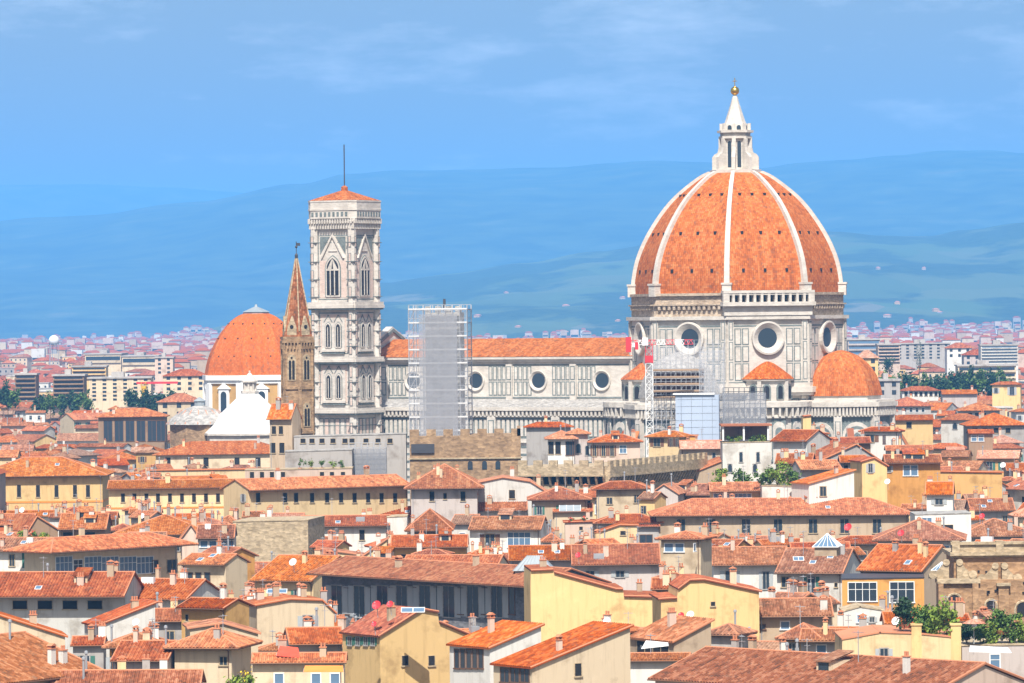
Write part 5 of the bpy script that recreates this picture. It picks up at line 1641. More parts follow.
H('house', 'low red roofed house between the white steep house and the terrace bushes', 774, 812, 464, 453.5, Y=930, yaw=-8, kind='gable', wall='tan', tile='tile_red', yb=470, nch=2)
H('house', 'small grey house with steel tank on a red roof above the pale shed house', 800, 842, 470, 460, Y=915, yaw=10, kind='gable', wall='grey', tile='tile_orange', yb=474, nch=2)
P_('tower_house', 'narrow yellow tower with stepped top in front of the choir wall', [(803, 426), (803.3, 417), (811, 416), (811.3, 432), (828, 434)], 0, Y=1020, D=6, wall='yellow', tile='tile_red', yb=452, wins=[((819, 824), 434, 440, 2.5, 'o')], short='the narrow yellow tower')
H('house', 'dark eaved house with wide brown roof before the choir buttresses', 822, 872, 444, 437.5, Y=1010, kind='gable', wall='brown', tile='tile_red', yb=452, nch=1)
H('house', 'white house with square brown window right of the choir arches', 858, 900, 432, 427, Y=1060, yaw=-18, kind='hip', wall='white', tile='tile_red', yb=458, wins=[((870,), 435, 442, 8, 'bs')], swins=[((884,), 435.5, 444, 4, 'wd')], nch=1, short='the white brown windowed house')
P_('house', 'grey gabled house whose big red roof slopes left, below the choir arches', [(814, 464), (856, 445), (880, 461)], 28, Y=950, D=9, wall='grey', tile='tile_red', yb=478, nch=1, short='the grey gabled house')
H('house', 'grey house with two small dark windows under red eaves left of the yellow gable', 840, 868, 463, 455.5, Y=925, kind='gable', wall='grey', tile='tile_orange', yb=476, wins=[((846, 855), 465, 471, 4, 'o')], nch=1)
P_('house', 'yellow gable house with one grey shuttered window', [(862, 462), (874, 458.5), (887, 466)], 10, Y=905, D=9, wall='yellow', tile='tile_red', yb=484, wins=[((870.5,), 464, 472.5, 3.5, 'ws')], short='the yellow gable house')
H('house', 'orange walled house with dark blue loggia under a long red roof', 884, 942, 463.5, 454.5, Y=915, kind='gable', wall='orange', tile='tile_red', yb=478, wins=[((889,), 466, 472, 3, 'ws'), ((907, 914), 465.5, 475.5, 7, 'bl')], nch=2, short='the orange house with loggia')
P_('house', 'pale gabled shed house with one dark window, roof climbing to the right', [(809, 484), (854, 471)], 24, Y=892, D=7, wall='white', tile='tile_orange', yb=498, wins=[((823,), 487, 496, 6, 'd')], short='the pale shed house')
P_('terrace_house', 'whitewashed terrace with bushes in front of the white terrace house', [(762, 486), (812, 487)], 0, Y=900, D=9, wall='white', tile='stone_tan', parapet=True, yb=499, short='the bushy terrace')
for i, (px, py, h_, w_, lab) in enumerate(((767, 488, 20, 20, 'dark green bush at the left of the whitewashed terrace'), (779, 489, 25, 26, 'tallest bright green bush on the whitewashed terrace'), (794, 488, 20, 20, 'leafy bush at the right of the whitewashed terrace'),
                                  (722, 488, 20, 24, 'bright bush behind the small blue windowed roof'), (742, 487, 20, 22, 'spiky bush below the slit windows of the white terrace house'))):
    Yb_ = REG_Y('the bushy terrace') + 1.6 if i < 3 else 915
    shrub('terrace_bush', lab, px, py, Yb_, h_, w_, ['leaf', 'leaf_bright', 'leaf', 'leaf_bright', 'leaf'][i], 700, group='bushes on the terraces below the dome')
H('house', 'red roofed house with a strip of blue windows below the terrace bushes', 710, 764, 492, 482.5, Y=905, kind='gable', wall='pale_yellow', tile='tile_orange', yb=498, wins=[((718, 728, 738, 747), 493.5, 497.5, 8, 'bl')], nch=1, short='the blue windowed strip house')
P_('house', 'small white gable facing left of the two gables under the battlement corbels', [(630, 495), (640, 484), (650, 488)], 0, Y=938, D=9, wall='white', tile='tile_brown', yb=500)
P_('house', 'wider pale gable right of the twin gables under the battlement corbels', [(651, 494), (664, 485), (678, 494)], -12, Y=930, D=10, wall='lilac', tile='tile_brown', yb=500)
H('house', 'brown tiled roof between the twin gables and the blue windowed house', 664, 712, 496, 484, Y=935, yaw=-25, kind='gable', wall='tan', tile='tile_brown', yb=500, nch=2)
H('house', 'red brown roof just below the right part of the corbel wall', 592, 652, 490, 481.5, Y=925, kind='hip', wall='cream', tile='tile_red', yb=494, nch=1)
H('house', 'broad orange roof touching the foot of the arched corbel wall', 527, 592, 500.5, 486.5, ze=20.5, kind='hip', wall='tan', tile='tile_orange', yb=506, nch=1, short='the broad orange roof under the corbels')
P_('house', 'rough grey white gable wall with one dark window left of the corbel wall', [(464, 494), (474, 484), (503, 478), (530, 482), (546, 492)], 0, Y=930, D=12, wall='stained', tile='tile_pale', yb=512, wins=[((512,), 490, 498.5, 5.5, 'o')], short='the rough grey gable')
H('house', 'white house with broad brown roof tucked behind the blue windowed white house', 466, 528, 511.5, 498.5, ze=18, kind='gable', wall='white', tile='tile_brown', yb=521, nch=2, yaw=0)
H('house', 'white house with one brown shuttered window and one wide blue window', 467.5, 541, 530.5, 516.5, ze=18, kind='gable', wall='white', tile='tile_brown', yb=556, wins=[((490,), 534, 547.5, 9, 'bs'), ((519,), 532.5, 547, 22, 'bl')], swins=[((548,), 535, 546, 3, 'wd')], nch=0, yaw=-8, short='the white blue windowed house')
H('house', 'brown roofed extension right of the white roof pair, below the broad orange roof', 520, 566, 514, 503, ze=17, kind='gable', wall='white', tile='tile_brown', yb=520, nch=1)
H('tower_house', 'pale yellow attic house with big dark blue window under an orange roof', 574, 632, 498, 489.5, ze=19.5, kind='gable', wall='pale_yellow', tile='tile_orange', yb=521, wins=[((605.5,), 500.5, 513.5, 20, 'bl'), ((589,), 501, 508, 3, 'o')], nch=0, D=9, short='the attic house')
H('house', 'narrow brick house with solar panels on its small roof', 553, 594, 512.5, 504, ze=18.2, kind='gable', wall='cream', tile='tile_red', yb=520, nch=0, D=5)
P_('terrace_house', 'cream and bare brick house with red flower boxes along its terrace', [(565, 523), (597, 522)], 0, ze=17, D=7, wall='pink', tile='tile_red', yb=546, wins=[((581,), 527, 530, 3, 'o'), ((583,), 540, 544, 6, 'o')], short='the flower box house')
for px, lab in ((571, 'red flowers left on the terrace of the bare brick house'), (584, 'brighter red flowers right on the terrace of the bare brick house')):
    shrub('flower_box', lab, px, 521.5, 853, 5, 7, 'leaf', 60, flower='cloth_red', group='flower boxes on the brick terrace')
H('house', 'red brown roof left of the long grey beige palace', 593, 664, 524, 514, ze=17, kind='hip', wall='grey', tile='tile_red', yb=530, nch=1)
P_('house', 'cream gable with arched brown trim below the red brown roof', [(598, 533), (620, 525.5), (637, 526)], 0, ze=16.6, D=7, wall='pale_yellow', tile='tile_red', yb=545, wins=[((623,), 531, 535, 5, 'o')])
H('house', 'shaded grey house with dark glass doors beside the cream arched gable', 634, 660, 527, 519, ze=16.4, kind='gable', wall='grey', tile='tile_red', yb=545, wins=[((646,), 535, 545, 12, 'wd')], nch=0)
H('palace', 'long grey beige palace with large dark windows and even orange roof', 650, 916, 516.5, 497.5, ze=18.3, yaw=0, kind='hip', wall='tan', tile='tile_orange', yb=541, oh=1.2,
  wins=[((681, 711.5, 746, 778, 813, 844.5, 877), 519.5, 533, 8, 'd')], nch=5, nant=2, short='the long grey beige palace')
H('tower_house', 'square cream tower with two blue windows under a flat pyramid roof', 655, 704, 540, 531.5, Y=690, yaw=-18, kind='hip', wall='cream', tile='tile_orange', yb=577, wins=[((669, 679.5), 543.5, 551.5, 8, 'bl')], swins=[((694.5,), 544, 551, 2.5, 'bl')], nch=0, hipf=1.0, D=7.2, oh=.7, short='the cream tower with blue windows')
H('house', 'long red roof with grey wall and small shutters left of the cream tower', 572, 662, 566, 544.5, ze=17, yaw=0, kind='gable', wall='lilac', tile='tile_red', yb=578, wins=[((590, 620), 571, 577, 8, 'ws')], nch=1, short='the long red roof by the tower')
H('house', 'red brown roof with low grey wall behind the metal pyramid roof', 508, 578, 561, 545.5, ze=16.6, yaw=0, kind='gable', wall='lilac', tile='tile_red', yb=570, nch=2)
mp_r = tag(empty('metal_roof_pavilion', (at(533, 572, 655).x, 655, 0), R(-6)), 'corrugated blue grey metal pyramid roof on a low box', 'pavilion')
zz = zof(571, 655)
q = MB(); q.box(-2.4, 2.4, 0, 4, 0, zz); q.build('wall', 'plaster_grey', mp_r)
q = MB()
for pts in ([(-2.7, -.3, zz), (2.7, -.3, zz), (1.1, 1.7, zz + 1.95), (-.9, 1.7, zz + 1.95)], [(2.7, -.3, zz), (2.7, 4.3, zz), (1.1, 2.2, zz + 1.95), (1.1, 1.7, zz + 1.95)],
            [(2.7, 4.3, zz), (-2.7, 4.3, zz), (-.9, 2.2, zz + 1.95), (1.1, 2.2, zz + 1.95)], [(-2.7, 4.3, zz), (-2.7, -.3, zz), (-.9, 1.7, zz + 1.95), (-.9, 2.2, zz + 1.95)], [(-.9, 1.7, zz + 1.95), (1.1, 1.7, zz + 1.95), (1.1, 2.2, zz + 1.95), (-.9, 2.2, zz + 1.95)]): q.poly(pts)
rf = q.build('roof', 'lead', mp_r)
q = MB()
for i in range(9):
    t = i / 8; q.tube((-2.7 + 5.4 * t, -.3, zz + .03), (-.9 + 2 * t, 1.7, zz + 1.98), .05, 4)
q.build('seam', 'grey_metal', rf)
# --- the right middle
H('palace', 'house with wide hip roof and glazed veranda under it, left of the brown church wall', 872, 966, 541.5, 519, ze=18.5, yaw=-6, kind='hip', wall='lilac', tile='tile_brown', yb=568, wins=[((929,), 546, 564, 40, 'bl'), ((901,), 546, 562, 8, 'wd')], nch=2, nant=1, short='the veranda house')
H('palace', 'brown hip roof behind the brown church parapet at the right edge', 958, 1040, 537.5, 519, ze=17.5, yaw=0, kind='hip', wall='lilac', tile='tile_brown', yb=547, nch=3, hipf=.9, short='the right edge hip roof')
for i, px in enumerate((918, 930, 943)):
    shrub('veranda_plant', ['leafy plant at the left of the glazed veranda', 'leafy plant in the middle of the glazed veranda', 'leafy plant at the right of the glazed veranda'][i], px, 567, 735, 8, 13, 'leaf', 200, group='plants on the glazed veranda')
H('tower_house', 'small white attic tower with curved grey roof and shuttered window on the long orange roof', 925, 954, 495.5, 482, Y=835, yaw=-8, kind='gable', wall='white', tile='tile_orange', yb=513, wins=[((939,), 499, 504.5, 7, 'ws')], nch=0, D=6, oh=.5, short='the white attic tower')
P_('terrace_house', 'flat white terrace with dark arched opening below the white attic tower', [(915, 515), (971, 513.5)], 0, Y=800, D=10, wall='white', tile='stone_grey', parapet=True, yb=530, wins=[((946,), 525, 531, 14, 'o'), ((927,), 518, 524, 9, 'bl')], short='the flat white terrace')
H('house', 'orange roofed house with shaded grey wall right of the white attic tower', 970, 1016, 511.5, 498.5, ze=18, kind='gable', wall='grey', tile='tile_orange', yb=519, nch=2)
H('house', 'white gabled house with grey side, above the white attic tower', 955, 985, 489, 479, ze=18.5, yaw=-35, kind='gable', wall='white', tile='tile_orange', yb=497, nch=1)
H('house', 'white house with long orange roof running to the right edge', 998, 1040, (487, 493), 480, ze=18, kind='gable', wall='white', tile='tile_orange', yb=500, nch=2)
H('house', 'ochre house with teal shuttered window and a wide tan roof near the right edge', 976, 1019, 459, 450, ze=18, yaw=-10, kind='gable', wall='ochre', tile='tile_pale', yb=479, wins=[((989.5, 1004), 462, 470, 5, 'gs')], nch=1, short='the ochre house')
P_('house', 'long orange terrace wall below the teal shuttered ochre house', [(932, 472), (1002, 473)], 0, Y=1000, D=8, wall='ochre', tile='tile_orange', yb=480, nch=2)
H('house', 'dark shaded house with brown roof at the right edge beside the ochre house', 1006, 1045, 471, 463, ze=17.5, kind='gable', wall='brown', tile='tile_red', yb=482, nch=0)
H('house', 'brown roofed house sloping left below the square white tower', 936, 978, 470, 460.5, ze=17, yaw=-20, kind='gable', wall='cream', tile='tile_brown', yb=474, nch=1)
H('tower_house', 'square white tower with arched window and dark right side among red roofs', 938, 971, 420.5, 413.5, Y=1330, yaw=-40, kind='hip', wall='white', tile='tile_red', yb=444, wins=[((955,), 423, 429, 4, 'a')], nch=0, hipf=1.0, D=8, oh=.6, short='the square white tower')
H('house', 'cream yellow house with tall dark window, upper right among far roofs', 990, 1022, 385, 381.5, Y=1850, yaw=-12, kind='hip', wall='yellow', tile='tile_red', yb=401, wins=[((1012,), 387, 395, 4, 'ws'), ((996,), 388, 393, 3, 'ws')], nch=1, short='the far yellow house')
H('house', 'white fronted house with many dark windows under long roof, right of the small choir dome', 900, 941, 391, 386, Y=1850, kind='hip', wall='white', tile='tile_red', yb=397, wins=[((906, 911, 916, 921, 926, 931, 936), 392, 396, 3, 'o')], nch=1, short='the many windowed white house')
H('house', 'long low house with bright orange roof below the row of far green trees', 942, 978, 394.5, 389.5, Y=1800, kind='gable', wall='lilac', tile='tile_orange', yb=401, nch=1)
H('house', 'blue shaded house with broad red roof right of the small choir dome', 884, 934, 406.5, 396.5, Y=1560, kind='hip', wall='grey', tile='tile_red', yb=416, wins=[((905, 911, 917, 923), 408, 412, 3, 'w')], nch=1, short='the blue shaded house')
H('house', 'broad red hip roof over shaded windows beyond the square white tower', 958, 1003, 411, 402.5, Y=1450, kind='hip', wall='grey', tile='tile_orange', yb=419, wins=[((970, 977, 984), 413, 418, 4, 'o')], nch=1)
H('palace', 'big red hip roof with long shaded wall right of the square white tower', 966, 1030, 426, 412.5, Y=1290, kind='hip', wall='grey', tile='tile_orange', yb=436, wins=[((975, 985, 996, 1008), 428, 433, 5, 'o')], nch=2, short='the big red hip roof')
H('house', 'red lean roof and dark windows between the square white tower and orange house', 968, 994, 434, 429, Y=1230, kind='gable', wall='brown', tile='tile_orange', yb=442, wins=[((974, 981), 435.5, 441, 5, 'bl')], nch=0)
H('house', 'long red roof with yellow shaded loggia, lower right of the choir', 890, 934, 420.5, 414.5, Y=1330, kind='gable', wall='yellow', tile='tile_orange', yb=430, nch=2, wins=[((909,), 422, 428, 5, 'o')])
H('house', 'red roofed house with pale wall above the orange loggia house', 886, 934, 451, 445.5, Y=1010, kind='gable', wall='white', tile='tile_red', yb=456, wins=[((898,), 452, 456.5, 12, 'wd')], nch=2)
# --- the left
P_('house', 'dark gabled house with orange roof and a loggia of plants, left', [(29, 530), (37, 517), (58, 530)], 24, ze=17.5, D=12, wall='brown', tile='tile_orange', yb=548, short='the dark gabled house')
H('house', 'orange brown roof over a shaded terrace with yellow cloth', 57, 106, 530, 513.5, ze=17.4, yaw=0, kind='gable', wall='brown', tile='tile_orange', yb=546, nch=1, wins=[((68, 90), 532, 540, 10, 'o')], short='the yellow cloth terrace house')
H('house', 'low orange roof at the left edge above the white walled house', -20, 34, 526, 514, ze=17, kind='gable', wall='cream', tile='tile_orange', yb=535, nch=1)
H('house', 'white walled house with teal shuttered door under a brown roof, left edge', -22, 43, 552, 537.5, ze=18, yaw=-12, kind='gable', wall='white', tile='tile_brown', yb=581, wins=[((29,), 553, 568, 6, 'gs'), ((12,), 555, 566, 5, 'd')], nch=1, short='the white teal doored house')
lg = H('palace', 'long house with deep blue shaded loggia above a cream parapet, left', 51, 198, (553.5, 545), 535, ze=18.2, kind='hip', wall='cream', tile='tile_orange', yb=594, oh=2.4, wins=[((64, 93, 110, 128, 145), 557, 573, 15, 'bl'), ((78,), 560, 573, 8, 'w'), ((155,), 561, 573, 5, 'wd'), ((172,), 560, 572, 9, 'd')], nch=0, short='the blue loggia house')
H('house', 'orange brown roof with white chimneys below the long slit windowed wing', 110, 214, 536, 515, ze=17.2, kind='hip', wall='tan', tile='tile_orange', yb=540, nch=4, short='the roof with white chimneys')
P_('house', 'small cream gable poking through the orange roofs, left of the stone block', [(182, 538), (191, 526), (201, 540)], 5, ze=17, D=6, wall='pink', tile='tile_orange', yb=545)
H('house', 'brown roof with strip of dark blue windows left of the rough stone block', 196, 235, 539, 525, ze=18, kind='gable', wall='grey', tile='tile_brown', yb=548, wins=[((204, 213, 222, 230), 541, 547, 7, 'bl')], nch=1, D=9)
P_('stone_block', 'windowless block of rough tan stone with flat top', [(233, 522), (308, 520.5)], -8, ze=20, D=16, wall='stone_tan', tile='stone_tan', parapet=True, yb=563, short='the rough stone block', cat='tower')
H('house', 'grey colonnaded house with orange roof and cream gable wall, left of the dark palace', 178, 224, (565, 566), 554, ze=18.5, yaw=-28, kind='gable', wall='cream', tile='tile_orange', yb=596, wins=[((190, 198.5, 207.5), 573, 592, 5, 'wd')], nch=0, short='the colonnaded house')
H('house', 'long brown roof above a deep shaded wall at the left edge', -20, 124, 598, 572, ze=18.5, yaw=-6, kind='gable', wall='stained', tile='tile_red', yb=630, oh=2.0, nch=2, wins=[((20, 45, 70, 95), 601, 609, 14, 'o')], short='the deep shaded wall')
H('house', 'red roof between the deep shaded wall and the colonnaded house', 118, 186, 600, 579, ze=17.5, yaw=-20, kind='gable', wall='white', tile='tile_red', yb=610, nch=2)
P_('house', 'big cream gable wall with one small dark window, left edge', [(-20, 610), (2, 617), (65, 637)], 10, ze=19.5, D=10, wall='cream', tile='tile_red', yb=668, wins=[((32.5,), 637, 645, 8.5, 'd')], short='the big cream gable')
H('house', 'large worn brown roof filling the lower left corner', -30, 108, (690, 672), 638, ze=17.5, kind='gable', wall='tan', tile='tile_brown', yb=690, nch=3, short='the large worn roof')
H('house', 'lowest red roof along the bottom edge, left', 48, 200, 690, 670, ze=16.5, yaw=0, kind='gable', wall='tan', tile='tile_brown', yb=700, nch=4)
P_('house', 'bright red diagonal roof climbing to the right, left of the ochre attic', [(99, 626), (155, 604)], 20, ze=17, D=7, wall='white', tile='tile_red', yb=634)
H('house', 'ochre attic house with a tan roof above the cream hip roofed house', 176, 224, 609.5, 598.5, ze=18.5, yaw=-30, kind='gable', wall='ochre', tile='tile_red', yb=628, nch=0, D=7, wins=[((187,), 615, 621, 3, 'o')], short='the ochre attic')
H('house', 'brown patchy roof with a cluster of yellow chimney pots, lower left', 110, 168, 662, 641, ze=17, yaw=-8, kind='gable', wall='lilac', tile='tile_red', yb=668, nch=4, short='the roof with yellow chimney pots')
H('house', 'cream house with orange red hip roof and one square dark window, lower left', 163, 238, (652, 646), 628.5, ze=18.3, kind='hip', wall='cream', tile='tile_orange', yb=684, wins=[((223.5,), 657, 665, 7, 'd')], nch=0, hipf=1.3, yaw=-12, oh=1.1, short='the cream hip roofed house')
P_('house', 'cream stucco house whose top slopes down right, behind the hip roofed house', [(190, 629), (223, 624), (258, 634)], 8, ze=18, D=8, wall='cream', tile='tile_brown', yb=655, wins=[((240,), 640, 645, 8, 'o')])
H('house', 'red roof beside the rough stone block, above the cream stucco wall', 250, 312, 582, 556, ze=17, yaw=-25, kind='gable', wall='pale_yellow', tile='tile_orange', yb=592, nch=1)
P_('house', 'cream stucco gable wall with one dark window, left of the dark palace', [(257, 606), (290, 600), (322, 601), (334, 612)], 14, ze=18.5, D=8, wall='cream', tile='tile_red', yb=645, wins=[((308,), 616, 629, 9.5, 'ws')], nch=1, short='the cream stucco gable')
H('house', 'brown roof with a tall pipe between the stucco gable and yellow gable house', 288, 345, 645, 627.5, ze=17.5, yaw=8, kind='gable', wall='grey', tile='tile_red', yb=655, nch=2)
P_('house', 'yellow gable house with two small dark windows and teal shutters on its left side', [(380, 636), (421, 610), (438, 613), (439, 623), (468, 635)], 32, ze=19, D=8.5, wall='yellow', tile='tile_red', yb=690, wins=[((405, 431.5), 656, 665.5, 6, 'o')], lwins=[((350, 358, 366, 373), 637, 645, 3.2, 'gs')], short='the yellow gable house in front')
H('house', 'orange eaved house with blue windows and orange awning at the bottom edge', 250, 346, 664, 653, ze=17.8, yaw=0, kind='gable', wall='cream', tile='tile_orange', yb=690, wins=[((279, 316, 335), 674, 684, 8, 'bl')], nch=1, short='the orange eaved house')
H('house', 'white walled house with broad red roof right of the bending wing', 300, 390, 527, 515.5, ze=17.5, yaw=0, kind='gable', wall='white', tile='tile_red', yb=541, wins=[((362,), 530, 540, 5, 'o')], nch=1, short='the white walled house')
P_('house', 'blank white end wall between two brown roofs, centre left', [(387, 517.5), (407, 516.5)], 0, ze=19, D=8, wall='white', tile='stone_tan', parapet=True, yb=541)
H('house', 'brown hip roof with dark attic openings right of the blank white end wall', 405, 454, 531.5, 509, ze=17.2, yaw=0, kind='hip', wall='brown', tile='tile_brown', yb=540, wins=[((414, 428, 440), 534, 539, 8, 'o')], nch=1)
H('house', 'red roof with rows of vents above the dark palace', 390, 468, 548, 535, ze=17, yaw=0, kind='gable', wall='ochre', tile='tile_red', yb=555, nch=4)
P_('house', 'pale yellow lean gable with a brown roof, above the dark palace', [(322, 550), (364, 556), (387, 540)], 0, ze=16.5, D=6, wall='pale_yellow', tile='tile_brown', yb=560)
H('house', 'low red roof in a row under the yellow bending wing', 345, 428, 517.5, 507, ze=16.6, yaw=0, kind='gable', wall='tan', tile='tile_red', yb=522, nch=2)
P_('house', 'white chimney like block among low roofs under the yellow wing', [(289, 508), (307, 507.5)], 0, Y=930, D=4, wall='white', tile='stone_tan', parapet=True, yb=520)
# --- the dark palace and the yellow houses in front
dp = H('palace', 'dark shaded palace with a row of pale framed windows under a long weathered roof', 306, 531, (574.5, 587.5), 562.5, ze=19, kind='gable', wall='stone_shaded', tile='tile_orange', yb=630, oh=2.6, D=14,
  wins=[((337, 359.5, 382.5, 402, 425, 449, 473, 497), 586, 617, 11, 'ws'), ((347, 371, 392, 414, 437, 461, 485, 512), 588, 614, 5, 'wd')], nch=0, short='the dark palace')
P_('house', 'large bright yellow gable wall sloping down right, centre bottom', [(530.5, 585), (530.8, 571.5), (553, 570.5), (554, 573), (616, 590), (623, 590), (624, 597), (661, 598)], 4, ze=20, D=12, wall='yellow', tile='tile_red', yb=632, short='the large yellow gable wall')
P_('house', 'second yellow wall with one tiny dark window, right of the large yellow gable wall', [(661, 600), (677, 599), (678, 590), (690, 581), (704, 580.5), (759, 592)], 4, ze=20, D=11, wall='yellow', tile='tile_red', yb=645, wins=[((713,), 602, 606, 4, 'o')], short='the second yellow wall')
H('house', 'small beige house with tall shaded door between the two yellow walls', 650, 684, 590, 578, Y=648, yaw=-4, kind='gable', wall='tan', tile='tile_red', yb=610, D=7, wins=[((667, ), 598, 615, 6, 'wd')], nch=2, short='the beige door house')
P_('house', 'orange roofed brown slatted house with white gable, bottom centre', [(490, 648.5), (541, 626.5)], 34, ze=19, D=8, wall='white', tile='tile_orange', yb=690, lwins=[((457, 463, 469, 475, 481), 650, 668, 4, 'wd')], short='the slatted house')
P_('house', 'cream gable house whose big red roof climbs right, left of the awning house', [(532, 668), (630, 627.5)], 34, ze=18.5, D=7.2, wall='cream', tile='tile_red', yb=690, wins=[((578,), 664, 676, 6, 'o')], nch=0, lwins=[((505, 515, 525), 669, 682, 8, 'wd')], short='the big red climbing roof')
aw = P_('house', 'beige gable house with shaded loggia and a white triangular awning', [(674, 642), (711, 622)], 30, ze=18.3, D=9.5, wall='tan', tile='tile_brown', yb=672, lwins=[((641, 649, 657, 665), 641, 657, 7, 'o')], short='the awning house')[0]
H('house', 'small grey house with brown eaved hip roof right of the awning house', 700, 738, 636, 624, ze=17.5, yaw=-25, kind='hip', wall='grey', tile='tile_brown', yb=644, nch=0)
P_('terrace_house', 'cream balcony terrace with potted tree and white awning, bottom centre', [(586, 660), (622, 659)], 0, ze=17.5, D=6, wall='cream', tile='stone_tan', parapet=True, yb=690, wins=[((605,), 672, 685, 30, 'bl')], short='the balcony terrace')
H('house', 'white walled low wing with peeling plaster under the awning house', 622, 690, 662, 655, ze=16.5, yaw=-8, kind='gable', wall='white', tile='tile_brown', yb=690, nch=0)
H('house', 'vast tiled roof filling the bottom right, with pinkish gable', 648, 928, (680, 699), 656, ze=17.5, kind='gable', wall='pink', tile='tile_brown', yb=700, D=17, nch=1, oh=.8, short='the vast tiled roof')
H('house', 'white house with grey shuttered window and worn red roof, left of the glass pyramid', 712, 790, 566, 547, ze=18, yaw=0, kind='gable', wall='white', tile='tile_brown', yb=596, wins=[((730,), 571, 586, 9, 'ws'), ((766,), 572, 589, 6, 'ws')], nch=1, short='the grey shuttered house')
gp = H('house', 'pinkish house with green shutter and bluish gable under the glass pyramid', 774, 843, 574, 548.5, ze=18, yaw=-14, kind='gable', wall='white', tile='tile_brown', yb=600, wins=[((786,), 577, 587, 8, 'd'), ((811.5,), 577, 593, 7, 'gs'), ((836,), 583, 587, 2.5, 'o')], nch=0, short='the green shuttered house')
H('house', 'low house with streaked red roof below the green shuttered house', 757, 834, 617.5, 598.5, ze=17.5, yaw=0, kind='gable', wall='tan', tile='tile_brown', yb=634, wins=[((785,), 622, 629, 8, 'bl'), ((762,), 625, 629, 6, 'wd')], nch=1, short='the streaked red roof')
H('house', 'ochre house with small green planted window under a brown hip roof', 776, 822, 640, 623.5, ze=18, yaw=-12, kind='hip', wall='ochre', tile='tile_brown', yb=655, wins=[((792,), 643, 654, 6, 'ws')], nch=0)
H('house', 'grey walled house with blue round topped shutter and orange roof', 798, 874, (641, 643), 629, ze=17.8, yaw=-8, kind='gable', wall='grey', tile='tile_orange', yb=657, wins=[((821.5,), 645, 655, 9, 'bl')], nch=1, short='the blue shutter house')
og = P_('house', 'orange house with two big white gridded windows under a flat black roof', [(842, 579.5), (924, 578)], -4, ze=18.5, D=12, wall='orange', tile='dark_metal', parapet=True, yb=612, wins=[((862.5,), 582.5, 601, 28, 'w'), ((902,), 582.5, 602, 23, 'w')], short='the orange gridded house')
H('house', 'red roofs with small grey attic behind the orange gridded house', 856, 922, 572, 545, ze=19, yaw=-32, kind='gable', wall='tan', tile='tile_red', yb=580, nch=3, D=13, short='the red roofs with grey attic')
P_('house', 'small white house with flat cornice and blue window below the orange gridded house', [(843, 612), (860, 607), (884, 611)], 0, ze=17.8, D=7, wall='white', tile='stone_tan', parapet=True, yb=632, wins=[((861,), 615, 622, 7, 'bl'), ((872,), 617, 622, 4, 'ws')])
H('house', 'red roof left of the leafy terrace with white dish', 884, 918, 625, 612, ze=17.6, yaw=0, kind='gable', wall='cream', tile='tile_red', yb=632, nch=0)
# the yellow terraces, bottom right
P_('terrace_house', 'yellow cream terrace house with planted roof garden, bottom right', [(842, 657), (842.3, 640), (880, 633), (917, 634), (956, 638)], 0, ze=17.3, D=12, wall='pale_yellow', tile='ridge_clay', parapet=True, yb=672, wins=[((884,), 649, 656, 7, 'ws')], short='the planted yellow terrace')
pt_ = REG[-1]['root']
for px_, lab_ in ((916.5, 0), (956, 0)):
    q = MB(); c_ = at(px_, 640, REG[-1]['Y']); q.box(c_.x - pt_.location.x - .55, c_.x - pt_.location.x + .55, -.12, .9, 0, c_.z + 1.6); q.box(c_.x - pt_.location.x - .65, c_.x - pt_.location.x + .65, -.22, 1.0, c_.z + 1.6, c_.z + 1.8); q.build('pillar', 'plaster_yellow', pt_)
P_('stair_wall', 'yellow stair wall with sloping orange coping, right of the planted terrace', [(953, 636), (962, 636), (988, 668), (988.3, 670)], 0, ze=18, D=2.5, wall='yellow', tile='paint_orange', parapet=True, yb=690, cat='wall')
P_('terrace_house', 'shaded terrace house with blue door and pink end wall, right edge corner', [(962, 646), (1034, 645)], 0, ze=17.8, D=10, wall='lilac', tile='stone_tan', parapet=True, yb=690, wins=[((995,), 655, 669, 9, 'bl')], short='the corner terrace house')
P_('house', 'yellow wall with pale blue shutters at the bottom right', [(956, 670), (990, 671)], 0, ze=14.5, D=3, wall='yellow', tile='ridge_clay', parapet=True, yb=690, wins=[((974, 994), 673, 684, 6, 'ws')])
for i, (px, py, h_, w_, mt, lab) in enumerate(((922, 640, 32, 24, 'leaf', 'dark shrub at the left of the planted yellow terrace'), (934, 641, 40, 27, 'leaf_bright', 'tall silvery shrub in the middle of the planted yellow terrace'), (946, 641, 38, 24, 'leaf_bright', 'bright shrub right on the planted yellow terrace'),
        (930, 643, 20, 26, 'leaf_bright', 'low yellowish plant in front on the planted terrace'), (905, 628, 24, 26, 'leaf_dark', 'round bush behind the small red roof beside the terrace'),
        (967, 648, 27, 20, 'leaf_dark', 'dark potted plant under the pink parasol'), (982, 648, 24, 20, 'leaf', 'potted plant right of the pink parasol'), (995, 649, 26, 22, 'leaf_bright', 'brightest potted plant on the corner terrace'), (1009, 648, 26, 20, 'leaf', 'dark potted plant near the yellow post on the corner terrace'), (1021, 648, 25, 20, 'leaf_bright', 'potted plant at the right picture edge'), (1003, 634, 20, 34, 'leaf', 'ivy mass at the foot of the brown church wall'))):
    shrub('terrace_shrub', lab, px, py, (REG_Y('the planted yellow terrace') if px < 960 else REG_Y('the corner terrace house')) + 1.5, h_, w_, mt, 900, True, group='plants on the terraces at the bottom right')
tree('potted_tree', 'small thin potted tree on the cream balcony terrace', 606, 652, 548, 16, 16, 'leaf', 160, zbase=at(606, 659.5, 548).z, cat='tree')
shrub('flowering_bush', 'spiky yellow green bush at the bottom edge beside the cream hip roofed house', 244, 690, 515, 24, 26, 'leaf_bright', 380, flower='cloth_yellow')
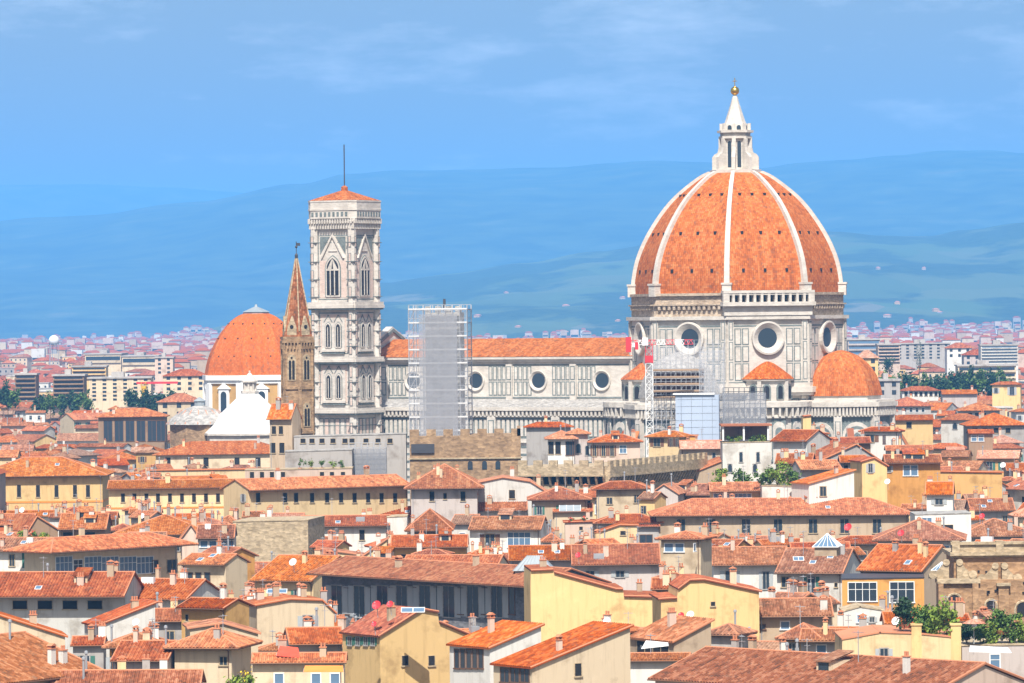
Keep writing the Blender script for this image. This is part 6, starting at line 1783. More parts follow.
for i, (px, py, lab) in enumerate(((22, 540, 'bright green plant left on the dark gabled loggia'), (33, 543, 'reddish plant in the middle of the dark gabled loggia'), (44, 544, 'yellow flowering plant right on the dark gabled loggia'))):
    shrub('loggia_plant', lab, px, py, 800, 12, 13, ['leaf_bright', 'leaf', 'leaf_bright'][i], 240, flower=[None, 'cloth_red', 'cloth_yellow'][i], group='plants on the dark gabled loggia')
# cloths, awnings, dishes, skylights
def awning(label, pts, Y, mat, dep=1.6):
    a = [at(px, py, Y) for px, py in pts]
    root = tag(empty('awning', a[0], 0), label, 'awning')
    q = MB()
    n = len(a); v = [p - a[0] for p in a]
    f_ = [Vector((p.x, p.y - (dep if k >= n // 2 else 0), p.z)) for k, p in enumerate(v)]
    q.v = [tuple(p) for p in f_] + [tuple(p + Vector((0, 0, .05))) for p in f_]
    q.f = [tuple(range(n)), tuple(range(2 * n - 1, n - 1, -1))] + [(k, (k + 1) % n, n + (k + 1) % n, n + k) for k in range(n)]
    q.uv = [[(0, 0)] * len(x) for x in q.f]
    q.build('cloth', mat, root)
    q = MB()
    for p in (f_[-1], f_[n // 2]): q.tube(tuple(p), (p.x, 0 if dep else .4, p.z + .3), .03, 4)
    pieces(q, 'arm', 'pole_metal', root)
awning('white triangular awning stretched over the shaded loggia', [(646, 641), (668, 643), (668, 645), (641, 648)], 537, 'cloth_white')
awning('yellow cloth hung along the shaded terrace, left', [(59, 539), (81, 535), (81, 543), (59, 547)], 812, 'cloth_yellow', .5)
awning('red awning among the low roofs left of the yellow gable house', [(280, 646), (298, 648), (301, 657), (277, 655)], 528, 'cloth_red')
awning('white awning over the blue window of the balcony terrace', [(588, 668), (622, 669), (622, 672), (587, 671)], 533, 'cloth_white')
awning('white slatted awning over the blue door, right corner', [(970, 646), (1008, 648), (1010, 652), (968, 651)], 532, 'cloth_white')
awning('orange awning over the blue windows at the bottom edge', [(305, 666), (343, 666), (344, 671), (304, 671)], 522, 'paint_orange')
ps = tag(empty('parasol', at(974, 644, 541), 0), 'pink orange parasol over the corner terrace', 'parasol')
q = MB(); q.lathe([(1.35, 2.3), (.7, 2.62), (.05, 2.8)], 8); q.build('canopy', 'tile_pale', ps)
q = MB(); q.tube((0, 0, 0), (0, 0, 2.85), .03, 5); q.build('pole', 'white_paint', ps)
for (lab, px, py, Y, dp_, mt) in (
    ('large round red satellite dish before the dark palace', 376.5, 605, 551, 9.5, 'paint_red'), ('narrow dark red satellite dish right of the large red one', 390, 604, 551, 7, 'paint_red'),
    ('red satellite dish on the second yellow wall', 681, 615.5, 556, 7, 'paint_red'), ('white satellite dish beside the red one on the second yellow wall', 690.5, 614.5, 556, 8, 'white_paint'),
    ('white satellite dish against the large yellow gable wall', 607, 621, 552, 8, 'white_paint'), ('white satellite dish on the red brown roofs, lower left', 136, 622, 600, 8, 'white_paint'),
    ('white satellite dish on the red roof beside the rough stone block', 293, 562, 690, 8, 'white_paint'), ('white satellite dish above the roof with white chimneys', 142, 516, 870, 6, 'white_paint'),
    ('red satellite dish on the long grey beige palace', 848, 527, 700, 8, 'paint_red'), ('white satellite dish on the dark shuttered ochre house', 1003, 465, 1000, 6, 'white_paint'),
    ('white satellite dish on the orange roof of the loggia house', 887.5, 481.5, 880, 6, 'white_paint'), ('white satellite dish on the small red roof by the leafy terrace', 896, 621, 545, 9, 'white_paint'),
    ('red satellite dish on the hip roof of the veranda house', 901, 533, 735, 7, 'paint_red'), ('red satellite dish on the right edge hip roof', 982, 516, 770, 6, 'paint_red'),
    ('red satellite dish on the yellow gable house in front', 374, 624, 546, 6, 'paint_red'), ('red satellite dish on the long red roof by the tower', 578, 555, 705, 6, 'paint_red'),
    ('red satellite dish below the yellow bending wing', 415, 507, 930, 7, 'paint_red'), ('white satellite dish on the terrace below the long yellow palace', 22, 510, 960, 6, 'white_paint')):
    dish(lab, px, py, Y, dp_, mt)
def pyr(label, px, py, Y, wp, hp, dw, seg=4):
    s = Y / F; c = at(px, py, Y); r = wp * s / 2
    root = tag(empty('glass_skylight', c, R(-14)), label, 'skylight')
    q = MB(); q.box(-r * .86, r * .86, -r * .86, r * .86, -dw * s, 0); q.build('base', 'plaster_tan', root)
    q = MB()
    k = [(-r, -r, .02), (r, -r, .02), (r, r, .02), (-r, r, .02)]
    for i in range(4): q.poly([k[i], k[(i + 1) % 4], (0, 0, hp * s)])
    q.poly(k[::-1]); gl_ = q.build('glass', 'glass_blue', root)
    q = MB()
    for i in range(4):
        a, b_ = Vector(k[i]), Vector(k[(i + 1) % 4]); t = Vector((0, 0, hp * s))
        q.tube(a, b_, .08, 4); q.tube(a, t, .08, 4)
        for j in range(1, 5):
            m_ = a.lerp(b_, j / 5); e = (a if j < 2.5 else b_).lerp(t, 1 - abs(j / 5 - .5) * 2)
            q.tube(m_, t.lerp(m_, abs(j / 5 - .5) * 1.0), .05, 4)
    q.build('glazing_bar', 'white_paint', root)
pyr('white barred glass pyramid skylight on a square drum over the worn roof', 827.5, 546.5, 655, 26, 13, 9)
pyr('small white glazed skylight dome below the veranda', 942, 570, 660, 19, 8, 4)
# solar panels and roof windows
sp_ = tag(empty('solar_panel', at(570, 508, 872), 0), 'blue grey solar panel on the narrow brick house roof', 'solar panel')
q = MB(); q.poly([(-1.9, -.9, -.5), (1.9, -.9, -.5), (1.9, .5, .5), (-1.9, .5, .5)]); q.poly([(-1.9, -.9, -.58), (-1.9, .5, .42), (1.9, .5, .42), (1.9, -.9, -.58)]); q.build('panel', 'lead', sp_)
q = MB()
for x in (-1.9, -.63, .63, 1.9): q.tube((x, -.9, -.49), (x, .5, .51), .05, 4)
q.build('frame', 'white_paint', sp_)
for (px, py, Y, lab) in ((798.5, 559.5, 665, 'blue roof window in the worn roof left of the glass pyramid'), (413, 611, 548, 'pale blue glazed roof panel on the yellow gable house in front'), (277, 592, 640, 'pale blue glass roof above the stucco gable')):
    o = tag(empty('roof_window', at(px, py, Y), 0), lab, 'roof window')
    w_ = .7 if px == 798.5 else 1.3
    q = MB(); q.poly([(-w_, -.6, -.1), (w_, -.6, -.1), (w_, .6, .34), (-w_, .6, .34)]); q.build('glass', 'glass_blue', o)
    q = MB()
    for a, b_ in (((-w_, -.6, -.09), (w_, -.6, -.09)), ((w_, -.6, -.09), (w_, .6, .35)), ((-w_, .6, .35), (w_, .6, .35)), ((-w_, -.6, -.09), (-w_, .6, .35)), ((0, -.6, -.09), (0, .6, .35))): q.tube(a, b_, .06, 4)
    q.build('frame', 'white_paint', o)

# ---------------------------------------------------------------- the brown baroque church, right
Yc = 640.0
x0, y0, L, an = front(932, 1050, Yc, Yc)
bc = tag(empty('baroque_church', (x0, y0, 0), 0), 'brown stone church wall with heavy cornice, scrolls and round arched windows at right', 'church')
s = Yc / F
X = lambda px: (px - 932) * s
Z = lambda py: CZ + (HOR + (512 - 980) * -.0105 * -1 - py) * s if False else CZ + (HOR - 4.9 - py) * s
q = MB(); q.box(X(950), X(1052), 3.0, 14, 0, Z(556)); q.box(X(932), X(1052), 0, 3.0, 0, Z(580)); cw_ = q.build('wall', 'stone_ochre', bc)
q = MB(); q.box(X(946), X(1053), 2.3, 14.5, Z(556.5), Z(553)); q.box(X(948), X(1053), 2.7, 14.2, Z(558.5), Z(556.6)); q.box(X(949), X(1053), 2.9, 3.9, Z(553), Z(545.5)); q.box(X(947), X(1053), 2.6, 4.2, Z(545.5), Z(543))
for px in (952, 996, 1040): q.box(X(px) - .5, X(px) + .5, 2.5, 4.3, Z(553), Z(542))
q.build('cornice', 'stone_tan', cw_)
q = MB(); q.box(X(931), X(974), -.5, 3.2, Z(583), Z(579)); q.box(X(990), X(1004), -.9, 3.0, Z(586), Z(583)); q.build('ledge', 'stone_tan', cw_)
q = MB(); q.box(X(992), X(1002), -.6, 0.2, 0, Z(586)); q.box(X(966), X(972), -.5, .2, 0, Z(583)); q.box(X(932), X(937), -.5, .2, 0, Z(583)); q.build('pilaster', 'stone_ochre', cw_)
def scroll(px, py, sgn):
    """a volute console: solid S shape lying against the attic wall"""
    q = MB()
    o = [(0, 0), (2.6, 0), (2.6, .55), (2.2, .8), (1.6, .9), (1.0, 1.5), (.4, 2.3), (0, 2.5)]
    q.fpoly(FR, [(u * sgn, z) for u, z in (o if sgn > 0 else o[::-1])], -1.2, .25)
    q.build('scroll', 'stone_tan', bc).location = (X(px), 1.6, Z(py))
    q = MB()
    for (u, z, r) in ((2.1, .55, .55), (.35, 2.15, .45)): q.fpoly(FR, [((u + r * math.cos(k * .4488)) * sgn, z + r * math.sin(k * .4488)) for k in range(14)], .2, .4)
    e = q.build('volute', 'stone_tan', bc); e.location = (X(px), 1.6, Z(py))
scroll(952, 579, 1); scroll(997, 583, 1); scroll(944, 579, -1); scroll(993, 583, -1)
for px, yt, yb_, wp in ((984.5, 601, 613, 8), (1017, 603, 617, 13), (948, 595, 617, 11)):
    q = MB(); q.fpoly(FR, arch(X(px), Z(yb_), Z(yt), wp * s), .02, .06); wn_ = q.build('window', 'dark_void', bc)
    q = MB()
    A = arch(X(px), Z(yb_), Z(yt) + .2, wp * s + .5)
    for (u0, z0), (u1, z1) in zip(A[1:], A[2:] + A[:1]): q.tube((u0, -.05, z0), (u1, -.05, z1), .16, 5)
    q.build('window_surround', 'stone_tan', wn_)
rr_ = random.Random(3)
q = MB()
for k in range(13):
    px = rr_.choice([rr_.uniform(972, 992), rr_.uniform(1006, 1034)]); py = rr_.uniform(569, 594)
    q.box(X(px) - .14, X(px) + .14, -.16, .01, Z(py) - .12, Z(py) + .12) if py > 581 else q.box(X(px) - .14, X(px) + .14, 2.84, 3.01, Z(py) - .12, Z(py) + .12)
q.build('scaffold_hole', 'dark_void', cw_)
reg(x0, y0, 0, L, 14, 932, 1050, 543, 622, Yc, 'the brown church wall', bc)

# ================================================================ THE REST OF THE CITY
def pseudo(px0, px1, yr, yb, Y, short, o=None, L=0, D=0, an=0):
    REG.append(dict(o=o or ((px0 - 512) / F * Y, Y), an=an, L=L, D=D, px0=px0, px1=px1, yr=yr, yb=yb, Y=Y, short=short, root=None))
def px_of(x, y, z):
    a = R(ROLL); u, v = F * x / y, -(z - CZ) * F / y
    return 512 + u * math.cos(a) + v * math.sin(a), HOR - u * math.sin(a) + v * math.cos(a)
AUTH = [b_ for b_ in REG]
pseudo(385, 888, 90, 428, 1205, 'the great cathedral', ((385 - 512) / F * 1240, 1222), 140, 70, 0)
pseudo(310, 384, 190, 433, 1262, 'the marble bell tower', (-56, 1258), 22, 26)
pseudo(200, 310, 300, 410, 1630, 'the chapel dome', (-108, 1630), 44, 40)
pseudo(213, 284, 370, 426, 1312, 'the white pyramid roof', (-87, 1310), 32, 32)
pseudo(280, 314, 238, 436, 1005, 'the brick spire', (-49, 1004), 9, 10)
pseudo(408, 470, 298, 430, 990, 'the scaffolded tower', (-22, 990), 15, 16)
pseudo(403, 518, 429, 468, 985, 'the brown battlements', (-23, 982), 28, 28)
pseudo(514, 700, 455, 487, 960, 'the corbelled battlement wall', (0, 958), 42, 30)
pseudo(348, 388, 446, 470, 989, 'the scaffold screen', (-34, 988), 9, 4)
pseudo(286, 353, 458, 481, 967, 'the potted terrace', None)
pseudo(180, 218, 406, 436, 1325, 'the octagonal church', (-96, 1318), 22, 22)
pseudo(640, 766, 340, 428, 1180, 'the crane', (30, 1180), 34, 24)
pseudo(508, 560, 555, 573, 655, 'the metal pyramid roof', (-1, 654), 8, 8)
pseudo(904, 960, 605, 650, 540, 'the planted terrace', None)
pseudo(812, 843, 530, 556, 655, 'the glass pyramid', None)
pseudo(715, 812, 466, 498, 930, 'the terrace bushes', None)
pseudo(960, 1030, 622, 670, 541, 'the corner terrace', None)
def inside(b_, x, y, mg):
    dx, dy = x - b_['o'][0], y - b_['o'][1]
    c, s_ = math.cos(b_['an']), math.sin(b_['an'])
    u, v = dx * c + dy * s_, -dx * s_ + dy * c
    return -mg < u < b_['L'] + mg and -mg < v < b_['D'] + mg
NAMED = [b_ for b_ in REG if len(b_['short'].split()) <= 6]
USED = set(o['label'] for o in bpy.data.objects if 'label' in o)
WORD = {'cream': 'cream', 'yellow': 'yellow', 'pale_yellow': 'pale yellow', 'ochre': 'ochre', 'orange': 'orange', 'white': 'white', 'grey': 'grey', 'pink': 'pinkish', 'tan': 'tan', 'brown': 'brown', 'lilac': 'greyish', 'stained': 'stained grey'}
TW = {'tile_orange': 'orange', 'tile_red': 'red', 'tile_brown': 'brown', 'tile_pale': 'pale', 'tile_grey': 'greyish brown'}
def make_label(wall, tile, kind, wm, cx, cy):
    c = sorted(NAMED, key=lambda b_: math.hypot((b_['px0'] + b_['px1']) / 2 - cx, 1.6 * ((b_['yr'] + min(b_['yb'], b_['yr'] + 40)) / 2 - cy)))
    size = 'narrow' if wm < 8 else ('wide' if wm > 15 else '')
    form = {'hip': 'hip roof', 'gable': 'roof'}[kind]
    for b_ in c[:9]:
        bx, by = (b_['px0'] + b_['px1']) / 2, (b_['yr'] + min(b_['yb'], b_['yr'] + 40)) / 2
        if cx < b_['px0']: rel = 'left of'
        elif cx > b_['px1']: rel = 'right of'
        elif cy > by: rel = 'in front of'
        else: rel = 'behind'
        if rel in ('left of', 'right of') and abs(cy - by) > 14: rel = ('below and ' if cy > by else 'above and ') + rel
        for extra in ('', 'lower '):
            lab = ' '.join(('%s %s house with %s %s %s %s' % (size, WORD[wall], TW[tile], form, rel, b_['short'])).split())
            if len(lab.split()) <= 16 and lab not in USED:
                USED.add(lab); return lab
    lab = ' '.join(('%s %s house with %s %s, %s %s' % (size, WORD[wall], TW[tile], form, 'nearest to', c[0]['short'])).split())
    n = 0
    USED.add(lab); return lab
rf_ = random.Random(21)
WALLS = ['cream'] * 5 + ['white'] * 5 + ['pale_yellow'] * 3 + ['yellow'] * 2 + ['ochre'] * 2 + ['tan'] * 2 + ['pink'] * 3 + ['grey', 'grey', 'lilac', 'orange', 'stained']
TILES = ['tile_orange'] * 4 + ['tile_red'] * 5 + ['tile_brown'] * 4 + ['tile_grey'] * 2 + ['tile_pale']
nfill = 0
def try_fill(px, ye, ze, wm, hp, yawd, kind, tol=2.0, need=.3):
    global nfill
    k = unroll(px, ye)
    Y = (CZ - ze) * F / (k[1] - HOR)
    wpx = wm * F / Y * math.cos(R(yawd))
    px0, px1 = px - wpx / 2, px + wpx / 2
    yr = ye - hp * F / Y
    # keep clear of what must stay visible behind
    for b_ in REG:
        if b_['Y'] > Y + 1 and px0 < b_['px1'] - 1 and px1 > b_['px0'] + 1 and yr < b_['yb'] - tol: return False
    hf = max(2.2, min(11, hp / math.tan(R(19))))
    an = R(yawd); X0 = (k[0] - 512) / F * Y
    pts = []
    for i in range(5):
        for j in range(4):
            u = (i / 4 - .5) * wm; v = j / 3 * 2 * hf
            pts.append((X0 + math.cos(an) * u - math.sin(an) * v, Y + math.sin(an) * u + math.cos(an) * v))
    for b_ in REG:
        if b_['L'] and abs(b_['Y'] - Y) < 90:
            for x, y in pts:
                if inside(b_, x, y, .1): return False
            c2 = math.cos(b_['an']); s2 = math.sin(b_['an'])
            for i in range(4):
                for j in range(3):
                    u, v = i / 3 * b_['L'], j / 2 * b_['D']
                    x, y = b_['o'][0] + c2 * u - s2 * v, b_['o'][1] + s2 * u + c2 * v
                    dx, dy = x - X0, y - Y
                    if abs(dx * math.cos(an) + dy * math.sin(an)) < wm / 2 + .1 and -.1 < -dx * math.sin(an) + dy * math.cos(an) < 2 * hf + .1: return False
    # does enough of it show?
    vis = 0; tot = 0
    for i in range(8):
        for j in range(5):
            x = px0 + wpx * (i + .5) / 8; y = yr + (ye + 3 - yr) * (j + .5) / 5
            if not (-2 < x < 1026 and y < 684): continue
            tot += 1
            if not any(b_['Y'] < Y and b_['px0'] < x < b_['px1'] and y > b_['yr'] for b_ in REG): vis += 1
    if tot < 6 or vis < need * 40: return False
    wall, tile = rf_.choice(WALLS), rf_.choice(TILES)
    lab = make_label(wall, tile, kind, wm, px, (yr + ye) / 2)
    wins = ()
    s = F / Y
    nw = max(1, int(wm / 3.6))
    xs = [px0 + wpx * (i + .5 + rf_.uniform(-.15, .15)) / nw for i in range(nw) if rf_.random() < .8]
    wh = rf_.uniform(1.3, 1.8) * s; st = rf_.choice(['d', 'd', 'bs', 'gs', 'ws', 'o', 'w', 'bl'])
    y0 = ye + rf_.uniform(.9, 1.5) * s
    wins = ((xs, y0, y0 + wh, rf_.uniform(.85, 1.15) * s, st),)
    H('house', lab, px0, px1, ye, yr, Y=Y, yaw=yawd, kind=kind, wall=wall, tile=tile, yb=ye + 2, wins=wins, nch=rf_.choice([1, 1, 2, 3]) if Y < 1000 else rf_.choice([0, 1, 2]), short='a b c d e f g', oh=rf_.uniform(.6, 1.1))
    nfill += 1
    return True
for step in range(17000):
    ye = 690 - (690 - 398) * (rf_.random() ** .8) if step > 600 else rf_.uniform(398, 470)
    px = rf_.uniform(-20, 1044)
    ze = rf_.uniform(14.5, 19.5) if step < 3000 else rf_.uniform(12.5, 21.5)
    wm = rf_.choice([7, 9, 11, 13, 16, 20]) * rf_.uniform(.85, 1.15)
    if step > 3000: wm *= .75
    if step > 7000: wm *= .75
    if step > 11000: wm *= .85
    hp = rf_.uniform(1.2, 2.8) * (1 if wm > 8 else .7)
    if nfill < 230: try_fill(px, ye, ze, wm, hp, rf_.choice([0, 0, 4, -12, 18, -25, 30, -38]), rf_.choice(['gable', 'gable', 'hip']), 2.0 if step < 3000 else (5.0 if step < 8000 else 8.0), .3 if step < 5000 else (.17 if step < 11000 else .1))
print('FILL', nfill)

# ---------------------------------------------------------------- the modern quarters beyond
def block(label, px0, px1, yt, yb, Y, wall='plaster_lilac', floors=5, style='strip', roof='flat', yaw=0, D=14, glass='glass', group=None, top='plaster_grey'):
    a = at(px0, (yt + yb) / 2, Y); b_ = at(px1, (yt + yb) / 2, Y)
    L = (b_.x - a.x) / math.cos(R(yaw)); z1 = at((px0 + px1) / 2, yt, Y).z; z0 = min(at(px0, yb, Y).z, z1 - 6)
    g0 = max(0.0, near_hill.h(a.x, Y))
    root = tag(empty('apartment_block', (a.x, Y, 0), R(yaw)), label, 'building', group)
    q = MB(); q.box(0, L, 0, D, 0, z1); wl = q.build('wall', wall, root)
    if roof == 'flat':
        q = MB(); q.box(-.5, L + .5, -.6, D + .5, z1, z1 + .7); q.box(L * .35, L * .55, D * .3, D * .7, z1 + .7, z1 + 2.8); q.build('roof', top, root)
    else:
        q = MB()
        A = [(-.8, -.8, z1), (L + .8, -.8, z1), (L + .8, D + .8, z1), (-.8, D + .8, z1)]; h = D * .22; e = min(D / 2, L * .4)
        E, G = (e, D / 2, z1 + h), (L - e, D / 2, z1 + h)
        for f_ in ([A[0], A[1], G, E], [A[2], A[3], E, G], [A[1], A[2], G], [A[3], A[0], E]): q.poly(f_, [(0, 0), (L, 0), (L / 2, 5), (1, 5)][:len(f_)])
        q.poly(A[::-1]); q.build('roof', roof, root)
    fh = (z1 - z0) / floors
    for i in range(floors):
        q = MB(); zz = z0 + fh * (i + .32)
        if style == 'strip': q.box(.6, L - .6, -.06, 0, zz, zz + fh * .45)
        else:
            n = max(2, int(L / 4.2))
            for k in range(n): u = L * (k + .5) / n; q.box(u - .8, u + .8, -.08, 0, zz, zz + fh * .55)
        q.build('window_row', glass, wl)
        if style == 'strip':
            q = MB(); q.box(.2, L - .2, -.9, -.07, zz - fh * .3, zz - .02); q.build('balcony', wall, wl)
    pseudo(px0, px1, yt - 2, yb, Y, label)
    return root
block('white block with five pale bays between dark strips, far left', 89, 151, 378.5, 402, 2050, 'plaster_cream', 6, 'grid', yaw=0)
block('brown balcony block with pale bands at the far left', 15, 36, 375, 402, 2100, 'plaster_brown', 6)
block('red brown block with cream end beside the brown balcony block', 53, 84, 376, 398, 2080, 'plaster_brown', 5)
block('yellow topped low block above the white bayed block', 72, 106, 367, 378, 2500, 'plaster_yellow', 3)
block('long white shed roofs far left, left half', 85, 121, 354.5, 363, 3400, 'plaster_cream', 1, D=60)
block('long white shed roofs far left, right half', 122, 158, 356.5, 363, 3350, 'plaster_cream', 1, D=60)
block('pink fronted tall block right of the white sheds, far left', 155, 173, 358, 375, 2700, 'plaster_pink', 4, 'grid')
block('long red roofed block left of the chapel dome', 163, 206, 376, 392, 2150, 'plaster_cream', 3, 'grid', 'tile_red')
block('red roofed house low before the chapel dome, left side', 158, 200, 402, 414, 1720, 'plaster_cream', 2, 'grid', 'tile_red')
block('long white modern block just right of the dome drum', 848, 880, 340, 356, 2700, 'plaster_lilac', 3, glass='glass_blue')
block('pinkish brick block right of the long white modern block', 878, 900, 345, 362, 2600, 'plaster_pink', 5)
block('long grey windowed block in the right distance', 896, 950, 344, 360, 2900, 'plaster_grey', 5, 'grid')
block('white tower block with a dark central bay, far right', 981, 1018, 345.5, 364, 2500, 'plaster_white', 6, glass='glass_blue')
block('white terraces block under the far right tower block', 958, 1016, 366, 375, 2300, 'plaster_cream', 2)
block('red roofed white villa in the right distance', 947, 972, 348, 357, 2750, 'plaster_white', 2, 'grid', 'tile_red')
block('second red roofed villa in front of the white villa, right distance', 964, 990, 355, 363, 2600, 'plaster_lilac', 2, 'grid', 'tile_red')
block('yellow gabled house peeping over the small choir dome', 858, 878, 358, 372, 1900, 'plaster_yellow', 2, 'grid', 'tile_pale')
block('grey flat block right of the small choir dome', 876, 900, 381, 392, 1800, 'plaster_grey', 2, 'grid', top='plaster_grey')
cr2 = tag(empty('yellow_crane', (at(144, 405, 2000).x, 2000, 0), 0), 'orange yellow crane mast standing among far left blocks', 'crane')
q = MB(); mast(q, .95, 0, at(144, 382, 2000).z, 2.2); q.box(-.7, .7, -.7, .7, 0, at(144, 386, 2000).z); q.build('mast', 'paint_yellow', cr2)
q = MB(); zz = at(144, 384, 2000).z; q.box(-3, 14, -.4, .4, zz, zz + .9); q.build('jib', 'paint_red', cr2)
gs = tag(empty('gas_sphere', (at(54, 344, 4200).x, 4200, 0), 0), 'white spherical tank in the far left distance', 'tank')
zz = at(54, 340.5, 4200).z
q = MB(); q.ball((0, 0, zz), 4.6, 16); q.build('sphere', 'white_paint', gs, True)
q = MB()
for k in range(6): q.tube((4 * math.cos(k), 4 * math.sin(k), 0), (4 * math.cos(k), 4 * math.sin(k), zz), .3, 5)
q.build('leg', 'grey_metal', gs)
rt = random.Random(5)
def forest(specs, lab, grp):
    for i, (px, py, Y, h_, w_) in enumerate(specs):
        ft = min(at(px, py, Y).z - 4, w_ * .9 * Y / F); tree('far_tree', lab, px, py + ft * F / Y, Y, h_ + ft * F / Y, w_, rt.choice(['leaf', 'leaf_dark']), 800, zbase=0, group=grp, seed=i, leaf=.085)
forest([(884 + i * 8 + rt.uniform(-3, 3), 386 + rt.uniform(-2, 2), 1950, rt.uniform(8, 12), rt.uniform(12, 18)) for i in range(9)], 'rounded green tree in the row right of the choir, before the far blocks', 'trees right of the choir')
forest([(950 + i * 6.5 + rt.uniform(-2, 2), 383 + rt.uniform(-2, 2), 2000, rt.uniform(9, 13), rt.uniform(12, 17)) for i in range(9)], 'taller green tree of the clump above the orange roofs at far right', 'trees at far right')
forest([(3 + i * 5, 396, 1980, 10, 13) for i in range(3)], 'green tree at the far left edge', 'trees at far left edge')
forest([(38 + i * 7 + rt.uniform(-2, 2), 403, 1990, rt.uniform(8, 13), 12) for i in range(8)], 'dark green tree before the brown balcony blocks, far left', 'trees before the balcony blocks')
forest([(128 + i * 8 + rt.uniform(-2, 2), 402, 1900, rt.uniform(9, 15), 13) for i in range(7)], 'green tree beside the yellow crane, far left', 'trees beside the yellow crane')
forest([(866, 372, 2000, 12, 12), (874, 371, 2050, 11, 12)], 'green tree right of the yellow gabled house behind the choir', 'trees behind the choir')
tree('cypress', 'dark pointed tree before the long grey windowed block, right distance', 919.5, 376, 2600, 30, 7, 'leaf_dark', 620, zbase=0)
tree('far_tree', 'round dark tree under the brick block, right distance', 890, 378, 2450, 24, 16, 'leaf_dark', 500, zbase=0)
# many more far houses, in groups that read alike
fb = random.Random(17)
zones = [(-10, 210, 'left of the chapel dome', 140), (385, 410, 'behind the nave', 0), (842, 1035, 'right of the great dome', 165)]
KW = [('plaster_white', 'white'), ('plaster_cream', 'cream'), ('plaster_pink', 'pinkish'), ('plaster_yellow', 'yellow'), ('plaster_tan', 'tan'), ('plaster_tan', 'tan'), ('plaster_grey', 'grey')]
BIN = {}
for (xa, xb, zn, cnt) in zones:
    made = 0; tries = 0
    while made < cnt and tries < 12000:
        tries += 1
        px = fb.uniform(xa, xb)
        Y = 1600 + 2800 * fb.random() ** 1.15
        wm = fb.uniform(11, 27); zt_ = fb.uniform(12, 23)
        x = (px - 512) / F * Y
        pxa, ya = px_of(x, Y, zt_)
        pxb, _ = px_of(x + wm, Y, zt_)
        g0 = max(0, near_hill.h(x, Y))
        bad = False
        for b_ in REG:
            if b_['Y'] > Y and pxa < b_['px1'] and pxb > b_['px0'] and ya - 3 < b_['yb'] - 2: bad = True; break
            if abs(b_['Y'] - Y) < 17 and b_['L'] == 0 and pxa - 1 < b_['px1'] and pxb + 1 > b_['px0']: bad = True; break
            if abs(b_['Y'] - Y) < 30 and b_['L'] and pxa - 1 < b_['px1'] and pxb + 1 > b_['px0']: bad = True; break
        if not bad:
            hid = 0
            for t_ in (.1, .5, .9):
                for dy_ in (-2, 2): hid += any(b_['Y'] < Y and b_['px0'] < pxa + (pxb - pxa) * t_ < b_['px1'] and ya + dy_ > b_['yr'] for b_ in REG)
            bad = hid > 4
        if bad: continue
        wm_, wn_ = fb.choice(KW)
        rd = fb.random() < (.85 if zn.startswith('right') else .75)
        D = fb.uniform(10, 16)
        far = Y > 2600
        lab = '%s %s house with %s roof in the city %s' % ('tiny distant' if far else 'small', wn_, 'red' if rd else 'flat pale', zn)
        root = tag(empty('distant_house', (x, Y, 0), R(fb.uniform(-20, 20))), lab, 'house', lab.replace('house', 'houses'))
        q = MB(); q.box(0, wm, 0, D, 0, zt_); wl = q.build('wall', wm_, root)
        q = MB()
        if rd:
            e = min(D / 2, wm * .4); h = D * .2
            A = [(-.6, -.6, zt_), (wm + .6, -.6, zt_), (wm + .6, D + .6, zt_), (-.6, D + .6, zt_)]; E, G = (e, D / 2, zt_ + h), (wm - e, D / 2, zt_ + h)
            for f_ in ([A[0], A[1], G, E], [A[2], A[3], E, G], [A[1], A[2], G], [A[3], A[0], E]): q.poly(f_, [(0, 0), (wm, 0), (wm / 2, 5), (1, 5)][:len(f_)])
            q.poly(A[::-1])
        else: q.box(-.3, wm + .3, -.3, D + .3, zt_, zt_ + .5)
        q.build('roof', fb.choice(['tile_orange', 'tile_red', 'tile_red', 'tile_brown']) if rd else fb.choice(['roof_white', 'plaster_grey', 'plaster_stained']), root)
        q = MB()
        for fl in range(2):
            n = max(2, int(wm / 3.6))
            for k in range(n): u = wm * (k + .5) / n; q.box(u - .6, u + .6, -.06, 0, zt_ - 3 - fl * 3.4, zt_ - 1.4 - fl * 3.4)
        q.build('window_row', 'glass', wl)
        pseudo(pxa, pxb, ya - 4, ya + 3, Y, 'x x x x x x x x')
        made += 1
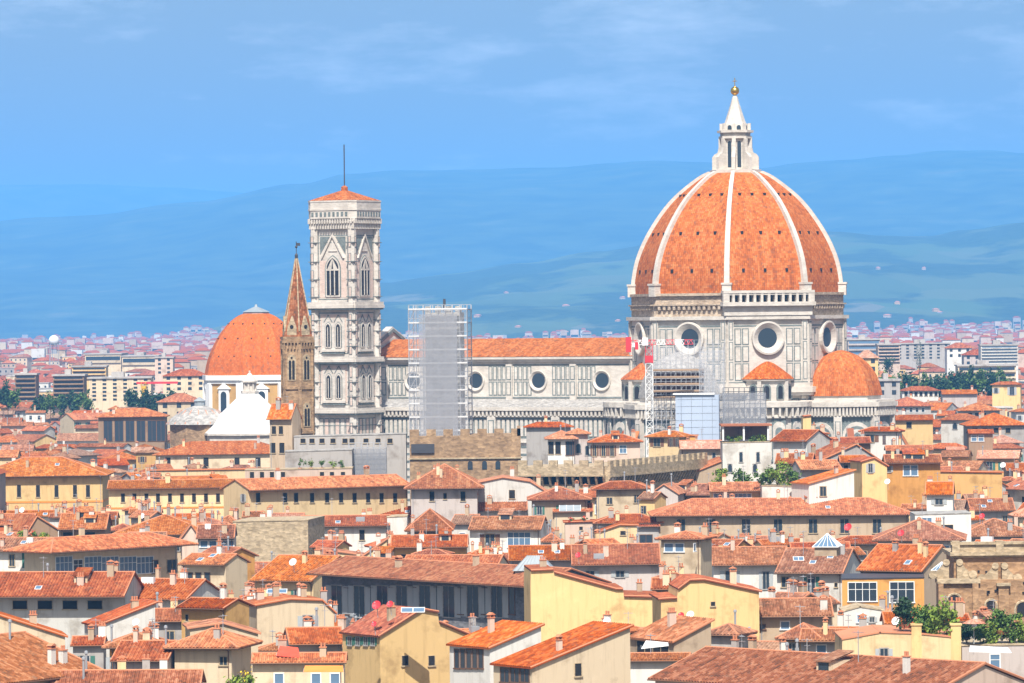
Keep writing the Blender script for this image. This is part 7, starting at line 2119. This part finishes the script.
# the far plain: a mass of roofs nobody would count
mass = MB(); mi = []
for it in range(9500):
    if it < 6500:
        px = fb.choice([fb.uniform(-60, 330), fb.uniform(-60, 1084), fb.uniform(830, 1084)])
        Y = 3200 + 8800 * fb.random() ** .9
    else:                       # the city goes on beyond both edges of the view
        px = fb.choice([fb.uniform(-420, -50), fb.uniform(1076, 1440)])
        Y = 900 + 6000 * fb.random() ** 1.4
    x = (px - 512) / F * Y
    g0 = max(0, near_hill.h(x, Y))
    if g0 > 22: continue
    wm, D, h = fb.uniform(8, 19), fb.uniform(9, 16), fb.uniform(7, 16) * (1 if fb.random() < .93 else 1.7)
    n0 = len(mass.f)
    mass.box(x, x + wm, Y, Y + D, g0 - 2, g0 + h)
    mi += [fb.choice([4, 5, 6, 1, 6, 5, 0])] * (len(mass.f) - n0)
    n0 = len(mass.f)
    if fb.random() < .78:
        A = [(x - .6, Y - .6, g0 + h), (x + wm + .6, Y - .6, g0 + h), (x + wm + .6, Y + D + .6, g0 + h), (x - .6, Y + D + .6, g0 + h)]
        E, G = (x + wm * .3, Y + D / 2, g0 + h + 2.6), (x + wm * .7, Y + D / 2, g0 + h + 2.6)
        for f_ in ([A[0], A[1], G, E], [A[2], A[3], E, G], [A[1], A[2], G], [A[3], A[0], E]): mass.poly(f_)
        mi += [2] * (len(mass.f) - n0)
    n0 = len(mass.f)
    mass.box(x + 1, x + wm - 1, Y - .1, Y, g0 + h * .45, g0 + h * .62); mi += [3] * (len(mass.f) - n0)
o = mass.build('distant_city', 'plaster_white')
for k in ('plaster_cream', 'tile_red', 'glass', 'plaster_pink', 'plaster_tan', 'plaster_grey'): o.data.materials.append(MAT[k])
o.data.polygons.foreach_set('material_index', mi)
tag(o, kind='stuff')
# villas on the slopes
for i in range(16):
    px = fb.choice([fb.uniform(470, 632), fb.uniform(470, 632), fb.uniform(845, 1030), fb.uniform(845, 1030), fb.uniform(395, 470)])
    Y = fb.uniform(10000, 12800)
    x = (px - 512) / F * Y; g0 = near_hill.h(x, Y)
    if g0 < 8: continue
    wm, h = fb.uniform(9, 18), fb.uniform(5, 9)
    z_ = 'between nave roof and dome' if px < 640 else 'right of the dome'
    root = tag(empty('villa', (x, Y, g0 - 3), R(fb.uniform(-25, 25))), 'tiny villa on the blue hillside ' + z_, 'villa', 'villas on the hillside ' + z_)
    q = MB(); q.box(0, wm, 0, 9, -18, h); q.build('wall', fb.choice(['plaster_tan', 'plaster_ochre', 'plaster_grey']), root)
    q = MB()
    A = [(-.6, -.6, h), (wm + .6, -.6, h), (wm + .6, 9.6, h), (-.6, 9.6, h)]; E, G = (wm * .3, 4.5, h + 2.2), (wm * .7, 4.5, h + 2.2)
    for f_ in ([A[0], A[1], G, E], [A[2], A[3], E, G], [A[1], A[2], G], [A[3], A[0], E]): q.poly(f_)
    q.build('roof', 'ridge_clay', root)
